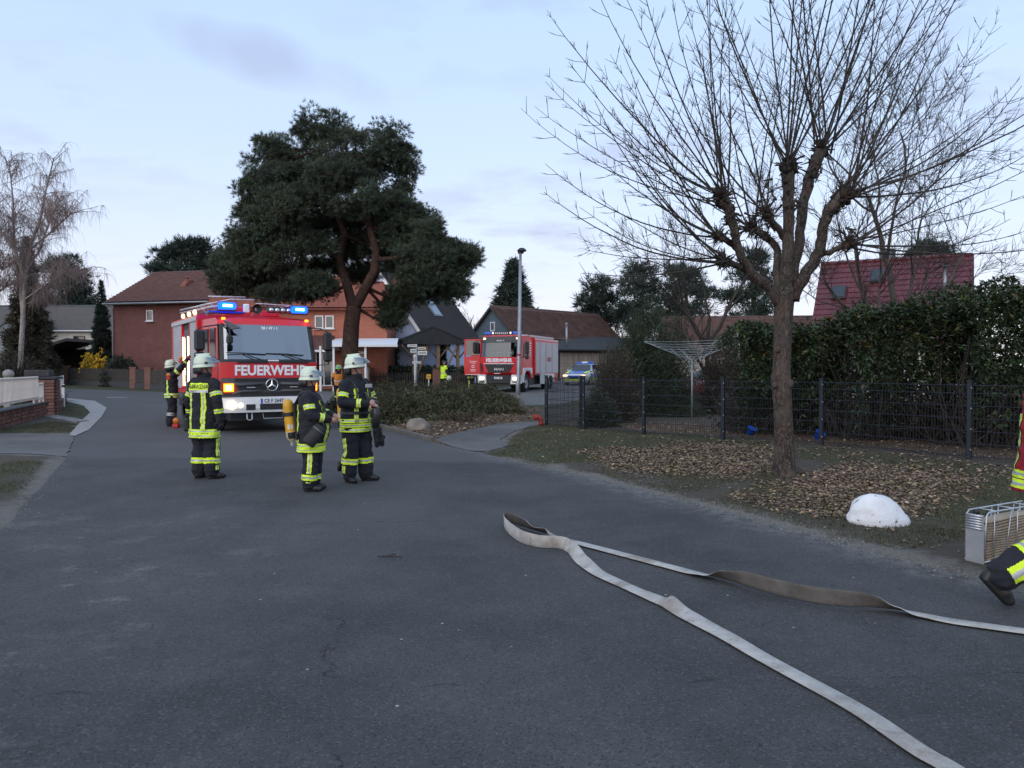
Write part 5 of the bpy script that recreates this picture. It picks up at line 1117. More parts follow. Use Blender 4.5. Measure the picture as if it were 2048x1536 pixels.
    # mirrors
    mirror(fe, -1.66, .12, [(2.28, .52, .24, .14), (1.88, .26, .24, .14)], [(-1.15, .40, 2.68), (-1.5, .2, 2.62), (-1.68, .15, 2.58), (-1.68, .15, 1.72), (-1.2, .3, 1.75)])
    mirror(fe, 1.50, .14, [(2.30, .50, .22, .14), (1.90, .26, .22, .14)], [(1.12, .42, 2.66), (1.35, .25, 2.64), (1.52, .16, 2.55), (1.52, .16, 1.70), (1.2, .3, 1.68)])
    mirror(fe, -1.0, -.05, [(2.30, .22, .16, .09)], [(-1.10, .40, 2.72), (-.98, .15, 2.62), (-.98, .0, 2.45), (-1.0, -.03, 2.35)], 'kerb_mirror')
    s = MB(); s.slab((-1.10, .20, 2.78), (-.95, .10, 2.55), (-.72, .06, 2.58), (-.98, .22, 2.75), .03); s.build('sun_visor', M_DKGREY, fe)
    for sx in (-1, 1): MB().box((sx * 1.04, .46, 2.84), (.09, .05, .06), bev=.01).build('marker_lamp', E_AMB, fe)
engine_front()
def engine_body():
    s = MB(); s.box((0, 5.0, 1.98), (2.30, 4.35, 2.1)); s.box((0, 2.9, 2.0), (2.5, .22, 2.1)); s.box((0, 7.1, 2.0), (2.5, .2, 2.1)); s.box((0, 5, 3.0), (2.5, 4.4, .14)); s.box((0, 5, .93), (2.5, 4.4, .1))
    for y in (4.02, 5.35): s.box((-1.2, y, 2.0), (.1, .08, 2.0)); s.box((1.2, y, 2.0), (.1, .08, 2.0))
    s.build('equipment_body', M_RED, fe)
    def shutter(x, y0, y1, z0, z1):
        m = MB(); n = int((z1 - z0) / .06)
        for k in range(n): m.box((x, (y0 + y1) / 2, z0 + (k + .5) * (z1 - z0) / n), (.03, y1 - y0, (z1 - z0) / n - .006), bev=.004)
        return m.build('roller_shutter', M_ALU, fe)
    shutter(-1.225, 3.03, 3.97, 1.0, 2.92); shutter(-1.225, 5.42, 6.98, 1.0, 2.92)
    for y0, y1 in ((3.03, 3.97), (4.08, 5.3), (5.42, 6.98)): shutter(1.225, y0, y1, 1.0, 2.92)
    # open, lit locker on the side of the brick house
    MB().box((-1.17, 4.68, 1.95), (.03, 1.2, 1.95)).build('locker', M_INT, fe)
    MB().cyl((-1.215, 4.32, 1.08), (-1.215, 4.32, 2.52), .035, n=8).build('light_strip', E_WARM, fe); MB().cyl((-1.215, 5.15, 1.08), (-1.215, 5.15, 2.52), .035, n=8).build('light_strip', E_WARM, fe)
    for z in (1.3, 1.75, 2.6): MB().box((-1.19, 4.75, z), (.05, .6, .25), bev=.02).build('stowed_gear', M_DKGREY, fe)
    MB().box((-1.262, 5.0, 2.96), (.03, 4.2, .12), bev=.01).build('rail', M_ALU, fe); MB().box((1.262, 5.0, 2.96), (.03, 4.2, .12), bev=.01).build('rail', M_ALU, fe)
    for y in (3.0, 3.9, 4.9): m = MB(); m.sphere((-1.27, y, 3.13), (.055, .09, .075), 10); m.build('scene_lamp', E_WORK, fe)
    wheel(fe, -1.02, 1.3, .46, .27, -1); wheel(fe, 1.02, 1.3, .46, .27, 1); wheel(fe, -1.0, 5.1, .46, .5, -1); wheel(fe, 1.0, 5.1, .46, .5, 1)
    # roof: beacons, lamps, horn, ladder, boxes, guard rails, aerials
    beacon(fe, -.90, .72, 3.17); beacon(fe, .92, .72, 3.14)
    s = MB(); s.box((-.42, .75, 3.13), (.14, .12, .22), bev=.02); s.build('roof_box', M_LET, fe)
    s = MB(); s.lathe([(.05, .1), (.06, -.02), (.12, -.14), (.13, -.15), (.05, -.05)], (-.16, .82, 3.12), 16, ax='Y'); s.build('siren_horn', M_DKGREY, fe)
    s = MB(); s.box((.42, .78, 3.11), (.62, .16, .14), bev=.03); s.tube([(.1, .7, 3.2), (.76, .7, 3.2)], .012, 5); lo = s.build('lamp_bar', M_DKGREY, fe)
    for k in range(4): m = MB(); m.sphere((.20 + k * .15, .70, 3.11), (.06, .035, .06), 12); m.build('lamp', M_CHROME, lo)
    s = MB(); s.box((-.85, 1.15, 3.03), (.9, .5, .05)); s.build('roof_tray', M_PBLUE, fe)
    ld = MB()
    for x in (-1.02, -.62): ld.tube([(x, 1.7, 3.22), (x, 6.9, 3.34)], .035, 6); ld.tube([(x, 2.0, 3.32), (x, 7.0, 3.44)], .03, 6)
    for k in range(17): ld.cyl((-1.02, 1.8 + k * .3, 3.23 + k * .007), (-.62, 1.8 + k * .3, 3.23 + k * .007), .015, n=6)
    ld.build('ladder', M_ALU, fe)
    s = MB(); s.box((-.1, 3.9, 3.20), (.7, 1.6, .26), bev=.03); s.box((.75, 3.8, 3.16), (.55, 1.8, .18), bev=.03); s.build('roof_locker', M_RED, fe)
    s = MB(); s.tube([(.1, 1.9, 3.05), (.1, 1.9, 3.36), (1.05, 1.9, 3.34), (1.05, 1.9, 3.02)], .014, 5); s.tube([(1.05, 1.9, 3.34), (1.1, 5, 3.36)], .014, 5); s.tube([(-1.05, 2.4, 3.02), (-1.2, 2.6, 3.30), (-.4, 2.6, 3.50), (.15, 2.3, 3.48)], .02, 5); s.tube([(-1.1, 2.0, 3.5), (-.15, 2.0, 3.52)], .02, 5); s.build('roof_rail', M_ALU, fe)
    for x, y in ((-.45, 1.9), (.62, 1.7)): MB().cyl((x, y, 3.0), (x + .02, y, 3.95), .006, .003, 4).build('aerial', M_BLACK, fe)
engine_body()

# ---------------------------------------------------------------- the second fire engine further back
fm = empty('fire_engine', (-.72, 42.5, .22), R(-20.6), 'distant red fire engine with open door, silver shutters and white bumper corners', 'fire engine', 'fire engines')
def engine2():
    prof = [(.10, .98, 1), (.0, 1.1, 1), (0, 1.88, 1), (.07, 1.95, 1), (.24, 2.78, 1), (.30, 3.12, .8), (.42, 3.18, .3), (1.9, 3.22, 0), (1.9, .75, 0), (1.75, 1.0, 0), (1.35, 1.2, 0), (.9, 1.05, 0), (.8, .98, 0)]
    cab(fm, 2.44, prof, {3}, M_RED, top_in=.02)
    s = MB(); s.box((0, 1.75, 2.1), (2.2, .05, 2.1)); s.box((0, 1.0, 1.35), (2.2, 1.6, .06)); s.box((0, .40, 1.82), (2.15, .5, .22), bev=.05)
    for x in (-.6, .6): s.box((x, 1.3, 2.1), (.5, .16, .8), bev=.06)
    s.build('cab_interior', M_INT, fm)
    g = front_panel(fm, 'windscreen', 2.26, .060, 1.95, .232, 2.78, M_GLASS2, full=2.44, th=.012, top_in=.02)
    f = front_panel(fm, 'windscreen_header', 2.40, .215, 2.76, .29, 3.10, mat('dark_blue_black', (.018, .022, .030), .35, var=0), full=2.44, top_in=.02, bulge=.11)
    text('roof_number', '28 / 21 / 1', .10, M_LET, f, Matrix.Translation((0, .215, 2.86)) @ Matrix.Rotation(R(78), 4, 'X'), bold=.004)
    for sx in (-1, 1): MB().box((sx * .98, .30, 2.98), (.16, .06, .10), bev=.02).build('marker_lamp', E_HEAD if 0 else E_WORK, fm)
    for sx in (-1, 1):
        p = MB(); p.slab((sx * 1.10, .14, 1.95), (sx * 1.19, .20, 1.95), (sx * 1.16, .38, 2.78), (sx * 1.08, .32, 2.78), -.02 * sx); p.build('windscreen_pillar', M_RED, fm)
    text('lettering', 'FEUERWEHR', .27, M_LET, fm, frontT(0, -.008, 1.765) @ Matrix.Shear('XZ', 4, (.0, .0)), bold=.014, squash=1.0)
    p = MB(); p.prism([(-.85, 1.56), (.85, 1.56), (.62, 1.10), (-.62, 1.10)], 'Y', -.02, -.008); gg = p.build('grille', M_BLACK, fm)
    text('maker_name', 'MAN', .20, M_ALU, gg, frontT(0, -.022, 1.27), bold=.004, squash=1.3); MB().box((0, -.025, 1.585), (1.8, .01, .035)).build('trim', M_LET, gg)
    s = MB(); s.lathe([(.09, 0), (.115, -.01), (.09, -.02)], (0, -.02, 1.53), 16, ax='Y', sy=.6); s.build('emblem', M_CHROME, gg)
    for sx in (-1, 1): MB().prism([(sx * .98, 1.15), (sx * 1.08, 1.15), (sx * 1.16, 1.60), (sx * 1.08, 1.60)], 'Y', -.012, .06).build('side_vent', M_BLACK, fm)
    MB().box((-.1, -.012, 1.05), (.36, .006, .03)).build('badge', M_LET, fm)
    s = MB(); s.box((0, .10, .72), (1.5, .25, .48), bev=.03); s.box((0, .2, .45), (2.0, .3, .12), bev=.02); s.build('bumper_centre', M_BLACK, fm); plate(fm, -.05, -.035, .80, 'CE F 880', .52, .12)
    for sx in (-1, 1):
        m = MB(); m.prism([(sx * .70, .46), (sx * 1.20, .48), (sx * 1.24, .95), (sx * .78, .99)], 'Y', -.10, .40); b = m.build('bumper_corner', M_WHITE, fm)
        l = MB(); l.box((sx * .98, -.105, .77), (.26, .03, .14), bev=.02); l.build('headlamp', E_HEAD, b); MB().box((sx * .98, -.104, .585), (.3, .02, .06)).build('step_slot', M_BLACK, b)
        d = MB(); q = sx * 1.222; d.prism([(.55, 1.95), (1.45, 1.95), (1.45, 2.75), (.75, 2.75)], 'X', q - .02 * sx, q + .006 * sx); d.build('side_window', M_DARKGL, fm)
        w_ = MB(); w_.prism([(.62, .55), (.72, 1.0), (.95, 1.22), (1.55, 1.22), (1.85, 1.0), (2.0, 1.0), (2.0, 1.36), (.5, 1.36), (.42, .95), (.42, .55)], 'X', sx * 1.15, sx * 1.262); w_.build('mudguard', M_WHITE, fm)
    for k in range(6): MB().box((1.226, 1.72, 2.05 + k * .14), (.012, .28, .06)).build('reflective_dash', M_LET, fm)
    mirror(fm, 1.55, .25, [(2.45, .70, .22, .14), (1.95, .25, .2, .14)], [(1.15, .35, 2.82), (1.5, .27, 2.85), (1.57, .26, 2.0), (1.2, .35, 1.9)]); mirror(fm, -1.55, .2, [(2.5, .6, .2, .14)], [(-1.15, .35, 2.82), (-1.5, .22, 2.9), (-1.57, .21, 2.2)])
    # open passenger door swung forward
    dr = empty('cab_door', (-1.22, .45, 0), R(6)); dr.parent = fm
    # the door leaf lies along its own -x axis from the hinge
    s = MB(); s.prism([(0, .95), (-1.02, .95), (-1.05, 1.95), (-.72, 1.98), (-.55, 2.08), (-.1, 2.10), (0, 2.02)], 'Y', -.03, .03); s.box((-.98, 0, 2.45), (.08, .05, 1.0)); s.box((-.52, 0, 2.93), (.98, .05, .08)); s.box((-.05, 0, 2.5), (.07, .05, .9))
    s.build('door_leaf', M_RED, dr); MB().box((-.52, .0, 2.5), (.85, .012, .85)).build('door_glass', M_DARKGL, dr); MB().box((-.5, -.034, .98), (.9, .006, .03)).build('door_stripe', M_LET, dr); MB().box((-.07, -.034, 1.5), (.03, .006, 1.0)).build('door_edge_stripe', M_LET, dr)
    for wl, z in ((.46, 1.72), (.30, 1.63), (.36, 1.25), (.30, 1.17)): MB().box((-.5, -.033, z), (wl, .004, .028)).build('door_marking', M_LET, dr)
    s = MB(); s.lathe([(.06, 0), (.075, -.004), (.09, 0)], (-.5, -.034, 1.43), 14, ax='Y'); s.build('door_crest', M_LET, dr)
    MB().box((-.28, -.10, 2.45), (.3, .12, .62), bev=.04).build('door_mirror', M_BLACK, dr)
    # roof light bar
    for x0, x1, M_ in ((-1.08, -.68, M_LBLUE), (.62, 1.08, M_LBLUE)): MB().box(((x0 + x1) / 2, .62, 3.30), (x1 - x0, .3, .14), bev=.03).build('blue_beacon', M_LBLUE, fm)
    lb = MB().box((-.03, .62, 3.29), (1.28, .26, .13), bev=.02).build('light_bar', M_BLACK, fm)
    for k in range(7): MB().box((-.38 + k * .115, .485, 3.29), (.06, .01, .08), rot=Matrix.Rotation(R(25), 4, 'Y')).build('reflective_slash', M_LET, lb)
    for x in (-.55, .5): MB().box((x, .485, 3.30), (.10, .02, .10)).build('lamp', M_CHROME, lb)
    # body
    s = MB(); s.box((0, 4.75, 2.02), (2.48, 4.5, 2.1)); s.box((0, 2.2, 1.9), (2.3, .7, 2.2)); s.build('equipment_body', M_RED, fm); s = MB(); s.box((0, 4.4, .62), (2.0, 5.2, .5)); s.build('chassis', M_BLACK, fm)
    for sx in (-1, 1):
        MB().box((sx * 1.245, 4.75, 3.02), (.02, 4.45, .05)).build('reflective_stripe', M_LET, fm)
        for (y0, y1, z0, z1) in ((2.62, 3.32, 1.05, 2.86), (3.4, 4.45, .40, 2.86), (4.53, 5.65, 1.05, 2.86), (5.73, 6.95, 1.05, 2.86)):
            m = MB(); n = int((z1 - z0) / .11)
            for k in range(n): m.box((sx * 1.25, (y0 + y1) / 2, z0 + (k + .5) * (z1 - z0) / n), (.03, y1 - y0 - .04, (z1 - z0) / n - .004), bev=.003)
            m.build('roller_shutter', M_ALU, fm)
        m = MB(); m.prism([(4.5, 1.0), (6.2, 1.0), (6.2, .45), (6.0, .45), (5.85, .78), (5.5, .92), (5.15, .85), (4.85, .6), (4.8, .45), (4.5, .45)], 'X', sx * 1.18, sx * 1.255); m.build('wheel_arch', M_WHITE, fm)
        MB().box((sx * 1.235, 6.55, .75), (.03, .6, .55)).build('rear_corner', M_RED, fm)
    text('side_number', '28/21/1', .34, mat('red_lettering', (.45, .015, .02), .4, var=0), fm, Matrix.Translation((1.275, 5.1, 1.85)) @ Matrix.Rotation(R(90), 4, 'Z') @ Matrix.Rotation(R(90), 4, 'X'), bold=.006, squash=.75)
    for (x, y, w_) in ((-1.02, 1.3, .3), (1.02, 1.3, .3), (-1.0, 5.4, .5), (1.0, 5.4, .5)): wheel(fm, x, y, .52, w_, 1 if x > 0 else -1)
    s = MB()
    for x in (-.9, -.5, .5, .9): s.tube([(x, 2.8, 3.22), (x, 6.9, 3.22)], .035, 5)
    for k in range(12): s.cyl((-.9, 3 + k * .33, 3.22), (-.5, 3 + k * .33, 3.22), .015, n=5); s.cyl((.5, 3 + k * .33, 3.22), (.9, 3 + k * .33, 3.22), .015, n=5)
    s.box((.72, 4.9, 3.18), (.5, 4.0, .12)); s.build('roof_ladder', M_ALU, fm)
    MB().box((0, 2.15, 3.1), (1.8, .5, .3), bev=.04).build('roof_locker', M_ALU, fm)
engine2()

# ---------------------------------------------------------------- cars
def car(name, loc, rz, label, paint, police=False):
    root = empty(name, loc, rz, label, 'car'); L_ = 4.75
    # stations along the length: y, half width, bonnet/shoulder height, roof height, roof half width
    st = [(0, .62, .55, .60, .55), (.08, .78, .66, .70, .66), (.35, .86, .74, .80, .74), (1.05, .90, .84, .93, .78), (1.35, .91, .88, .98, .76), (1.95, .91, .90, 1.38, .60), (2.3, .91, .91, 1.46, .58), (3.3, .91, .92, 1.47, .58), (4.0, .90, .93, 1.40, .58), (4.5, .88, .92, 1.08, .66), (4.68, .82, .80, .88, .7), (4.75, .74, .6, .66, .66)]
    rings = [[(-w_ * .92, y, .22), (-w_, y, .38), (-w_, y, sh), (-rw, y, rh - .03), (-rw * .7, y, rh), (rw * .7, y, rh), (rw, y, rh - .03), (w_, y, sh), (w_, y, .38), (w_ * .92, y, .22)] for (y, w_, sh, rh, rw) in st]
    MB().loft(rings, sm=False).build('body', paint, root)
    g = MB(); g.quad((-.70, 1.36, 1.0), (.70, 1.36, 1.0), (.56, 1.93, 1.40), (-.56, 1.93, 1.40)); o = g.build('windscreen', M_DARKGL, root); o.location = (0, -.015, .02)
    for sx in (-1, 1):
        for (y0, y1, y2, y3) in ((1.62, 2.55, 2.5, 2.0), (2.62, 3.45, 3.4, 2.6), (3.52, 4.2, 4.0, 3.5)):
            w_ = MB(); w_.quad((sx * .905, y0, .95), (sx * .905, y1, .96), (sx * .64, y2, 1.39), (sx * .64, y3, 1.39)); w_.build('side_window', M_DARKGL, root).location = (sx * .012, 0, .01)
        MB().box((sx * .98, 1.62, 1.0), (.18, .1, .13), bev=.03).build('mirror', paint, root)
        MB().box((sx * .62, .06, .66), (.34, .12, .13), bev=.03).build('headlamp', mat('clear_lamp', (.6, .6, .62), .1, var=0) if not police else mat('police_lamp', (.7, .6, .5), .1, var=0, emit=(1, .55, .25), es=1.2), root)
        MB().box((sx * .70, 4.70, .80), (.28, .06, .16), bev=.02).build('tail_lamp', mat('tail_lamp', (.4, .01, .01), .2, var=0, emit=(1, .03, .02), es=.8), root)
        for y in (.92, 3.75): wheel(root, sx * .80, y, .32, .2, sx)
    MB().box((0, -.005, .52), (.7, .02, .16), bev=.01).build('radiator_grille', M_BLACK, root)
    if police:
        M_B = mat('police_blue', (.015, .12, .50), .35, var=.05, coat=.4); M_Y = mat('police_yellow', (.62, .85, .03), .45, var=.04, emit=None)
        for sx in (-1, 1):
            MB().prism([(1.0, .50), (4.4, .50), (4.4, .82), (1.0, .80)], 'X', sx * .905, sx * .922).build('blue_band', M_B, root)
            MB().prism([(.9, .36), (4.5, .40), (4.5, .50), (2.2, .48), (.9, .56)], 'X', sx * .905, sx * .924).build('yellow_band', M_Y, root); MB().prism([(1.0, .80), (2.2, .80), (4.4, .88), (4.4, .80)], 'X', sx * .905, sx * .925).build('yellow_band', M_Y, root)
        MB().quad((-.70, .36, .825), (.70, .36, .825), (.72, 1.30, .985), (-.72, 1.30, .985)).build('blue_bonnet', M_B, root)
        for sx in (-1, 1): MB().quad((sx * .50, .34, .83), (sx * .76, .36, .818), (sx * .76, 1.30, .975), (sx * .64, 1.30, .99)).build('bonnet_stripe', M_Y, root).location = (0, 0, .006)
        MB().box((0, -.01, .40), (1.2, .03, .10)).build('yellow_bumper_band', M_Y, root); MB().box((0, .0, .62), (.9, .02, .09)).build('blue_front_band', M_B, root)
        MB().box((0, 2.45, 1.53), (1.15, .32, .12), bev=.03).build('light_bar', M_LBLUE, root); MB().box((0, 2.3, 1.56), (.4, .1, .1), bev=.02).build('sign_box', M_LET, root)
    return root
pc = Vector(((1137 - 1024) / FPX * 51.5, 51.5, 0)); car('police_car', (pc.x + .35, pc.y, gz(0, 51.5)), R(-24), 'blue, yellow and silver police car parked behind the distant fire engine', mat('silver_paint', (.55, .57, .60), .3, .4, var=.05), True)
car('parked_car', ((1358 - 1024) / FPX * 35.5, 35.5, .08), R(-58), 'red car parked beyond the broom bush and clothes dryer', mat('red_car_paint', (.42, .015, .02), .25, var=.05, coat=.5))
car('parked_car', (-33.0, 65.4, .55), R(188), 'dark car with red tail lamps inside the dark garage', mat('black_car_paint', (.02, .02, .025), .25, var=.05, coat=.5))
# ================================================================ FENCES, WALLS, STREET FURNITURE
M_ANTH = mat('anthracite_steel', (.018, .024, .034), .45, .2, var=.15)
M_GALV = mat('galvanised_steel', (.33, .35, .38), .5, .55, var=.15, sc=5)
M_WFENCE = mat('cream_white_paint', (.66, .61, .56), .5, var=.08, sc=4)
M_STONE = mat('red_sandstone', (.17, .085, .065), .9, var=.35, sc=9, bump=.6, bsc=25, rnd=.3)
M_MORTAR = mat('mortar', (.13, .11, .10), .95, var=.2)
M_COPE = mat('dark_coping', (.045, .045, .048), .8, var=.4, sc=6)
M_ROCK = mat('granite_boulder', (.145, .125, .105), .9, var=.45, sc=6, bump=.7, bsc=18, c2=(.25, .215, .175))
# ---- mesh panel fence
FPTS = [Vector(q) for q in ((.95, 21.3), (1.86, 20.0), (3.16, 18.45), (4.72, 17.2), (6.42, 15.95), (8.0, 13.45), (10.2, 11.4))]
mf = empty('mesh_fence', (0, 0, 0), 0, 'dark blue-grey double-rod mesh fence along the verge', 'fence')
FH = 1.32
for i, p in enumerate(FPTS):
    b = MB(); b.box((p.x, p.y, FH / 2 + .0), (.075, .075, FH + .12), rz=.7, bev=.008); po = b.build('post', M_ANTH, mf); MB().box((p.x, p.y, FH + .075), (.085, .085, .025), rz=.7).build('post_cap', M_ANTH, po)
    for k in range(4): MB().cyl((p.x - .01, p.y - .05, .2 + k * .36), (p.x - .01, p.y - .066, .2 + k * .36), .013, n=6).build('bolt', M_GALV, po)
def panel(a, b):
    s = MB(); d = (b - a); ln = d.length; u = d / ln; n = Vector((-u.y, u.x)) * .014; k = int(ln / .055)
    for i in range(1, k):
        q = a + u * (ln * i / k); s.tube([(q.x, q.y, .06), (q.x, q.y, FH + .03)], .0042, 3, caps=False)
    for z in (.08, .30, .52, .74, .96, 1.18, FH):
        for sg in (-1, 1): s.tube([(a.x + n.x * sg, a.y + n.y * sg, z), (b.x + n.x * sg, b.y + n.y * sg, z)], .0055, 4, caps=False)
    s.build('mesh_panel', M_ANTH, mf)['kind'] = 'stuff'
for a, b in zip(FPTS[:-1], FPTS[1:]): panel(a, b)
PB = [FPTS[0], Vector((2.1, 23.4)), Vector((3.4, 25.6))]
for p in PB[1:]: b = MB(); b.box((p.x, p.y, FH / 2), (.075, .075, FH + .12), rz=.5, bev=.008); b.build('post', M_ANTH, mf)
for a, b in zip(PB[:-1], PB[1:]): panel(a, b)
# ---- boulders
def boulder(name, label, loc, r, M, seed, soft=False):
    bm = bmesh.new(); bmesh.ops.create_icosphere(bm, subdivisions=4, radius=1)
    for v in bm.verts:
        c = v.co.copy(); q = 1 + .22 * noise.noise(c * 1.1 + Vector((seed, 0, 0))) + .10 * noise.noise(c * 2.7 + Vector((0, seed, 0))) + .03 * noise.noise(c * 8)
        c = c * (1 + (q - 1) * (.55 if soft else 1))
        if not soft: c.x = math.copysign(abs(c.x) ** .85, c.x); c.z = math.copysign(abs(c.z) ** .8, c.z)
        else: c.z -= .22 * c.x; c.x *= 1.05 if c.z < .2 else .95
        v.co = Vector((c.x * r[0], c.y * r[1], c.z * r[2]))
    me = bpy.data.meshes.new(name); bm.to_mesh(me); bm.free(); me.materials.append(M)
    for p in me.polygons: p.use_smooth = True
    return tag(link(name, me, None, loc, (0, 0, seed)), label, 'boulder')
g = G(1028, 829); boulder('boulder', 'large grey boulder at the foot of the lamp post', (g.x, g.y + .3, .22), (.42, .40, .46), M_ROCK, 2.2)
g = G(833, 866); boulder('boulder', 'grey boulder at the kerb of the planted island', (g.x, g.y + .25, .10), (.31, .28, .25), M_ROCK, 5.1)
g = G(1772, 1056)
def white_paint_mat():
    M = mat('whitewashed_stone', (.72, .72, .73), .75, var=.06, sc=5, bump=.4, bsc=30); t = M.node_tree; b = t.nodes['Principled BSDF']; src = b.inputs['Base Color'].links[0].from_socket
    nz = t.nodes.new('ShaderNodeTexNoise'); nz.inputs['Scale'].default_value = 14; nz.inputs['Detail'].default_value = 5; tcn = t.nodes.new('ShaderNodeTexCoord'); t.links.new(tcn.outputs['Object'], nz.inputs['Vector'])
    mr = t.nodes.new('ShaderNodeMapRange'); mr.inputs[1].default_value = .655; mr.inputs[2].default_value = .70; t.links.new(nz.outputs[0], mr.inputs[0])
    mx = t.nodes.new('ShaderNodeMix'); mx.data_type = 'RGBA'; t.links.new(mr.outputs[0], mx.inputs['Factor']); t.links.new(src, mx.inputs[6]); mx.inputs[7].default_value = (.17, .16, .15, 1); t.links.new(mx.outputs[2], b.inputs['Base Color']); return M
boulder('painted_stone', 'white painted stone on the verge beside the road', (g.x, g.y + .14, .05), (.335, .24, .27), white_paint_mat(), .25, True)
# ---- red standpipe
g = G(1084, 853); hy = MB(); hy.tube([(0, 0, 0), (0, 0, .12), (-.01, -.01, .18), (-.06, -.03, .23), (-.13, -.05, .235)], .062, 12); hy.cyl((-.13, -.05, .235), (-.17, -.062, .235), .09, n=14); hy.cyl((-.17, -.062, .235), (-.20, -.07, .235), .07, n=14); hy.cyl((0, 0, .05), (0, 0, .08), .08, n=12)
tag(hy.build('standpipe', mat('faded_red_paint', (.30, .035, .03), .55, var=.25, sc=10), None, (g.x - .03, g.y - .1, .03)), 'small red bent standpipe at the corner of the mesh fence', 'standpipe')
# ---- street lamp
g = G(1036, 822); lp = empty('street_lamp', (g.x, g.y, .1), 0, 'tall galvanised street lamp with small black head', 'street lamp')
MB().tube([(0, 0, 0), (.0, 0, 1.0), (.02, 0, 1.05), (.09, 0, 5.75)], [.085, .085, .078, .052], 14).build('pole', M_GALV, lp)
MB().cyl((.035, 0, 1.95), (.037, 0, 2.02), .082, n=14).build('band', mat('red_band', (.35, .03, .05), .5), lp)
s = MB(); s.lathe([(.06, 5.72), (.07, 5.78), (.15, 5.80), (.16, 5.84), (.08, 5.92), (.001, 5.93)], (.14, 0, 0), 12, sx=1.1); s.box((.05, 0, 5.76), (.12, .1, .1), bev=.02); s.build('lamp_head', M_BLACK, lp)
# ---- sign post with arms
sp_ = empty('sign_post', ((833.5 - 1024) / FPX * 43, 43, gz(0, 43)), 0, 'grey post carrying several white direction arms', 'signpost')
def szx(px): return (px - 833.5) / FPX * 43
def szz(py): return W(833, py, 43).z - gz(0, 43)
MB().cyl((0, 0, 0), (0, 0, szz(688)), .035, n=8).build('pole', M_GALV, sp_)
M_SIGN = mat('white_sign', (.66, .66, .62), .5, var=.05); M_SIGN2 = mat('cream_sign', (.62, .54, .40), .5, var=.05); M_SIGNG = mat('pale_green_sign', (.55, .62, .58), .5, var=.05); M_SINK = mat('grey_sign_print', (.16, .16, .17), .6)
for x0, x1, y0, y1, M_, dy in ((815.5, 834, 689, 694, M_SIGN, -.05), (836, 852, 694, 699.5, M_SIGN2, -.06), (821, 833, 698, 705.5, M_SIGNG, -.05), (836, 854.5, 702, 710, M_SIGN, -.06), (825, 842, 723, 727, M_SIGN, -.05)):
    b = MB().box(((szx(x0) + szx(x1)) / 2, dy, (szz(y0) + szz(y1)) / 2), (szx(x1) - szx(x0), .025, szz(y0) - szz(y1)), bev=.004).build('sign_arm', M_, sp_)
    MB().box(((szx(x0) + szx(x1)) / 2, dy - .014, (szz(y0) + szz(y1)) / 2), ((szx(x1) - szx(x0)) * .78, .003, (szz(y0) - szz(y1)) * .30)).build('print', M_SINK, b)
lt = empty('garden_lantern', ((830 - 1024) / FPX * 44.6, 44.6, gz(0, 44.6)), 0, 'white garden lantern on a post behind the sign post', 'lantern')
MB().cyl((0, 0, 0), (0, 0, 1.62), .045, n=8).build('pole', M_PVC, lt); s = MB(); s.lathe([(.06, 1.62), (.12, 1.95), (.14, 1.98), (.02, 2.10), (.001, 2.14)], n=8); s.build('lantern_head', M_PVC, lt)
ym = empty('hydrant_marker', ((857.5 - 1024) / FPX * 44.3, 44.3, gz(0, 44.3)), 0, 'small yellow marker plate on a white post by the picket fence', 'marker'); MB().cyl((0, 0, 0), (0, 0, .75), .03, n=8).build('post', M_PVC, ym); MB().box((0, -.04, .82), (.27, .04, .27), bev=.02).build('plate', mat('yellow_plate', (.75, .36, .01), .4), ym); MB().box((0, -.062, .84), (.15, .004, .05)).build('print', M_SINK, ym)
# ---- picket fence behind the island
pf = empty('picket_fence', (0, 0, 0), 0, 'low weathered picket fence in front of the clipped hedge', 'fence'); pk = MB().box((0, 0, .45), (.075, .025, .9)).mesh('picket', M_DARKWOOD)
for x0, x1, y in ((-8.35, -4.75, 45.9), (-4.2, -1.85, 45.7)):
    n = int((x1 - x0) / .14)
    for i in range(n): link('picket', pk, pf, (x0 + i * .14, y, gz(0, y) + .12 + random.uniform(-.02, .02)), (0, random.uniform(-.02, .02), 0))
    for z in (.35, .8): MB().box(((x0 + x1) / 2, y + .035, gz(0, y) + z), (x1 - x0, .04, .07)).build('rail', M_DARKWOOD, pf)
for x, M_, h, lab in ((-4.48, M_BRICK3, 1.25, 'brick gate pillar between the two runs of picket fence'), (-8.75, M_CREAM, 1.35, 'pale rendered pillar at the left end of the picket fence')):
    q = empty('gate_pillar', (x, 45.8, gz(0, 45.8)), 0, lab, 'pillar'); MB().box((0, 0, h / 2), (.45, .4, h)).build('shaft', M_, q); MB().box((0, 0, h + .03), (.52, .48, .06)).build('cap', M_COPE, q)
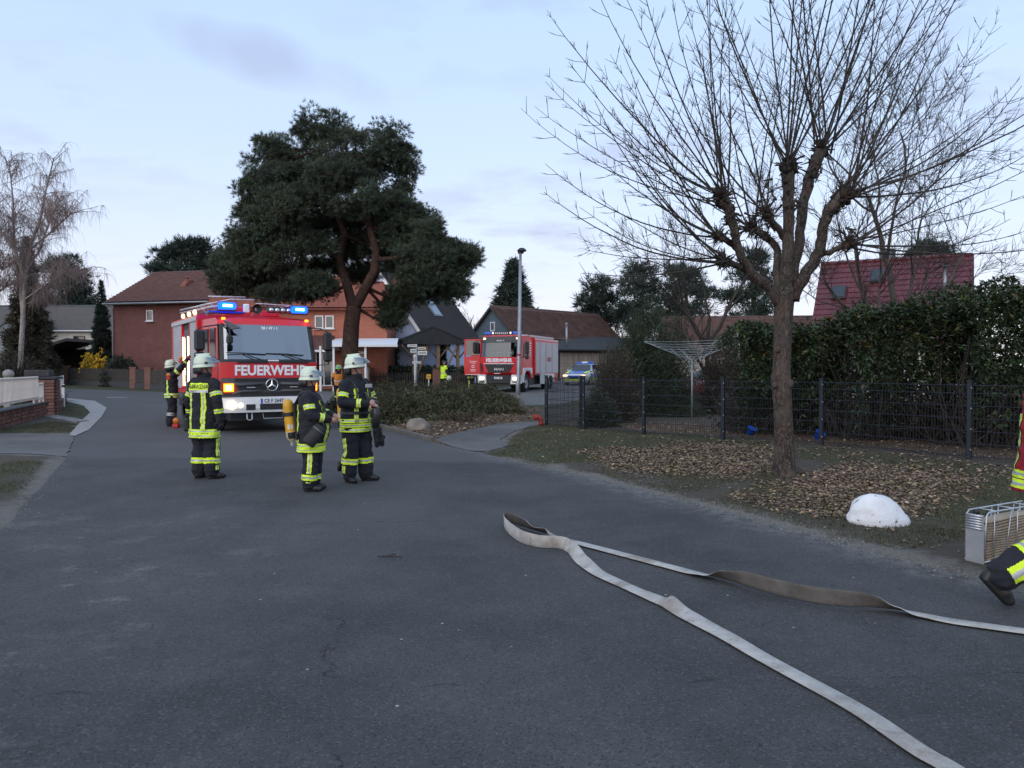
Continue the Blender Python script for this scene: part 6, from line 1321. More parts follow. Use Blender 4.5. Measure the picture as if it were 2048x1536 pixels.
# ---- far fence with brick pillars, left
ff = empty('board_fence', (0, 0, 0), 0, 'dark board fence on a low wall with brick pillars across the junction', 'fence')
FF = [G(60, 766), G(133, 770), G(268, 777), G(298, 779), G(352, 782)]
for i, p in enumerate(FF):
    if 0 < i < 4: b = MB(); b.box((p.x, p.y, p.z + .62), (.36, .36, 1.3)); po = b.build('pillar', M_BRICK3, ff); MB().box((p.x, p.y, p.z + 1.29), (.42, .42, .06)).build('cap', M_BRICK3, po)
for a, b in zip(FF[:-1], FF[1:]):
    d = (b - a); n = int(d.length / .13); s = MB(); an = math.atan2(d.y, d.x)
    for k in range(1, n):
        q = a.lerp(b, k / n); s.box((q.x, q.y, q.z + .78 + .02 * math.sin(k * 2.1)), (.10, .025, .8), rz=an)
    s.build('board_panel', M_DARKWOOD, ff)['kind'] = 'stuff'
    m = (a + b) / 2; MB().box((m.x, m.y + .03, m.z + .18), (d.length, .18, .38), rz=an).build('plinth', M_COPE, ff)
# ---- sandstone wall with cream railings on the left
lw = empty('garden_wall', (0, 0, 0), 0, 'low red sandstone garden wall with square pillar', 'wall')
A0, A1, A2, A3 = Vector((-12.9, 18.4)), Vector((-15.55, 25.5)), Vector((-16.3, 27.3)), Vector((-20.3, 34.8))
stone = MB().box((0, 0, 0), (.29, .09, .098), bev=.012).mesh('stone', M_STONE)
def wall_run(a, b, rows, h, th=.26, z0=0.0):
    d = b - a; ln = d.length; u = d / ln; n = Vector((u.y, -u.x)); n = n if n.x > 0 else -n; an = math.atan2(d.y, d.x); m = (a + b) / 2
    MB().box((m.x, m.y, z0 + h / 2 - .02), (ln, th - .05, h), rz=an).build('wall_core', M_MORTAR, lw)
    k = int(ln / .305)
    for r in range(rows):
        for i in range(k):
            q = a + u * ((i + .5 + (.5 if r % 2 else 0)) * ln / k)
            if (q - a).length > ln: continue
            o = link('stone', stone, lw, (q.x + n.x * (th / 2 - .03 + random.uniform(-.012, .012)), q.y + n.y * (th / 2 - .03), z0 + (r + .5) * h / rows), (random.uniform(-.02, .02), random.uniform(-.03, .03), an + random.uniform(-.03, .03))); o.scale = (random.uniform(.92, 1.0), 1, random.uniform(.9, 1.0) * h / rows / .105)
    MB().box((m.x, m.y, z0 + h + .025), (ln + .02, th + .12, .06), rz=an, bev=.01).build('coping', M_COPE, lw)
wall_run(A0, A1, 4, .44); wall_run(A2, A3, 3, .34)
cpt = (A1 + A2) / 2; MB().box((cpt.x, cpt.y, .6), (.55, .85, 1.2), rz=.35).build('pillar_core', M_MORTAR, lw)
for r in range(11):
    for (dx, dy, rz) in ((.30, -.25, 1.92), (.30, .12, 1.92), (-.14, -.47, .35), (.14, -.47, .35)):
        c, s_ = math.cos(.35), math.sin(.35); o = link('stone', stone, lw, (cpt.x + dx * c - dy * s_, cpt.y + dx * s_ + dy * c, .06 + r * .108), (0, 0, rz + random.uniform(-.03, .03))); o.scale = (random.uniform(.95, 1.08), 1, .98)
MB().box((cpt.x, cpt.y, 1.26), (.75, 1.05, .09), rz=.35, bev=.015).build('pillar_cap', M_COPE, lw)
MB().box((cpt.x - .35, cpt.y + .1, 1.42), (.75, .7, .22), rz=.35, bev=.02).build('letterbox', M_COPE, lw)
def railing(a, b, z0, z1, lab, gap=.13):
    root = empty('railing', (0, 0, 0), 0, lab, 'railing', 'cream railings on the sandstone wall'); d = b - a; ln = d.length; u = d / ln; an = math.atan2(d.y, d.x); m = (a + b) / 2; bar = MB().box((0, 0, (z1 - z0) / 2), (.032, .02, z1 - z0), bev=.004).mesh('bar', M_WFENCE)
    for i in range(int(ln / gap) + 1): q = a + u * (i * gap); link('bar', bar, root, (q.x, q.y, z0), (0, 0, an))
    for z in (z0 + .06, z1 - .05): MB().box((m.x - u.y * .02, m.y + u.x * .02, z), (ln, .03, .045), rz=an).build('rail', M_WFENCE, root)
    for t in (.12, .9): q = a + u * (ln * t); MB().box((q.x, q.y, z0 - .1), (.06, .05, .3), rz=an).build('foot', M_WFENCE, root)
off = Vector((.03, .01))
railing(A0 + off, A1 + off - (A1 - A0).normalized() * .75, .60, 1.34, 'cream metal railing left of the stone pillar'); railing(A1 + off - (A1 - A0).normalized() * .72, A1 + off - (A1 - A0).normalized() * .05, .56, 1.12, 'short lower section of cream railing against the stone pillar'); railing(A2 + off + (A3 - A2).normalized() * .1, A3 + off, .46, 1.25, 'cream metal railing right of the stone pillar')
g = Vector((-15.5, 23.7, 0)); bp_ = empty('ball_post', g, 0, 'concrete post with rounded head behind the cream railing', 'post'); MB().box((0, 0, .68), (.2, .2, 1.36), bev=.02).build('shaft', M_CONC, bp_); MB().sphere((0, 0, 1.42), (.16, .16, .14), 12).build('head', M_CONC, bp_)
g = G(127, 815); wp = empty('marker_post', g, 0, 'slim white marker post at the corner of the pavement', 'post'); MB().box((0, 0, .47), (.10, .06, .94), bev=.01).build('shaft', M_PVC, wp); MB().box((0, 0, .86), (.105, .065, .10)).build('band', M_BLACK, wp)
# small brick-edged strip in the grass beside the pavement
st_ = tag(empty('paver_strip', (0, 0, 0)), kind='structure'); pv = MB().box((0, 0, 0), (.19, .095, .06), bev=.006).mesh('paver', mat('grey_paver', (.20, .19, .19), .85, var=.2, rnd=.2))
pa, pb = G(92, 834), G(158, 846)
for i in range(26):
    for j in range(3):
        q = pa.lerp(pb, i / 26); link('paver', pv, st_, (q.x + .0, q.y + j * .21, .012 + random.uniform(-.004, .004)), (0, 0, 1.57 + random.uniform(-.03, .03)))
# ---- rotary clothes dryer
cd = empty('clothes_dryer', ((1384 - 1024) / FPX * 24, 24, 0), 0, 'rotary clothes dryer with pale arms and lines behind the fence', 'clothes dryer'); M_DRY = mat('pale_green_metal', (.24, .29, .29), .4, .3, var=.1)
MB().cyl((0, 0, 0), (0, 0, 1.85), .03, n=8).build('pole', M_DRY, cd); tips = []
for a in (-172, -75, 8, 100):
    e = Vector((math.cos(R(a)) * 1.55, math.sin(R(a)) * 1.55, 2.42)); tips.append(e); MB().tube([(0, 0, 1.82), e], .014, 6).build('arm', M_DRY, cd); MB().tube([(0, 0, 1.55), e * .45 + Vector((0, 0, 1.12))], .010, 5).build('stay', M_DRY, cd)
s = MB()
for k in range(1, 9):
    f = k / 8
    for i in range(4): a, b = Vector((0, 0, 1.82)).lerp(tips[i], f), Vector((0, 0, 1.82)).lerp(tips[(i + 1) % 4], f); s.tube([a, (a + b) / 2 - Vector((0, 0, .03)), b], .0055, 3, caps=False)
s.build('lines', mat('washing_line', (.36, .40, .42), .6), cd)['kind'] = 'stuff'
ws = empty('folded_parasol', ((1478 - 1024) / FPX * 29, 29, 0), 0, 'folded white parasol behind the clothes dryer', 'parasol'); MB().cyl((0, 0, 0), (0, 0, 3.3), .02, n=6).build('pole', M_PVC, ws); MB().lathe([(.02, 3.3), (.05, 3.0), (.09, 2.75), (.05, 2.6)], n=8).build('canopy', M_PVC, ws)
# ---- blue pots behind the fence
for px, py, lab in ((1510, 876, 'small blue pot behind the fence left of the pollarded trunk'), (1650, 886, 'small blue pot behind the fence right of the pollarded trunk')):
    g = G(px, py); s = MB(); s.lathe([(.001, 0), (.075, 0), (.11, .16), (.118, .16), (.118, .18), (.105, .18), (.07, .02)], n=16); tag(s.build('blue_pot', mat('blue_plastic', (.01, .10, .62), .35, var=.05), None, (g.x, g.y + .45, .05), (R(20), R(25), 0)), lab, 'pot')
# ---- fire hose on the road
def hose_mat():
    M = mat('hose_canvas', (.34, .32, .295), .9, var=.25, sc=5, bump=.5, bsc=220, c2=(.55, .53, .50)); t = M.node_tree; b = t.nodes['Principled BSDF']; src = b.inputs['Base Color'].links[0].from_socket; nn = t.nodes.new; lk = t.links.new; tcn = nn('ShaderNodeTexCoord')
    for sc, lo, hi, c, f in ((2.3, .52, .66, (.24, .165, .11), .75), (17, .56, .70, (.12, .105, .09), .6), (1.1, .50, .62, (.20, .18, .16), .45)):
        nz = nn('ShaderNodeTexNoise'); nz.inputs['Scale'].default_value = sc; nz.inputs['Detail'].default_value = 7; nz.inputs['Roughness'].default_value = .7; lk(tcn.outputs['Object'], nz.inputs['Vector']); mr = nn('ShaderNodeMapRange'); mr.inputs[1].default_value = lo; mr.inputs[2].default_value = hi; mr.inputs[4].default_value = f; lk(nz.outputs[0], mr.inputs[0]); mx = nn('ShaderNodeMix'); mx.data_type = 'RGBA'; lk(mr.outputs[0], mx.inputs['Factor']); lk(src, mx.inputs[6]); mx.inputs[7].default_value = (*c, 1); src = mx.outputs[2]
    lk(src, b.inputs['Base Color']); return M
def hose():
    K = [(2200, 1760, 0), (1925, 1560, 0), (1835, 1506, 0), (1700, 1416, 0), (1550, 1334, 0), (1440, 1272, 5), (1370, 1236, 14), (1335, 1216, 32), (1316, 1206, 8), (1260, 1180, 0), (1200, 1153, 4), (1165, 1130, 25), (1140, 1108, 62), (1118, 1101, 84), (1080, 1099, 88), (1045, 1089, 80), (1020, 1072, 84), (1009, 1058, 92), (1011, 1050, 96), (1024, 1050, 92), (1048, 1059, 66), (1074, 1069, 34), (1096, 1074, 40), (1112, 1080, 14), (1150, 1088, 0), (1220, 1106, 0), (1300, 1127, 0), (1370, 1146, 0), (1415, 1158, 10), (1450, 1166, 50), (1500, 1180, 84), (1570, 1199, 90), (1640, 1212, 90), (1700, 1219, 84), (1745, 1222, 62), (1790, 1228, 25), (1840, 1236, 4), (1920, 1250, 0), (2048, 1268, 0), (2300, 1300, 0)]
    pts = [G(a, b) for a, b, c in K]; rol = [c for _, _, c in K]; P = []; Rl = []
    for i in range(len(pts) - 1):
        p0, p1, p2, p3 = pts[max(i - 1, 0)], pts[i], pts[i + 1], pts[min(i + 2, len(pts) - 1)]; n = max(4, int((p2 - p1).length / .03))
        for k in range(n):
            t = k / n; P.append(.5 * ((2 * p1) + (p2 - p0) * t + (2 * p0 - 5 * p1 + 4 * p2 - p3) * t * t + (3 * p1 - p0 - 3 * p2 + p3) * t ** 3)); e = t * t * (3 - 2 * t); Rl.append(rol[i] * (1 - e) + rol[i + 1] * e)
    w_ = .112; rings = []
    for i, p in enumerate(P):
        t = (P[min(i + 1, len(P) - 1)] - P[max(i - 1, 0)]); t.z = 0; t.normalize(); sd = Vector((t.y, -t.x, 0)); a = R(Rl[i]); wdv = sd * math.cos(a) + Vector((0, 0, 1)) * math.sin(a); nv = t.cross(wdv)
        wob = .003 * noise.noise((p.x * 3, p.y * 3, 2)); c = Vector((p.x, p.y, .0145 + w_ / 2 * abs(math.sin(a)) + wob + .003)); h = w_ / 2
        rings.append([c + wdv * x * h + nv * y for x, y in ((-1, 0), (-.93, .004), (-.5, .0035), (0, .003), (.5, .0035), (.93, .004), (1, 0), (.93, -.004), (0, -.003), (-.93, -.004))])
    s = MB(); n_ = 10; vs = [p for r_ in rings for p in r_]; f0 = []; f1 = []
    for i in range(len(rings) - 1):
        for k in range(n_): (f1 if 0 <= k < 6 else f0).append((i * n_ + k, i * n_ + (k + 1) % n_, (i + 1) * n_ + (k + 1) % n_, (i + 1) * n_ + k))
    s.add(vs, f0, 0, True); s.add(vs, f1, 1, True); M = [hose_mat(), mat('hose_underside', (.07, .064, .058), .92, var=.3, sc=6, bump=.5, bsc=200, c2=(.15, .132, .115))]; return tag(s.build('fire_hose', M), 'flat off-white canvas fire hose laid across the road in a bend', 'hose')  # underside colour holds real dirt plus the shade of the raised folds
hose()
# ---- hose carrier basket at the right edge
bk = empty('hose_basket', (*G(1968, 1136).xy, .02), R(30), 'silver wire hose basket with folded tan hose at the right edge', 'hose basket')
bk.scale = (.88, .88, .88); M_TANH = mat('folded_hose', (.36, .28, .20), .85, var=.25, sc=9, bump=.3, bsc=90, rnd=.15); M_SILV = mat('silver_metal', (.55, .56, .58), .35, .7, var=.1)
MB().box((0, .085, .19), (.025, .17, .38), bev=.006).build('end_plate', M_SILV, bk)
for k in range(6): MB().cyl((-.012, .005, .335 + k * .024), (-.012, .165, .335 + k * .024), .013, n=8).build('rib', M_SILV, bk)
s = MB(); s.cyl((.02, .085, .47), (.02, .085, .51), .03, n=8); s.build('latch', M_BLACK, bk)
for k in range(15):
    s = MB(); z = .04 + k * .025; pts = [(.05 + .95 * i / 10, .085, z + .012 * math.sin(i * .5 + k * .35) + .03 * (i / 10 - .5) ** 2 * (1 if k > 6 else -1)) for i in range(11)]
    r = [[(x, y - .07, zz - .010), (x, y - .076, zz), (x, y - .07, zz + .010), (x, y + .07, zz + .010), (x, y + .076, zz), (x, y + .07, zz - .010)] for x, y, zz in pts]; s.loft(r); s.build('hose_fold', M_TANH, bk)
for y in (-.005, .175):
    s = MB(); s.tube([(.0, y, .06), (.02, y, .46), (.06, y, .49), (1.0, y, .49), (1.04, y, .45), (1.04, y, .05), (.0, y, .03)], .008, 6)
    for i in range(5): s.tube([(.15 + i * .2, y, .03), (.20 + i * .2 + (.05 if i % 2 else -.04), y, .49)], .0055, 5)
    s.build('wire_side', M_SILV, bk)
for x in (.2, .5, .8): MB().tube([(x, -.005, .49), (x, .175, .49)], .006, 5).build('cross_wire', M_SILV, bk)
# ---- twig on the road
g = G(778, 1118); s = MB(); s.tube([(-.10, .02, .012), (-.03, .0, .018), (.05, .012, .016), (.12, -.01, .012)], [.006, .007, .005, .003], 5); s.tube([(-.02, .0, .018), (.03, .04, .03), (.06, .05, .02)], [.004, .004, .002], 4); s.tube([(.03, .01, .016), (.08, -.03, .02)], [.004, .002], 4)
tag(s.build('fallen_twig', M_TWIG, None, (g.x, g.y, .006)), 'small dark broken twig lying on the road', 'twig')
# ================================================================ PEOPLE
M_SKIN = mat('skin', (.42, .235, .175), .6, var=.10, sc=14)
M_NAVY = mat('turnout_fabric', (.0125, .0135, .020), .9, var=.3, sc=7, bump=.25, bsc=120)
M_REDJ = mat('red_jacket_fabric', (.30, .008, .022), .85, var=.15, sc=6, bump=.25, bsc=120)
M_NEON = mat('fluorescent_tape', (.70, .93, .03), .7, var=.06, sc=14); M_REFL = mat('silver_reflective_tape', (.46, .47, .47), .4, .2, var=.12, sc=16)
M_BOOT = mat('black_leather', (.014, .013, .013), .5, var=.3, sc=9, bump=.2)
M_GLOVE = mat('black_glove', (.016, .016, .017), .8, var=.3, sc=15); M_GLOVER = mat('red_glove', (.30, .03, .025), .8, var=.25, sc=15)
M_HELM = mat('luminous_helmet', (.62, .69, .53), .38, var=.05, sc=4, coat=.25); M_HELMN = mat('neon_green_helmet', (.30, .85, .10), .4, var=.05)
M_HAIR = mat('dark_hair', (.03, .022, .018), .8, var=.3, sc=30)
M_VISOR = glass_mat('helmet_visor', (.80, .80, .88), .16, .05)
M_CYL = mat('yellow_air_cylinder', (.62, .32, .015), .38, var=.12, sc=5)
M_EYE = mat('eye', (.03, .025, .02), .2, var=0); M_LIP = mat('lip', (.30, .12, .10), .6, var=0)
def remesh(mb, voxel, it=3):
    me = mb.mesh('tmp', M_SKIN); o = link('tmp', me); md = o.modifiers.new('r', 'REMESH'); md.mode = 'VOXEL'; md.voxel_size = voxel; md.use_smooth_shade = True
    if it: s = o.modifiers.new('s', 'SMOOTH'); s.iterations = it; s.factor = .5
    dg = bpy.context.evaluated_depsgraph_get(); out = bpy.data.meshes.new_from_object(o.evaluated_get(dg)); bpy.data.objects.remove(o); bpy.data.meshes.remove(me)
    n = len(out.vertices); V = np.empty(n * 3, np.float32); out.vertices.foreach_get('co', V); V = V.reshape(-1, 3)
    k = len(out.polygons); F = np.empty(len(out.loops), np.int32); out.loops.foreach_get('vertex_index', F); tot = np.empty(k, np.int32); out.polygons.foreach_get('loop_total', tot); bpy.data.meshes.remove(out)
    st = np.concatenate([[0], np.cumsum(tot)[:-1]]); q = F[np.stack([st, st + 1, st + 2, np.where(tot > 3, st + 3, st + 2)], 1)][tot == 4] if (tot == 4).all() else F[np.stack([st, st + 1, st + 2, np.minimum(st + 3, st + tot - 1)], 1)]
    return V.astype(float), q
def vnormals(V, F):
    fn = np.cross(V[F[:, 2]] - V[F[:, 0]], V[F[:, 3]] - V[F[:, 1]]); N = np.zeros_like(V)
    for j in range(4): np.add.at(N, F[:, j], fn)
    return unit(N)
def wrinkle(V, F, amp, seed):
    N = vnormals(V, F); d = np.array([noise.noise((v[0] * 7 + seed, v[1] * 7, v[2] * 13)) * .8 + noise.noise((v[0] * 16, v[1] * 16 + seed, v[2] * 26)) * .45 + .5 * abs(noise.noise((v[0] * 4, v[1] * 4, v[2] * 9 + seed))) for v in V]); return V + N * (d * amp)[:, None]
def chain(P, ch):
    """signed distance to a tapered chain and metres along it"""
    C = np.array([c[:3] for c in ch], float); r = np.array([c[3] for c in ch], float); best = np.full(len(P), 1e9); tt = np.zeros(len(P)); dirv = np.zeros((len(P), 3)); acc = 0
    for i in range(len(C) - 1):
        ab = C[i + 1] - C[i]; ln = np.linalg.norm(ab); t = np.clip(((P - C[i]) @ ab) / ln ** 2, 0, 1); q = C[i] + t[:, None] * ab; d = np.linalg.norm(P - q, axis=1) - (r[i] + (r[i + 1] - r[i]) * t); m = d < best; best[m] = d[m]; tt[m] = acc + t[m] * ln; dirv[m] = unit(P - q)[m]; acc += ln
    return best, tt, dirv, acc
def subset(name, V, F, mask, mid, mats, parent, off=.005):
    if not mask.any(): return None
    N = vnormals(V, F); f = F[mask]; u, inv = np.unique(f.ravel(), return_inverse=True); return npmesh(name, V[u] + N[u] * off, inv.reshape(-1, 4), mats, parent, True, None, mid[mask])
def ell(c, rx, ry, n=20): return [(c[0] + rx * math.cos(2 * math.pi * k / n), c[1] + ry * math.sin(2 * math.pi * k / n), c[2]) for k in range(n)]
def chain_tube(mb, ch, n=12, sub=3):
    P = []; Rr = []
    for a, b in zip(ch[:-1], ch[1:]):
        for k in range(sub): t = k / sub; P.append([a[i] * (1 - t) + b[i] * t for i in range(3)]); Rr.append(a[3] * (1 - t) + b[3] * t)
    P.append(ch[-1][:3]); Rr.append(ch[-1][3]); mb.tube(P, Rr, n)
    for c in ch: mb.sphere(c[:3], c[3] * .98, 12)
def hand(mb, w_, d, nrm, side, curl=.5, k=1.0):
    """palm, four bent fingers of different lengths and a thumb from the side of the palm"""
    w_, d, nrm = (Vector(v) for v in (w_, d, nrm)); d.normalize(); nrm = (nrm - d * nrm.dot(d)).normalized(); s = d.cross(nrm).normalized() * side
    for t in (.02, .05, .08): mb.sphere(w_ + d * t * k, (.034 * k, .034 * k, .034 * k), 10); mb.sphere(w_ + d * t * k + s * .018 * k, .026 * k, 8); mb.sphere(w_ + d * t * k - s * .018 * k, .026 * k, 8)
    for j, ln in enumerate((.072, .082, .077, .06)):
        p = w_ + d * .085 * k + s * (.028 - j * .019) * k; dd = d.copy(); pts = [p - d * .02]; 
        for q in range(3):
            a = curl * (.55 + .25 * q); dd = (dd * math.cos(a) + nrm * math.sin(a)).normalized(); pts.append(pts[-1] + dd * (ln * (.46, .30, .24)[q]) * k + (d * .02 if q == 0 else Vector()))
        mb.tube(pts, [.0115 * k, .0112 * k, .0105 * k, .009 * k], 8)
    p = w_ + d * .03 * k + s * .034 * k; t1 = p + (d * .5 + s * .75 + nrm * .25).normalized() * .045 * k; t2 = t1 + (d * .8 + s * .25 + nrm * .45).normalized() * .035 * k; mb.tube([p - s * .01, t1, t2], [.015 * k, .0135 * k, .010 * k], 8)
def helmet(parent, T, M=None, visor=True, guard=True):
    h = MB(); pr = [(.001, .160), (.045, .154), (.085, .135), (.110, .105), (.123, .065), (.128, .022), (.131, .0), (.143, -.024), (.150, -.040), (.148, -.046), (.138, -.034), (.120, -.008), (.114, .03)]
    h.lathe(pr, n=28, sx=.96, sy=1.08, T=T); h.box((0, 0, .153), (.014, .20, .02), T=T, bev=.004)
    o = h.build('helmet', M or M_HELM, parent)
    b = MB(); b.lathe([(.1310, .004), (.1300, .020)], n=28, sx=.96, sy=1.08, T=T); b.build('reflective_band', M_REFL, o)
    if visor:
        v = MB(); v.lathe([(.118, .105), (.150, .090), (.186, .062), (.206, .028), (.212, .008)], n=14, sx=.92, sy=1.12, T=T, a0=R(200), a1=R(340)); v.build('visor', M_VISOR, o)
        [MB().box((.124 * sx_, -.05, .02), (.02, .04, .03), T=T).build('visor_hinge', M_BLACK, o) for sx_ in (-1, 1)]
    if guard:
        g = MB(); g.lathe([(.118, .0), (.150, -.035), (.152, -.09), (.146, -.135), (.138, -.133), (.140, -.06)], n=16, sx=.88, sy=1.02, T=T, a0=R(10), a1=R(170)); g.build('neck_guard', M_BLACK, o)
    c = MB(); c.tube([T @ Vector((-.09, -.02, -.01)), T @ Vector((-.075, -.055, -.10)), T @ Vector((0, -.075, -.155)), T @ Vector((.075, -.055, -.10)), T @ Vector((.09, -.02, -.01))], .009, 5); c.build('chin_strap', M_BLACK, o)
    return o
def person(label, loc, rz, h=1.78, arms=None, legs=None, head=(0, 0), jacket=None, feet=((0, 0), (0, 0)), gloves=None, cap='helmet', vest=None, vox=.011, back_text=False, belly=0.0, hem=.78, sitting=False, trouser_strip=True, strips='all', curl=.5, helm=None, lean=0.0, group='firefighters', palm=None, calf_silver=False, fat=1.0, hems=2, band_z=.26):
    root = empty('person', loc, rz, label, 'person', group); s = h / 1.78; J = jacket or M_NAVY
    S = Matrix.Scale(s, 4); root.scale = (s, s, s)
    # --- torso sections of the jacket (z, cx, cy, rx, ry)
    lv = lambda z: -lean * max(0, z - .85)
    sec = [(hem, 0, .01, .238, .185), (hem + .10, 0, .005, .232, .182), (max(.95, hem + .16), 0, .0 - belly * .4, .224, .170 + belly * .6), (1.12, 0, -belly * .3, .222, .165 + belly * .4), (1.28, 0, 0, .238, .165), (1.38, 0, .01, .232, .150), (1.45, 0, .015, .185, .115), (1.49, 0, .015, .115, .095), (1.535, 0, .012, .088, .088)]
    sec = [(z, cx, cy + lv(z), rx, ry) for z, cx, cy, rx, ry in sec]
    A = arms or {'L': [(.27, .02, 1.16), (.26, -.05, .92)], 'R': [(-.27, .02, 1.16), (-.26, -.05, .92)]}
    ach = {}
    for sd in 'LR':
        sx = 1 if sd == 'L' else -1; e, w_ = A[sd]; sh = (.185 * sx, .012 + lv(1.42), 1.415); ach[sd] = [(*sh, .092), (*[(a * .55 + b * .45) for a, b in zip(sh, e)], .084), (*e, .073), (*[(a * .5 + b * .5) for a, b in zip(e, w_)], .068), (*w_, .060)]
    sec = [(z, cx, cy, rx * (1 if z > 1.42 else fat), ry * (1 if z > 1.42 else fat)) for z, cx, cy, rx, ry in sec]; Lg = legs or {'L': [(.115, -.02, .50), (.12, .0, .09)], 'R': [(-.115, -.02, .50), (-.12, .0, .09)]}
    lch = {}
    for sd in 'LR':
        sx = 1 if sd == 'L' else -1; kn, an = Lg[sd]; hp = (.10 * sx, .005, .90); lch[sd] = [(*hp, .132), (*[(a + b) / 2 for a, b in zip(hp, kn)], .126), (*kn, .114), (*[(a * .5 + b * .5) for a, b in zip(kn, an)], .116), (*[a * .06 + b * .94 for a, b in zip(kn, an)], .106)]
    # --- jacket
    jb = MB(); jb.loft([ell((cx, cy, z), rx, ry) for z, cx, cy, rx, ry in sec])
    for sd in 'LR': chain_tube(jb, ach[sd])
    jb.lathe([(.080, 1.49), (.098, 1.50), (.100, 1.575), (.088, 1.58), (.078, 1.52)], (0, .012 + lv(1.53), 0), 18)
    V, F = remesh(jb, vox, 3); V = wrinkle(V, F, .017, loc[0]); jo = npmesh('jacket', V, F, J, root, True)
    C = V[F].mean(1); N = unit(np.cross(V[F[:, 2]] - V[F[:, 0]], V[F[:, 3]] - V[F[:, 1]])); arm = np.zeros(len(C), bool); at = np.zeros(len(C)); asd = np.zeros(len(C)); tot = {}
    zs = np.array([q[0] for q in sec]); rxx = np.interp(C[:, 2], zs, [q[3] for q in sec]); ryy = np.interp(C[:, 2], zs, [q[4] for q in sec]); cyy = np.interp(C[:, 2], zs, [q[2] for q in sec]); td = (np.sqrt((C[:, 0] / rxx) ** 2 + ((C[:, 1] - cyy) / ryy) ** 2) - 1) * .19
    for sd in 'LR':
        d, t, dv, T_ = chain(C, ach[sd]); m = (d < td - .002) & (d < .05); arm |= m; at[m] = t[m]; asd[m] = 1 if sd == 'L' else -1; tot[sd] = T_
    tor = ~arm; mid = np.zeros(len(C), int); z = C[:, 2]
    def band(name, mask, a, b, v, mats=(M_NEON, M_REFL)):
        m = mask & (v >= a) & (v <= b); md = np.zeros(len(C), int); w_ = b - a; md[(v > a + w_ * .34) & (v < b - w_ * .34)] = 1; return subset(name, V, F, m, md, mats, root)
    if strips != 'none':
        [band('hem_stripe', tor, hem + .018 + .066 * q_, hem + .076 + .066 * q_, z) for q_ in range(hems)]
        for sd, sg in (('L', 1), ('R', -1)):
            m = arm & (asd == sg); band('sleeve_stripe', m, .13, .20, at); band('sleeve_stripe', m, tot[sd] - .15, tot[sd] - .085, at)
        if strips in ('all', 'back', 'front'):
            x = C[:, 0]; fr = N[:, 1] < -.15; bk = N[:, 1] > .15
            for x0 in (-.115, .115):
                if strips != 'back': band('chest_stripe', tor & fr & (z > hem + .15) & (z < 1.36), x0 - .030, x0 + .030, x)
                band('back_stripe', tor & bk & (z > hem + .15) & (z < 1.30), x0 - .030, x0 + .030, x)
    if vest:
        m = tor & (z > hem + .10) & (z < 1.42); subset('hi_vis_vest', V, F, m, np.where((np.abs(z - 1.08) < .03), 1, 0), [vest, M_REFL], root, .007)
        m = arm & (at < .16); subset('hi_vis_shoulder', V, F, m, np.zeros(len(C), int), [vest], root, .007)
    if back_text:
        m = tor & (N[:, 1] > .1) & (z > 1.325) & (z < 1.425) & (np.abs(C[:, 0]) < .175); po = subset('back_panel', V, F, m, np.zeros(len(C), int), [M_NEON], root, .009)
        ys = max(C[m][:, 1]) if m.any() else .17
        bt = text('back_lettering', 'FEUERWEHR', .082, M_BLACK, po, Matrix.Translation((0, ys + .010, 1.375)) @ Matrix.Rotation(R(180), 4, 'Z') @ Matrix.Rotation(R(88), 4, 'X'), bold=.002, ext=.002, squash=.78, )
        from mathutils.bvhtree import BVHTree
        bvh = BVHTree.FromPolygons([tuple(v) for v in V], [tuple(f) for f in F.tolist()])
        for v in bt.data.vertices:                       # lay the letters on the curve of the back
            hit = bvh.ray_cast(Vector((v.co.x, 1.0, v.co.z)), Vector((0, -1, 0)))
            if hit[0] is not None: v.co.y = hit[0].y + .013 + (v.co.y - ys - .010)
        m = tor & (N[:, 1] > .1) & (z > 1.285) & (z < 1.322) & (np.abs(C[:, 0]) < .175); subset('back_silver_band', V, F, m, np.zeros(len(C), int), [M_REFL], root, .007)
    # --- trousers
    tb = MB(); tb.loft([ell((0, .0, .80), .15, .13), ell((0, .0, .90), .205, .15), ell((0, 0, 1.02), .195, .145)])
    for sd in 'LR': chain_tube(tb, lch[sd])
    V2, F2 = remesh(tb, vox, 3); V2 = wrinkle(V2, F2, .019, loc[1]); npmesh('trousers', V2, F2, M_NAVY, root, True); C2 = V2[F2].mean(1)
    ds = {sd: chain(C2, lch[sd]) for sd in 'LR'}
    for sd, od in (('L', 'R'), ('R', 'L')):
        d, t, dv, T_ = ds[sd]; own = d < ds[od][0]; sx = 1 if sd == 'L' else -1; w0, w1 = T_ - band_z, T_ - band_z + .085
        m = own & (t > w0) & (t < w1); md = np.zeros(len(C2), int); q = w1 - w0; md[(t > w0 + q * .33) & (t < w1 - q * .33)] = 1
        if calf_silver: m &= ~((t > w0 + q * .36) & (t < w1 - q * .36)); md[:] = 1
        subset('leg_stripe', V2, F2, m, md, [M_NEON, M_REFL], root)
        if trouser_strip:
            out = dv[:, 0] * sx; ang = np.arctan2(dv[:, 1], out); m = own & (np.abs(ang) < .30) & (t > .26) & (t < w0 - .02) | own & (np.abs(ang) < .30) & (t > w1 + .02) & (t < T_ - .02); subset('side_stripe', V2, F2, m, np.where(np.abs(ang) < .09, 1, 0), [M_NEON, M_REFL], root)
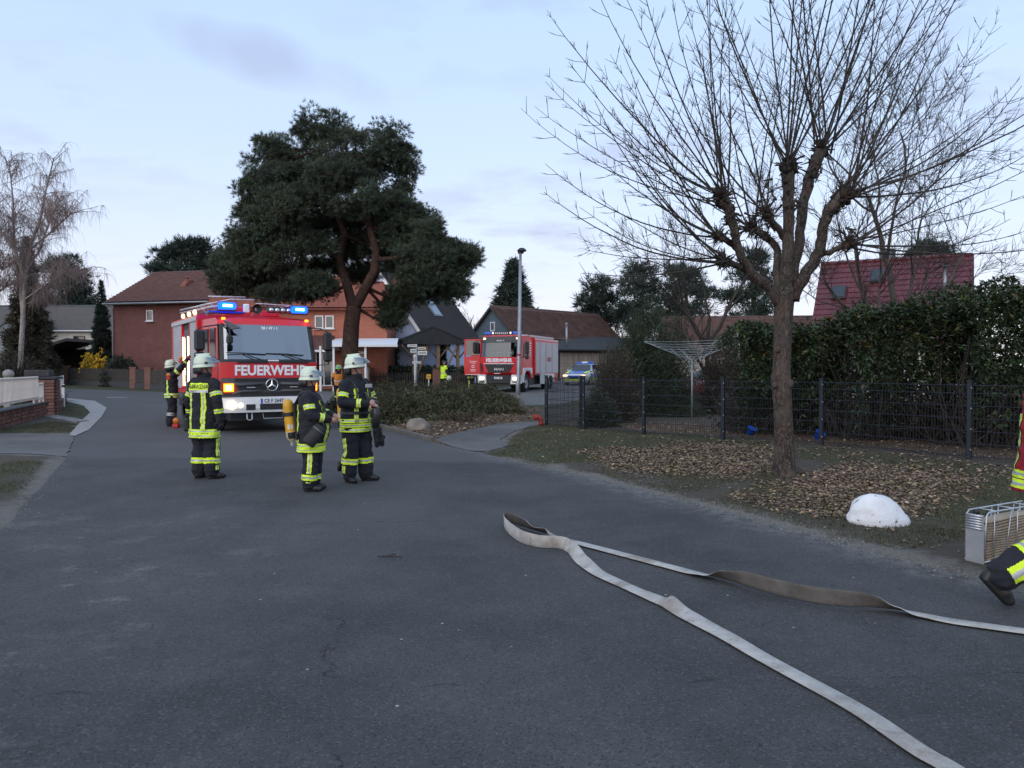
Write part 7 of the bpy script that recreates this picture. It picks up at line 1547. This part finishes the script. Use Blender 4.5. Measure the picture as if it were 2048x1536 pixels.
    # --- boots
    for i, sd in enumerate('LR'):
        kn, an = Lg[sd]; yaw, pit = feet[i]; an = Vector(an); M_ = Matrix.Translation(an) @ Matrix.Rotation(R(yaw), 4, 'Z') @ Matrix.Rotation(R(pit), 4, 'X'); b = MB(); up = (Vector(kn) - an).normalized()
        b.tube([an + up * .20, an + up * .08, an - up * .02], [.070, .064, .062], 12)
        for (y, z_, r) in ((.035, -.032, (.050, .056, .058)), (-.03, -.030, (.054, .078, .062)), (-.10, -.042, (.058, .08, .050)), (-.15, -.050, (.053, .058, .042))): b.sphere((0, y, z_), r, 12, T=M_)
        b.box((0, -.055, -.080), (.090, .25, .020), T=M_, bev=.009)
        Vb, Fb = remesh(b, .012, 2); npmesh('boot', Vb, Fb, M_BOOT, root, True)
    # --- body: head, neck, limbs and hands in one skin
    hy, hp_ = head; HT = Matrix.Translation((0, .012 + lv(1.55), 1.545)) @ Matrix.Rotation(R(hy), 4, 'Z') @ Matrix.Rotation(R(hp_), 4, 'X')
    bb = MB(); bb.sphere((0, .005, .125), (.076, .096, .110), 18, T=HT); bb.sphere((0, -.038, .062), (.054, .056, .058), 14, T=HT); bb.sphere((0, -.075, .035), (.026, .022, .022), 10, T=HT); bb.sphere((0, -.055, .115), (.058, .050, .05), 12, T=HT)
    bb.tube([HT @ Vector((0, -.092, .125)), HT @ Vector((0, -.112, .098)), HT @ Vector((0, -.098, .088))], [.009, .014, .013], 8); bb.sphere((0, -.092, .060), (.024, .012, .008), 8, T=HT)
    for sx in (-1, 1): bb.sphere((.076 * sx, .012, .105), (.012, .022, .032), 8, T=HT); bb.sphere((.030 * sx, -.083, .142), (.020, .014, .008), 8, T=HT)
    bb.tube([(0, .02 + lv(1.45), 1.42), (0, .015 + lv(1.5), 1.52), HT @ Vector((0, .01, .06))], [.07, .056, .058], 12)
    bb.loft([ell((cx, cy, z_), rx * .78, ry * .78) for z_, cx, cy, rx, ry in sec[1:8]])
    for sd in 'LR':
        chain_tube(bb, [(a, b_, c, r * .62) for a, b_, c, r in ach[sd]], 10, 2); chain_tube(bb, [(a, b_, c, r * .68) for a, b_, c, r in lch[sd]], 10, 2)
    gl = gloves or {}
    for sd in 'LR':
        e, w_ = A[sd]; d = (Vector(w_) - Vector(e)).normalized(); sx = 1 if sd == 'L' else -1; nr = Vector((palm or {}).get(sd, (-sx, 0, 0)))
        if gl.get(sd): gb = MB(); hand(gb, Vector(w_) + d * .0, d, nr, sx, curl, 1.18); gb.tube([Vector(w_) - d * .05, Vector(w_) + d * .03], [.052, .046], 12); Vg, Fg = remesh(gb, .008, 2); npmesh('glove', Vg, Fg, gl[sd], root, True)
        else: hand(bb, w_, d, nr, sx, curl)
    Vk, Fk = remesh(bb, .0095, 2); npmesh('body', Vk, Fk, M_SKIN, root, True)
    for sx in (-1, 1): e = MB(); e.sphere((.030 * sx, -.090, .128), (.012, .007, .006), 8, T=HT); e.build('eye', M_EYE, root); e = MB(); e.box((.030 * sx, -.098, .150), (.034, .008, .007), T=HT, bev=.003); e.build('eyebrow', M_HAIR, root)
    e = MB(); e.sphere((0, -.100, .060), (.022, .006, .006), 8, T=HT); e.build('mouth', M_LIP, root)
    if cap == 'helmet': helmet(root, HT @ Matrix.Translation((0, .005, .160)) @ Matrix.Rotation(R(-4), 4, 'X'), helm)
    hr = MB(); hr.sphere((0, .022, .150), (.083, .092, .098), 16, T=HT); hr.sphere((0, .05, .09), (.072, .06, .07), 12, T=HT); hr.build('hair', M_HAIR, root)
    return root, HT, ach, s
def air_pack(label, loc, rz, s, lean=0.0, dx=0):
    root = empty('breathing_apparatus', loc, rz, label, 'air cylinder', 'breathing apparatus'); root.scale = (s, s, s); T = Matrix.Translation((dx, .285 + lean, 1.02)) @ Matrix.Rotation(R(-6), 4, 'X')
    c = MB(); c.lathe([(.001, .36), (.03, .355), (.062, .33), (.078, .285), (.080, .24), (.080, -.10), (.080, -.13)], n=20, T=T); co = c.build('cylinder', M_CYL, root)
    c = MB(); c.lathe([(.0805, -.13), (.080, -.20), (.062, -.25), (.035, -.275), (.03, -.29)], n=20, T=T); c.build('cylinder_neck', mat('cream_cylinder_end', (.50, .42, .28), .45, var=.1), co)
    c = MB(); c.lathe([(.083, .10), (.083, .16)], n=20, T=T); c.box((0, .082, .13), (.09, .03, .07), T=T, bev=.01); c.build('strap', M_BLACK, co)
    c = MB(); c.lathe([(.0815, -.14), (.0815, -.21), (.070, -.235)], n=10, T=T, a0=R(150), a1=R(270)); c.build('dark_label', M_BLACK, co)
    for a in (170, 205): c = MB(); c.lathe([(.0812, -.02), (.0812, -.09)], n=4, T=T, a0=R(a - 13), a1=R(a + 13)); c.build('white_label', mat('pale_label', (.62, .60, .54), .5, var=.1), co)
    v = MB(); v.cyl((0, 0, -.29), (0, 0, -.34), .02, n=10, T=T); v.cyl((-.05, .0, -.325), (.05, 0, -.325), .013, n=8, T=T); v.cyl((-.05, 0, -.325), (-.075, 0, -.325), .024, n=10, T=T); v.tube([T @ Vector((.04, 0, -.325)), T @ Vector((.09, -.04, -.30)), T @ Vector((.12, -.1, -.2))], .010, 6); v.build('valve', M_CHROME, co)
    b = MB(); b.box((0, -.095, .0), (.24, .03, .56), T=T, bev=.02); b.box((0, -.10, -.20), (.38, .05, .1), T=T, bev=.02); b.build('backplate', M_BLACK, root)
    for sx in (-1, 1):
        st_ = MB(); st_.tube([(dx + .10 * sx, .20 + lean, 1.30), (dx + .115 * sx, .11 + lean, 1.475), (dx + .125 * sx, .0 + lean, 1.505), (dx + .12 * sx, -.115 + lean * .6, 1.43), (dx + .115 * sx, -.178 + lean * .5, 1.30), (dx + .13 * sx, -.182, 1.16), (dx + .19 * sx, -.10, 1.05)], .016, 6, flat=1.0); st_.build('shoulder_strap', M_BLACK, root)
    wb = MB(); wb.lathe([(.245, .99), (.247, 1.035), (.238, 1.035), (.238, .99)], (dx, .0, 0), 24, sy=.78); wb.build('waist_belt', M_BLACK, root)
    return root

# ---- the three firefighters in the road
g = G(411, 957); p1, HT1, _, s1 = person('firefighter seen from behind with FEUERWEHR on the back and red glove', (g.x, g.y, .005), R(158), 1.75, arms={'L': [(.29, .03, 1.14), (.30, -.07, .92)], 'R': [(-.285, .05, 1.15), (-.31, .03, .90)]},
    legs={'L': [(.10, -.01, .50), (.105, .02, .09)], 'R': [(-.10, -.03, .50), (-.12, .0, .09)]}, feet=((10, 0), (-42, 0)), head=(-52, 0), gloves={'R': M_GLOVE, 'L': M_GLOVER}, back_text=True, strips='back', curl=.7, belly=.05, vox=.0095, hem=.60, band_z=.20, fat=1.03)
g = G(624, 981); p2, HT2, _, s2 = person('shorter firefighter in profile with yellow air cylinder and black pouch', (g.x, g.y, .005), R(97), 1.57, arms={'L': [(.25, -.10, 1.16), (.06, -.30, 1.12)], 'R': [(-.265, -.02, 1.14), (-.16, -.27, 1.08)]},
    legs={'L': [(.10, -.04, .50), (.10, .0, .09)], 'R': [(-.10, .0, .50), (-.11, .03, .09)]}, feet=((0, 0), (-6, 0)), head=(-4, 4), hem=.58, belly=.09, lean=-.03, vox=.0095, fat=1.12, band_z=.14)
air_pack('yellow air cylinder on the back of the shorter firefighter', p2.location, R(97), s2, .03)
g = G(712, 963); p3, HT3, _, s3 = person('firefighter with folded hands facing right in front of the planted island', (g.x, g.y, .005), R(52), 1.74, arms={'L': [(.285, -.06, 1.16), (.075, -.29, 1.17)], 'R': [(-.285, -.04, 1.16), (-.045, -.305, 1.145)]},
    legs={'L': [(.12, -.05, .50), (.15, -.05, .09)], 'R': [(-.11, -.03, .50), (-.13, .0, .09)]}, feet=((38, 0), (-12, 0)), head=(26, -2), palm={'L': (-.2, .8, -.6), 'R': (.2, .8, -.6)}, curl=.55, vox=.0095, hem=.72, hems=3, band_z=.24, fat=1.04)
air_pack('yellow air cylinder on the back of the firefighter with folded hands', p3.location, R(52), s3)
# pouch and spare kit
def worn(name, label, cat, pers, rz, s, build): o = empty(name, pers.location, rz, label, cat); o.scale = (s, s, s); build(o); return o
def pouch(o):
    T = Matrix.Translation((-.30, -.07, .84)) @ Matrix.Rotation(R(38), 4, 'X') @ Matrix.Rotation(R(8), 4, 'Y'); m = MB(); m.lathe([(.001, .19), (.07, .185), (.095, .16), (.10, -.12), (.09, -.15), (.001, -.155)], n=18, T=T, sx=.72); m.build('bag', mat('black_cordura', (.020, .020, .022), .75, var=.25, sc=10, bump=.2), o)
    m = MB(); m.lathe([(.102, .10), (.102, .125)], n=18, T=T, sx=.73); m.build('lid_seam', M_DKGREY, o); m = MB(); m.tube([T @ Vector((0, 0, .18)), (-.28, .02, 1.12), (-.2, .10, 1.40), (-.1, .12, 1.50)], .012, 6); m.tube([T @ Vector((0, -.09, .16)), (-.26, -.20, 1.05), (-.1, -.20, 1.3)], .012, 6); m.build('strap', M_BLACK, o)
worn('mask_pouch', 'black cylindrical mask pouch hanging at the hip of the shorter firefighter', 'pouch', p2, R(97), s2, pouch)
def mask(o):
    m = MB(); m.tube([(.06, -.34, 1.14), (.07, -.36, 1.0), (.075, -.35, .80)], [.05, .062, .055], 12); m.sphere((.06, -.34, 1.16), (.055, .055, .04), 10); m.tube([(.07, -.35, .8), (.09, -.33, .70)], .012, 6); m.build('mask_case', mat('dark_case', (.03, .03, .033), .4, var=.2), o)
worn('mask_case', 'dark tubular mask case held in front of the firefighter with folded hands', 'mask case', p3, R(52), s3, mask)
def hung_gloves(o):
    for dx, rz_ in ((0, 0), (.07, .4)):
        m = MB(); hand(m, (.20 + dx, -.22, .68), (.12 + rz_ * .5, -.05, -1), (0, 1, 0), 1, .25, 1.2); m.tube([(.20 + dx * .5, -.22, .78), (.20 + dx, -.22, .66)], [.05, .045], 10); V, F = remesh(m, .009, 2); npmesh('glove', V, F, M_GLOVE, o, True)
    m = MB(); m.tube([(.2, -.19, .98), (.21, -.215, .78)], .012, 6); m.box((.22, -.245, .735), (.09, .01, .03)); m.build('hook', M_NEON, o)
worn('spare_gloves', 'pair of black gloves hanging from the jacket of the firefighter with folded hands', 'gloves', p3, R(52), s3, hung_gloves)
def radio(o): m = MB(); m.box((.06, -.185, 1.24), (.04, .03, .16), bev=.01, rot=Matrix.Rotation(R(-25), 4, 'Y')); m.build('handset', M_DKGREY, o); MB().box((.10, -.172, 1.40), (.12, .015, .055), bev=.005).build('name_patch', M_REFL, o)
worn('radio_handset', 'grey radio handset and silver patch on the chest of the firefighter with folded hands', 'radio', p3, R(52), s3, radio)
def torch(o): m = MB(); m.tube([(-.2, .12, .30), (-.2, .13, .16)], [.035, .03], 10); m.build('tool_pocket', M_BLACK, o)
worn('leg_pouch', 'small black tool pouch at the calf of the firefighter with folded hands', 'pouch', p3, R(52), s3, torch)
def sidebag(o): m = MB(); m.box((.26, .06, .80), (.10, .16, .2), bev=.03); m.build('bag', M_BLACK, o)
worn('side_pouch', 'black pouch at the left hip of the firefighter seen from behind', 'pouch', p1, R(158), s1, sidebag)
# ---- firefighter at the open locker
g = G(344, 852); p4, HT4, _, s4 = person('firefighter reaching up into the lit locker of the fire engine', (g.x, g.y, .005), R(128), 1.75, arms={'L': [(.25, -.18, 1.42), (.14, -.30, 1.58)], 'R': [(-.30, -.16, 1.62), (-.22, -.36, 1.86)]},
    legs={'L': [(.12, -.06, .50), (.15, -.03, .09)], 'R': [(-.13, .03, .50), (-.17, .10, .09)]}, feet=((12, 0), (-18, 0)), head=(10, -6), gloves={'L': M_GLOVER, 'R': M_GLOVER}, trouser_strip=False, strips='back', vox=.013, calf_silver=True)
M_ORL = mat('orange_lens', (.55, .16, .02), .25, var=.15); M_REDL = mat('red_lamp_base', (.42, .02, .02), .4, var=.1)
def wlamp(label, loc, k=1.0):
    o = empty('warning_lamp', loc, 0, label, 'warning lamp', 'orange warning lamps'); m = MB(); m.box((0, 0, .06 * k), (.19 * k, .15 * k, .12 * k), bev=.02); m.build('base', M_REDL, o); m = MB(); m.lathe([(.085 * k, -.03 * k), (.10 * k, 0), (.085 * k, .03 * k), (.001, .045 * k)], (0, 0, .21 * k), 16, ax='Y'); m.lathe([(.085 * k, -.03 * k), (.001, -.045 * k)], (0, 0, .21 * k), 16, ax='Y'); m.build('lens', M_ORL, o)
g2 = G(352, 856); wlamp('orange warning lamp standing on the road at the boots beside the fire engine', (g2.x, g2.y, .004), .9)
wh = W(362, 726, 20.9); wlamp('orange warning lamp held up in the raised hand at the locker', (wh.x, wh.y, wh.z), .62)
wh = W(337, 760, 20.85); wlamp('orange warning lamp held in front of the face at the locker', (wh.x, wh.y, wh.z), .62)
# ---- others further back
x = (888 - 1024) / FPX * 42.6; p5, HT5, _, s5 = person('bareheaded firefighter in a fluorescent vest by the picket fence', (x, 42.6, gz(0, 42.6)), R(120), 1.78, arms={'L': [(.27, .0, 1.14), (.2, -.2, 1.0)], 'R': [(-.27, -.05, 1.15), (-.26, -.22, .96)]}, hem=.68, cap=None, vest=M_NEON, vox=.02, head=(-10, 0), strips='none')
hh = empty('carried_helmet', (x + .28, 42.5, gz(0, 42.6) + .80), 0, 'pale helmet carried in the hand of the bareheaded firefighter', 'helmet'); helmet(hh, Matrix.Rotation(R(60), 4, 'X'), guard=False)
x = (941 - 1024) / FPX * 43.4; person('firefighter half hidden behind the open door of the distant fire engine', (x, 43.9, gz(0, 43.9)), R(60), 1.72, vox=.02, hem=.76, strips='all')
x = (677 - 1024) / FPX * 33.5; person('person with neon green helmet hidden behind the firefighters', (x, 33.5, gz(0, 33.5)), R(20), 1.60, vox=.02, helm=M_HELMN, vest=mat('orange_vest', (.75, .25, .03), .7), strips='none', group='bystanders')
# crew inside the distant engine
for lx, lab in ((-.62, 'crew member with pale helmet behind the windscreen, left seat'), (.05, 'crew member with pale helmet behind the windscreen, middle seat')):
    q = fm.matrix_basis @ Vector((lx, 1.12, .98)); person(lab, q, R(-20.6), 1.70, vox=.022, legs={'L': [(.14, -.42, .86), (.14, -.44, .48)], 'R': [(-.14, -.42, .86), (-.14, -.44, .48)]}, arms={'L': [(.25, -.1, 1.15), (.12, -.34, 1.08)], 'R': [(-.25, -.1, 1.15), (-.12, -.34, 1.08)]}, group='crew in the distant engine', hem=.86)
# ---- runner leaving the picture at the right edge
person('runner in red jacket with fluorescent bands cut off by the right edge', (3.70, 5.30, .0), R(84), 1.80, jacket=M_REDJ, arms={'L': [(.27, -.18, 1.18), (.2, -.42, 1.22)], 'R': [(-.27, .22, 1.20), (-.30, .12, .95)]}, legs={'L': [(.11, -.42, .58), (.11, -.46, .12)], 'R': [(-.10, -.01, .44), (-.11, .37, .21)]}, feet=((0, 0), (0, 48)), head=(0, 0), lean=.08, vest=None, strips='all', vox=.0075, group='runners')
# ================================================================ FALLEN LEAVES AND GRASS
def on_ground(n, poly):
    xs = [p[0] for p in poly]; ys = [p[1] for p in poly]; P = np.stack([RNG.uniform(min(xs), max(xs), n), RNG.uniform(min(ys), max(ys), n)], 1); return P[inside(P, poly)]
gobj = bpy.data.objects['ground']
from mathutils.bvhtree import BVHTree
_bv = BVHTree.FromObject(gobj, bpy.context.evaluated_depsgraph_get())
def gh(x, y):
    h = _bv.ray_cast(Vector((x, y, 5)), Vector((0, 0, -1))); return h[0].z if h[0] is not None else 0.0
M_FALL = mat('dead_leaf', (.165, .112, .078), .85, var=.3, sc=4, tint=True)
def litter(name, label, polys, n, size, thr=None, edge=None):
    V = []; F = []; T = []; b = 0
    for poly, frac in polys:
        P = on_ground(int(n * frac), poly)
        if thr is not None: P = P[np.array([noise.noise((p[0] * .9, p[1] * .9, 4.4)) + .5 * noise.noise((p[0] * 2.3, p[1] * 2.3, 7)) > thr for p in P], bool)]
        P = P[sdf(P, ROAD) > .12]
        if edge: P = P[np.array([RNG.random() < min(1, max(0.03, .08 + -q / edge + .45 * noise.noise((p[0] * 1.6, p[1] * 1.6, 3)))) for p, q in zip(P, sdf(P, poly))], bool)]
        for x, y in P:
            z = gh(x, y) + RNG.uniform(.003, .022); a = RNG.uniform(0, 6.28); s = size * RNG.uniform(.5, 1.25); tl = RNG.normal() * .22; tl2 = RNG.normal() * .18; c = np.array([math.cos(a), math.sin(a), tl]); d = np.array([-math.sin(a), math.cos(a), tl2]); o = np.array([x, y, z]); cu = RNG.uniform(.0, .25) * s
            V += [o - c * s * .5, o - d * s * .36 + [0, 0, cu], o + c * s * .15 - d * s * .30 + [0, 0, cu * .7], o + c * s * .55, o + c * s * .15 + d * s * .30 + [0, 0, cu * .8], o + d * s * .36 + [0, 0, cu * .6]]
            F.append((b, b + 1, b + 2, b + 3)); F.append((b, b + 3, b + 4, b + 5)); b += 6
            t = RNG.choice([RNG.uniform(.35, .9), RNG.uniform(.8, 1.6), RNG.uniform(1.6, 3.0)], p=[.3, .5, .2]) * np.array([1, RNG.uniform(.88, 1.12), RNG.uniform(.65, 1.1)]); T += [t] * 6
    V = np.array(V); V[:, 2] = np.maximum(V[:, 2], .004); return tag(npmesh(name, V, np.array(F), M_FALL, None, False, np.array(T)), label, 'leaves', kind='stuff')
bed1 = gw([(1150, 905), (1300, 893), (1450, 890), (1580, 900), (1560, 945), (1480, 965), (1250, 950)]); bed2 = gw([(1470, 1005), (1540, 965), (1700, 930), (1950, 955), (1970, 985), (1850, 1040), (1700, 1045), (1560, 1030)])
def grow_poly(p, k): c = np.mean(np.array(p), 0); return [tuple(c + (np.array(q) - c) * k) for q in p]
litter('fallen_leaves', 'brown dead leaves heaped round the pollarded tree', [(grow_poly(bed1, 1.06), 1.0), (grow_poly(bed2, 1.08), 1.15)], 24000, .057, None, 1.0)
litter('scattered_leaves', 'dead leaves scattered over the grass verge', [(gw([(1000, 915), (1060, 860), (1300, 870), (1600, 890), (2000, 930), (2100, 1000), (2050, 1130), (1800, 1100), (1400, 1000)]), 1.0)], 3600, .05)
litter('garden_leaves', 'dead leaves under the hedge behind the fence', [([(1.2, 21.2), (9.5, 12.2), (13, 9.5), (15, 14), (8, 20), (3, 23)], 1.0), (gw([(1290, 875), (1450, 884), (1640, 896), (1940, 926), (2060, 940), (2060, 975), (1900, 950), (1640, 915), (1400, 895)]), .45)], 9000, .07, -.35)
litter('island_leaves', 'brown leaf litter covering the planted island', [(ISLAND, 1.0)], 24000, .07)
def grass(name, label, polys, n, h, M):
    PP = []
    for poly, fr in polys: PP.append(on_ground(int(n * fr), poly))
    P = np.concatenate(PP); P = P[(sdf(P, ROAD) > .1) & (sdf(P, PATH) > .03)]; keep = np.array([noise.noise((p[0] * 1.3, p[1] * 1.3, 9.0)) + RNG.normal() * .25 > -.12 for p in P], bool); P = P[keep]; n = len(P)
    z = np.array([gh(x, y) for x, y in P]); b = np.column_stack([P, z - .004]); a = RNG.uniform(0, 6.28, n); s = np.column_stack([np.cos(a), np.sin(a), np.zeros(n)]) * .005; ln = h * RNG.uniform(.4, 1.3, (n, 1)); d = unit(np.column_stack([RNG.normal(size=n) * .6, RNG.normal(size=n) * .6, np.ones(n)]))
    V = np.stack([b - s, b + s, b + d * ln], 1).reshape(-1, 3); return tag(npmesh(name, V, np.arange(len(V)).reshape(-1, 3), M, None, False, tints(n, 3, .6, 1.5, .15)), label, 'grass', kind='stuff')
M_GRASS = mat('grass_blade', (.066, .066, .034), .8, var=.3, sc=1.5, tint=True)
grass('verge_grass', 'short winter grass on the right verge', [(gw([(1290, 878), (1640, 898), (1940, 928), (2060, 950), (2060, 990), (1900, 962), (1700, 938), (1560, 918)]), .5), (gw([(985, 910), (1050, 857), (1090, 849), (1290, 868), (1500, 882), (1560, 905), (1450, 930), (1150, 932), (1060, 930)]), 1.0), (gw([(1600, 1010), (1700, 975), (2000, 960), (2100, 1000), (2100, 1070), (1900, 1080), (1800, 1062)]), .5), (gw([(1150, 935), (1400, 930), (1560, 960), (1750, 1000), (1950, 1090), (1800, 1105), (1500, 1030), (1250, 968)]), .8)], 62000, .042, M_GRASS)
grass('corner_grass', 'grass strips beside the sandstone wall and driveway', [(gw([(-60, 935), (40, 925), (85, 930), (50, 985), (-20, 1010), (-60, 1020)]), .5), (gw([(100, 820), (140, 812), (180, 820), (172, 838), (120, 842)]), .8), (gw([(-60, 866), (0, 862), (100, 845), (160, 848), (140, 868), (60, 868)]), .8)], 20000, .05, M_GRASS)
g = G(1570, 956); ring = [(g.x + math.cos(t) * .42, g.y + math.sin(t) * .42) for t in np.linspace(0, 6.28, 16)[:-1]]
grass('trunk_grass', 'tuft of grass round the foot of the pollarded tree', [(ring, 1.0)], 900, .09, M_GRASS)

# loose grit along the edge of the carriageway
def grit():
    edge = gw([(2100, 1198), (1800, 1120), (1600, 1062), (1400, 1010), (1200, 960), (1080, 932), (1000, 915)]) ; edge2 = gw([(130, 918), (100, 953), (60, 1000), (0, 1062)]); V = []; F = []; b = 0; T = []
    for ed, n in ((edge, 4200), (edge2, 450)):
        E = np.array(ed); 
        for _ in range(n):
            i = RNG.integers(0, len(E) - 1); p = E[i] + (E[i + 1] - E[i]) * RNG.random(); o = RNG.normal() * .10 + .03; d = E[i + 1] - E[i]; d = d / np.linalg.norm(d); p = p + np.array([-d[1], d[0]]) * -o; r = RNG.uniform(.003, .010) * (1.8 if RNG.random() < .05 else 1); z = max(gh(p[0], p[1]), .004); c = np.array([p[0], p[1], z + r * .3]); a = RNG.uniform(0, 6.28)
            q = [np.array([math.cos(a + k * 2.09) * r, math.sin(a + k * 2.09) * r * .8, -r * .4]) for k in range(3)] + [np.array([0, 0, r * .7])]; V += [c + v for v in q]; F += [(b, b + 1, b + 3), (b + 1, b + 2, b + 3), (b + 2, b, b + 3)]; b += 4; T += [np.ones(3) * RNG.uniform(.5, 1.7)] * 4
    tag(npmesh('road_grit', np.array(V), np.array(F), mat('grit_stone', (.15, .14, .125), .9, var=.2, tint=True), None, False, np.array(T)), 'fine pale grit along the edges of the road', 'grit', kind='stuff')
grit()
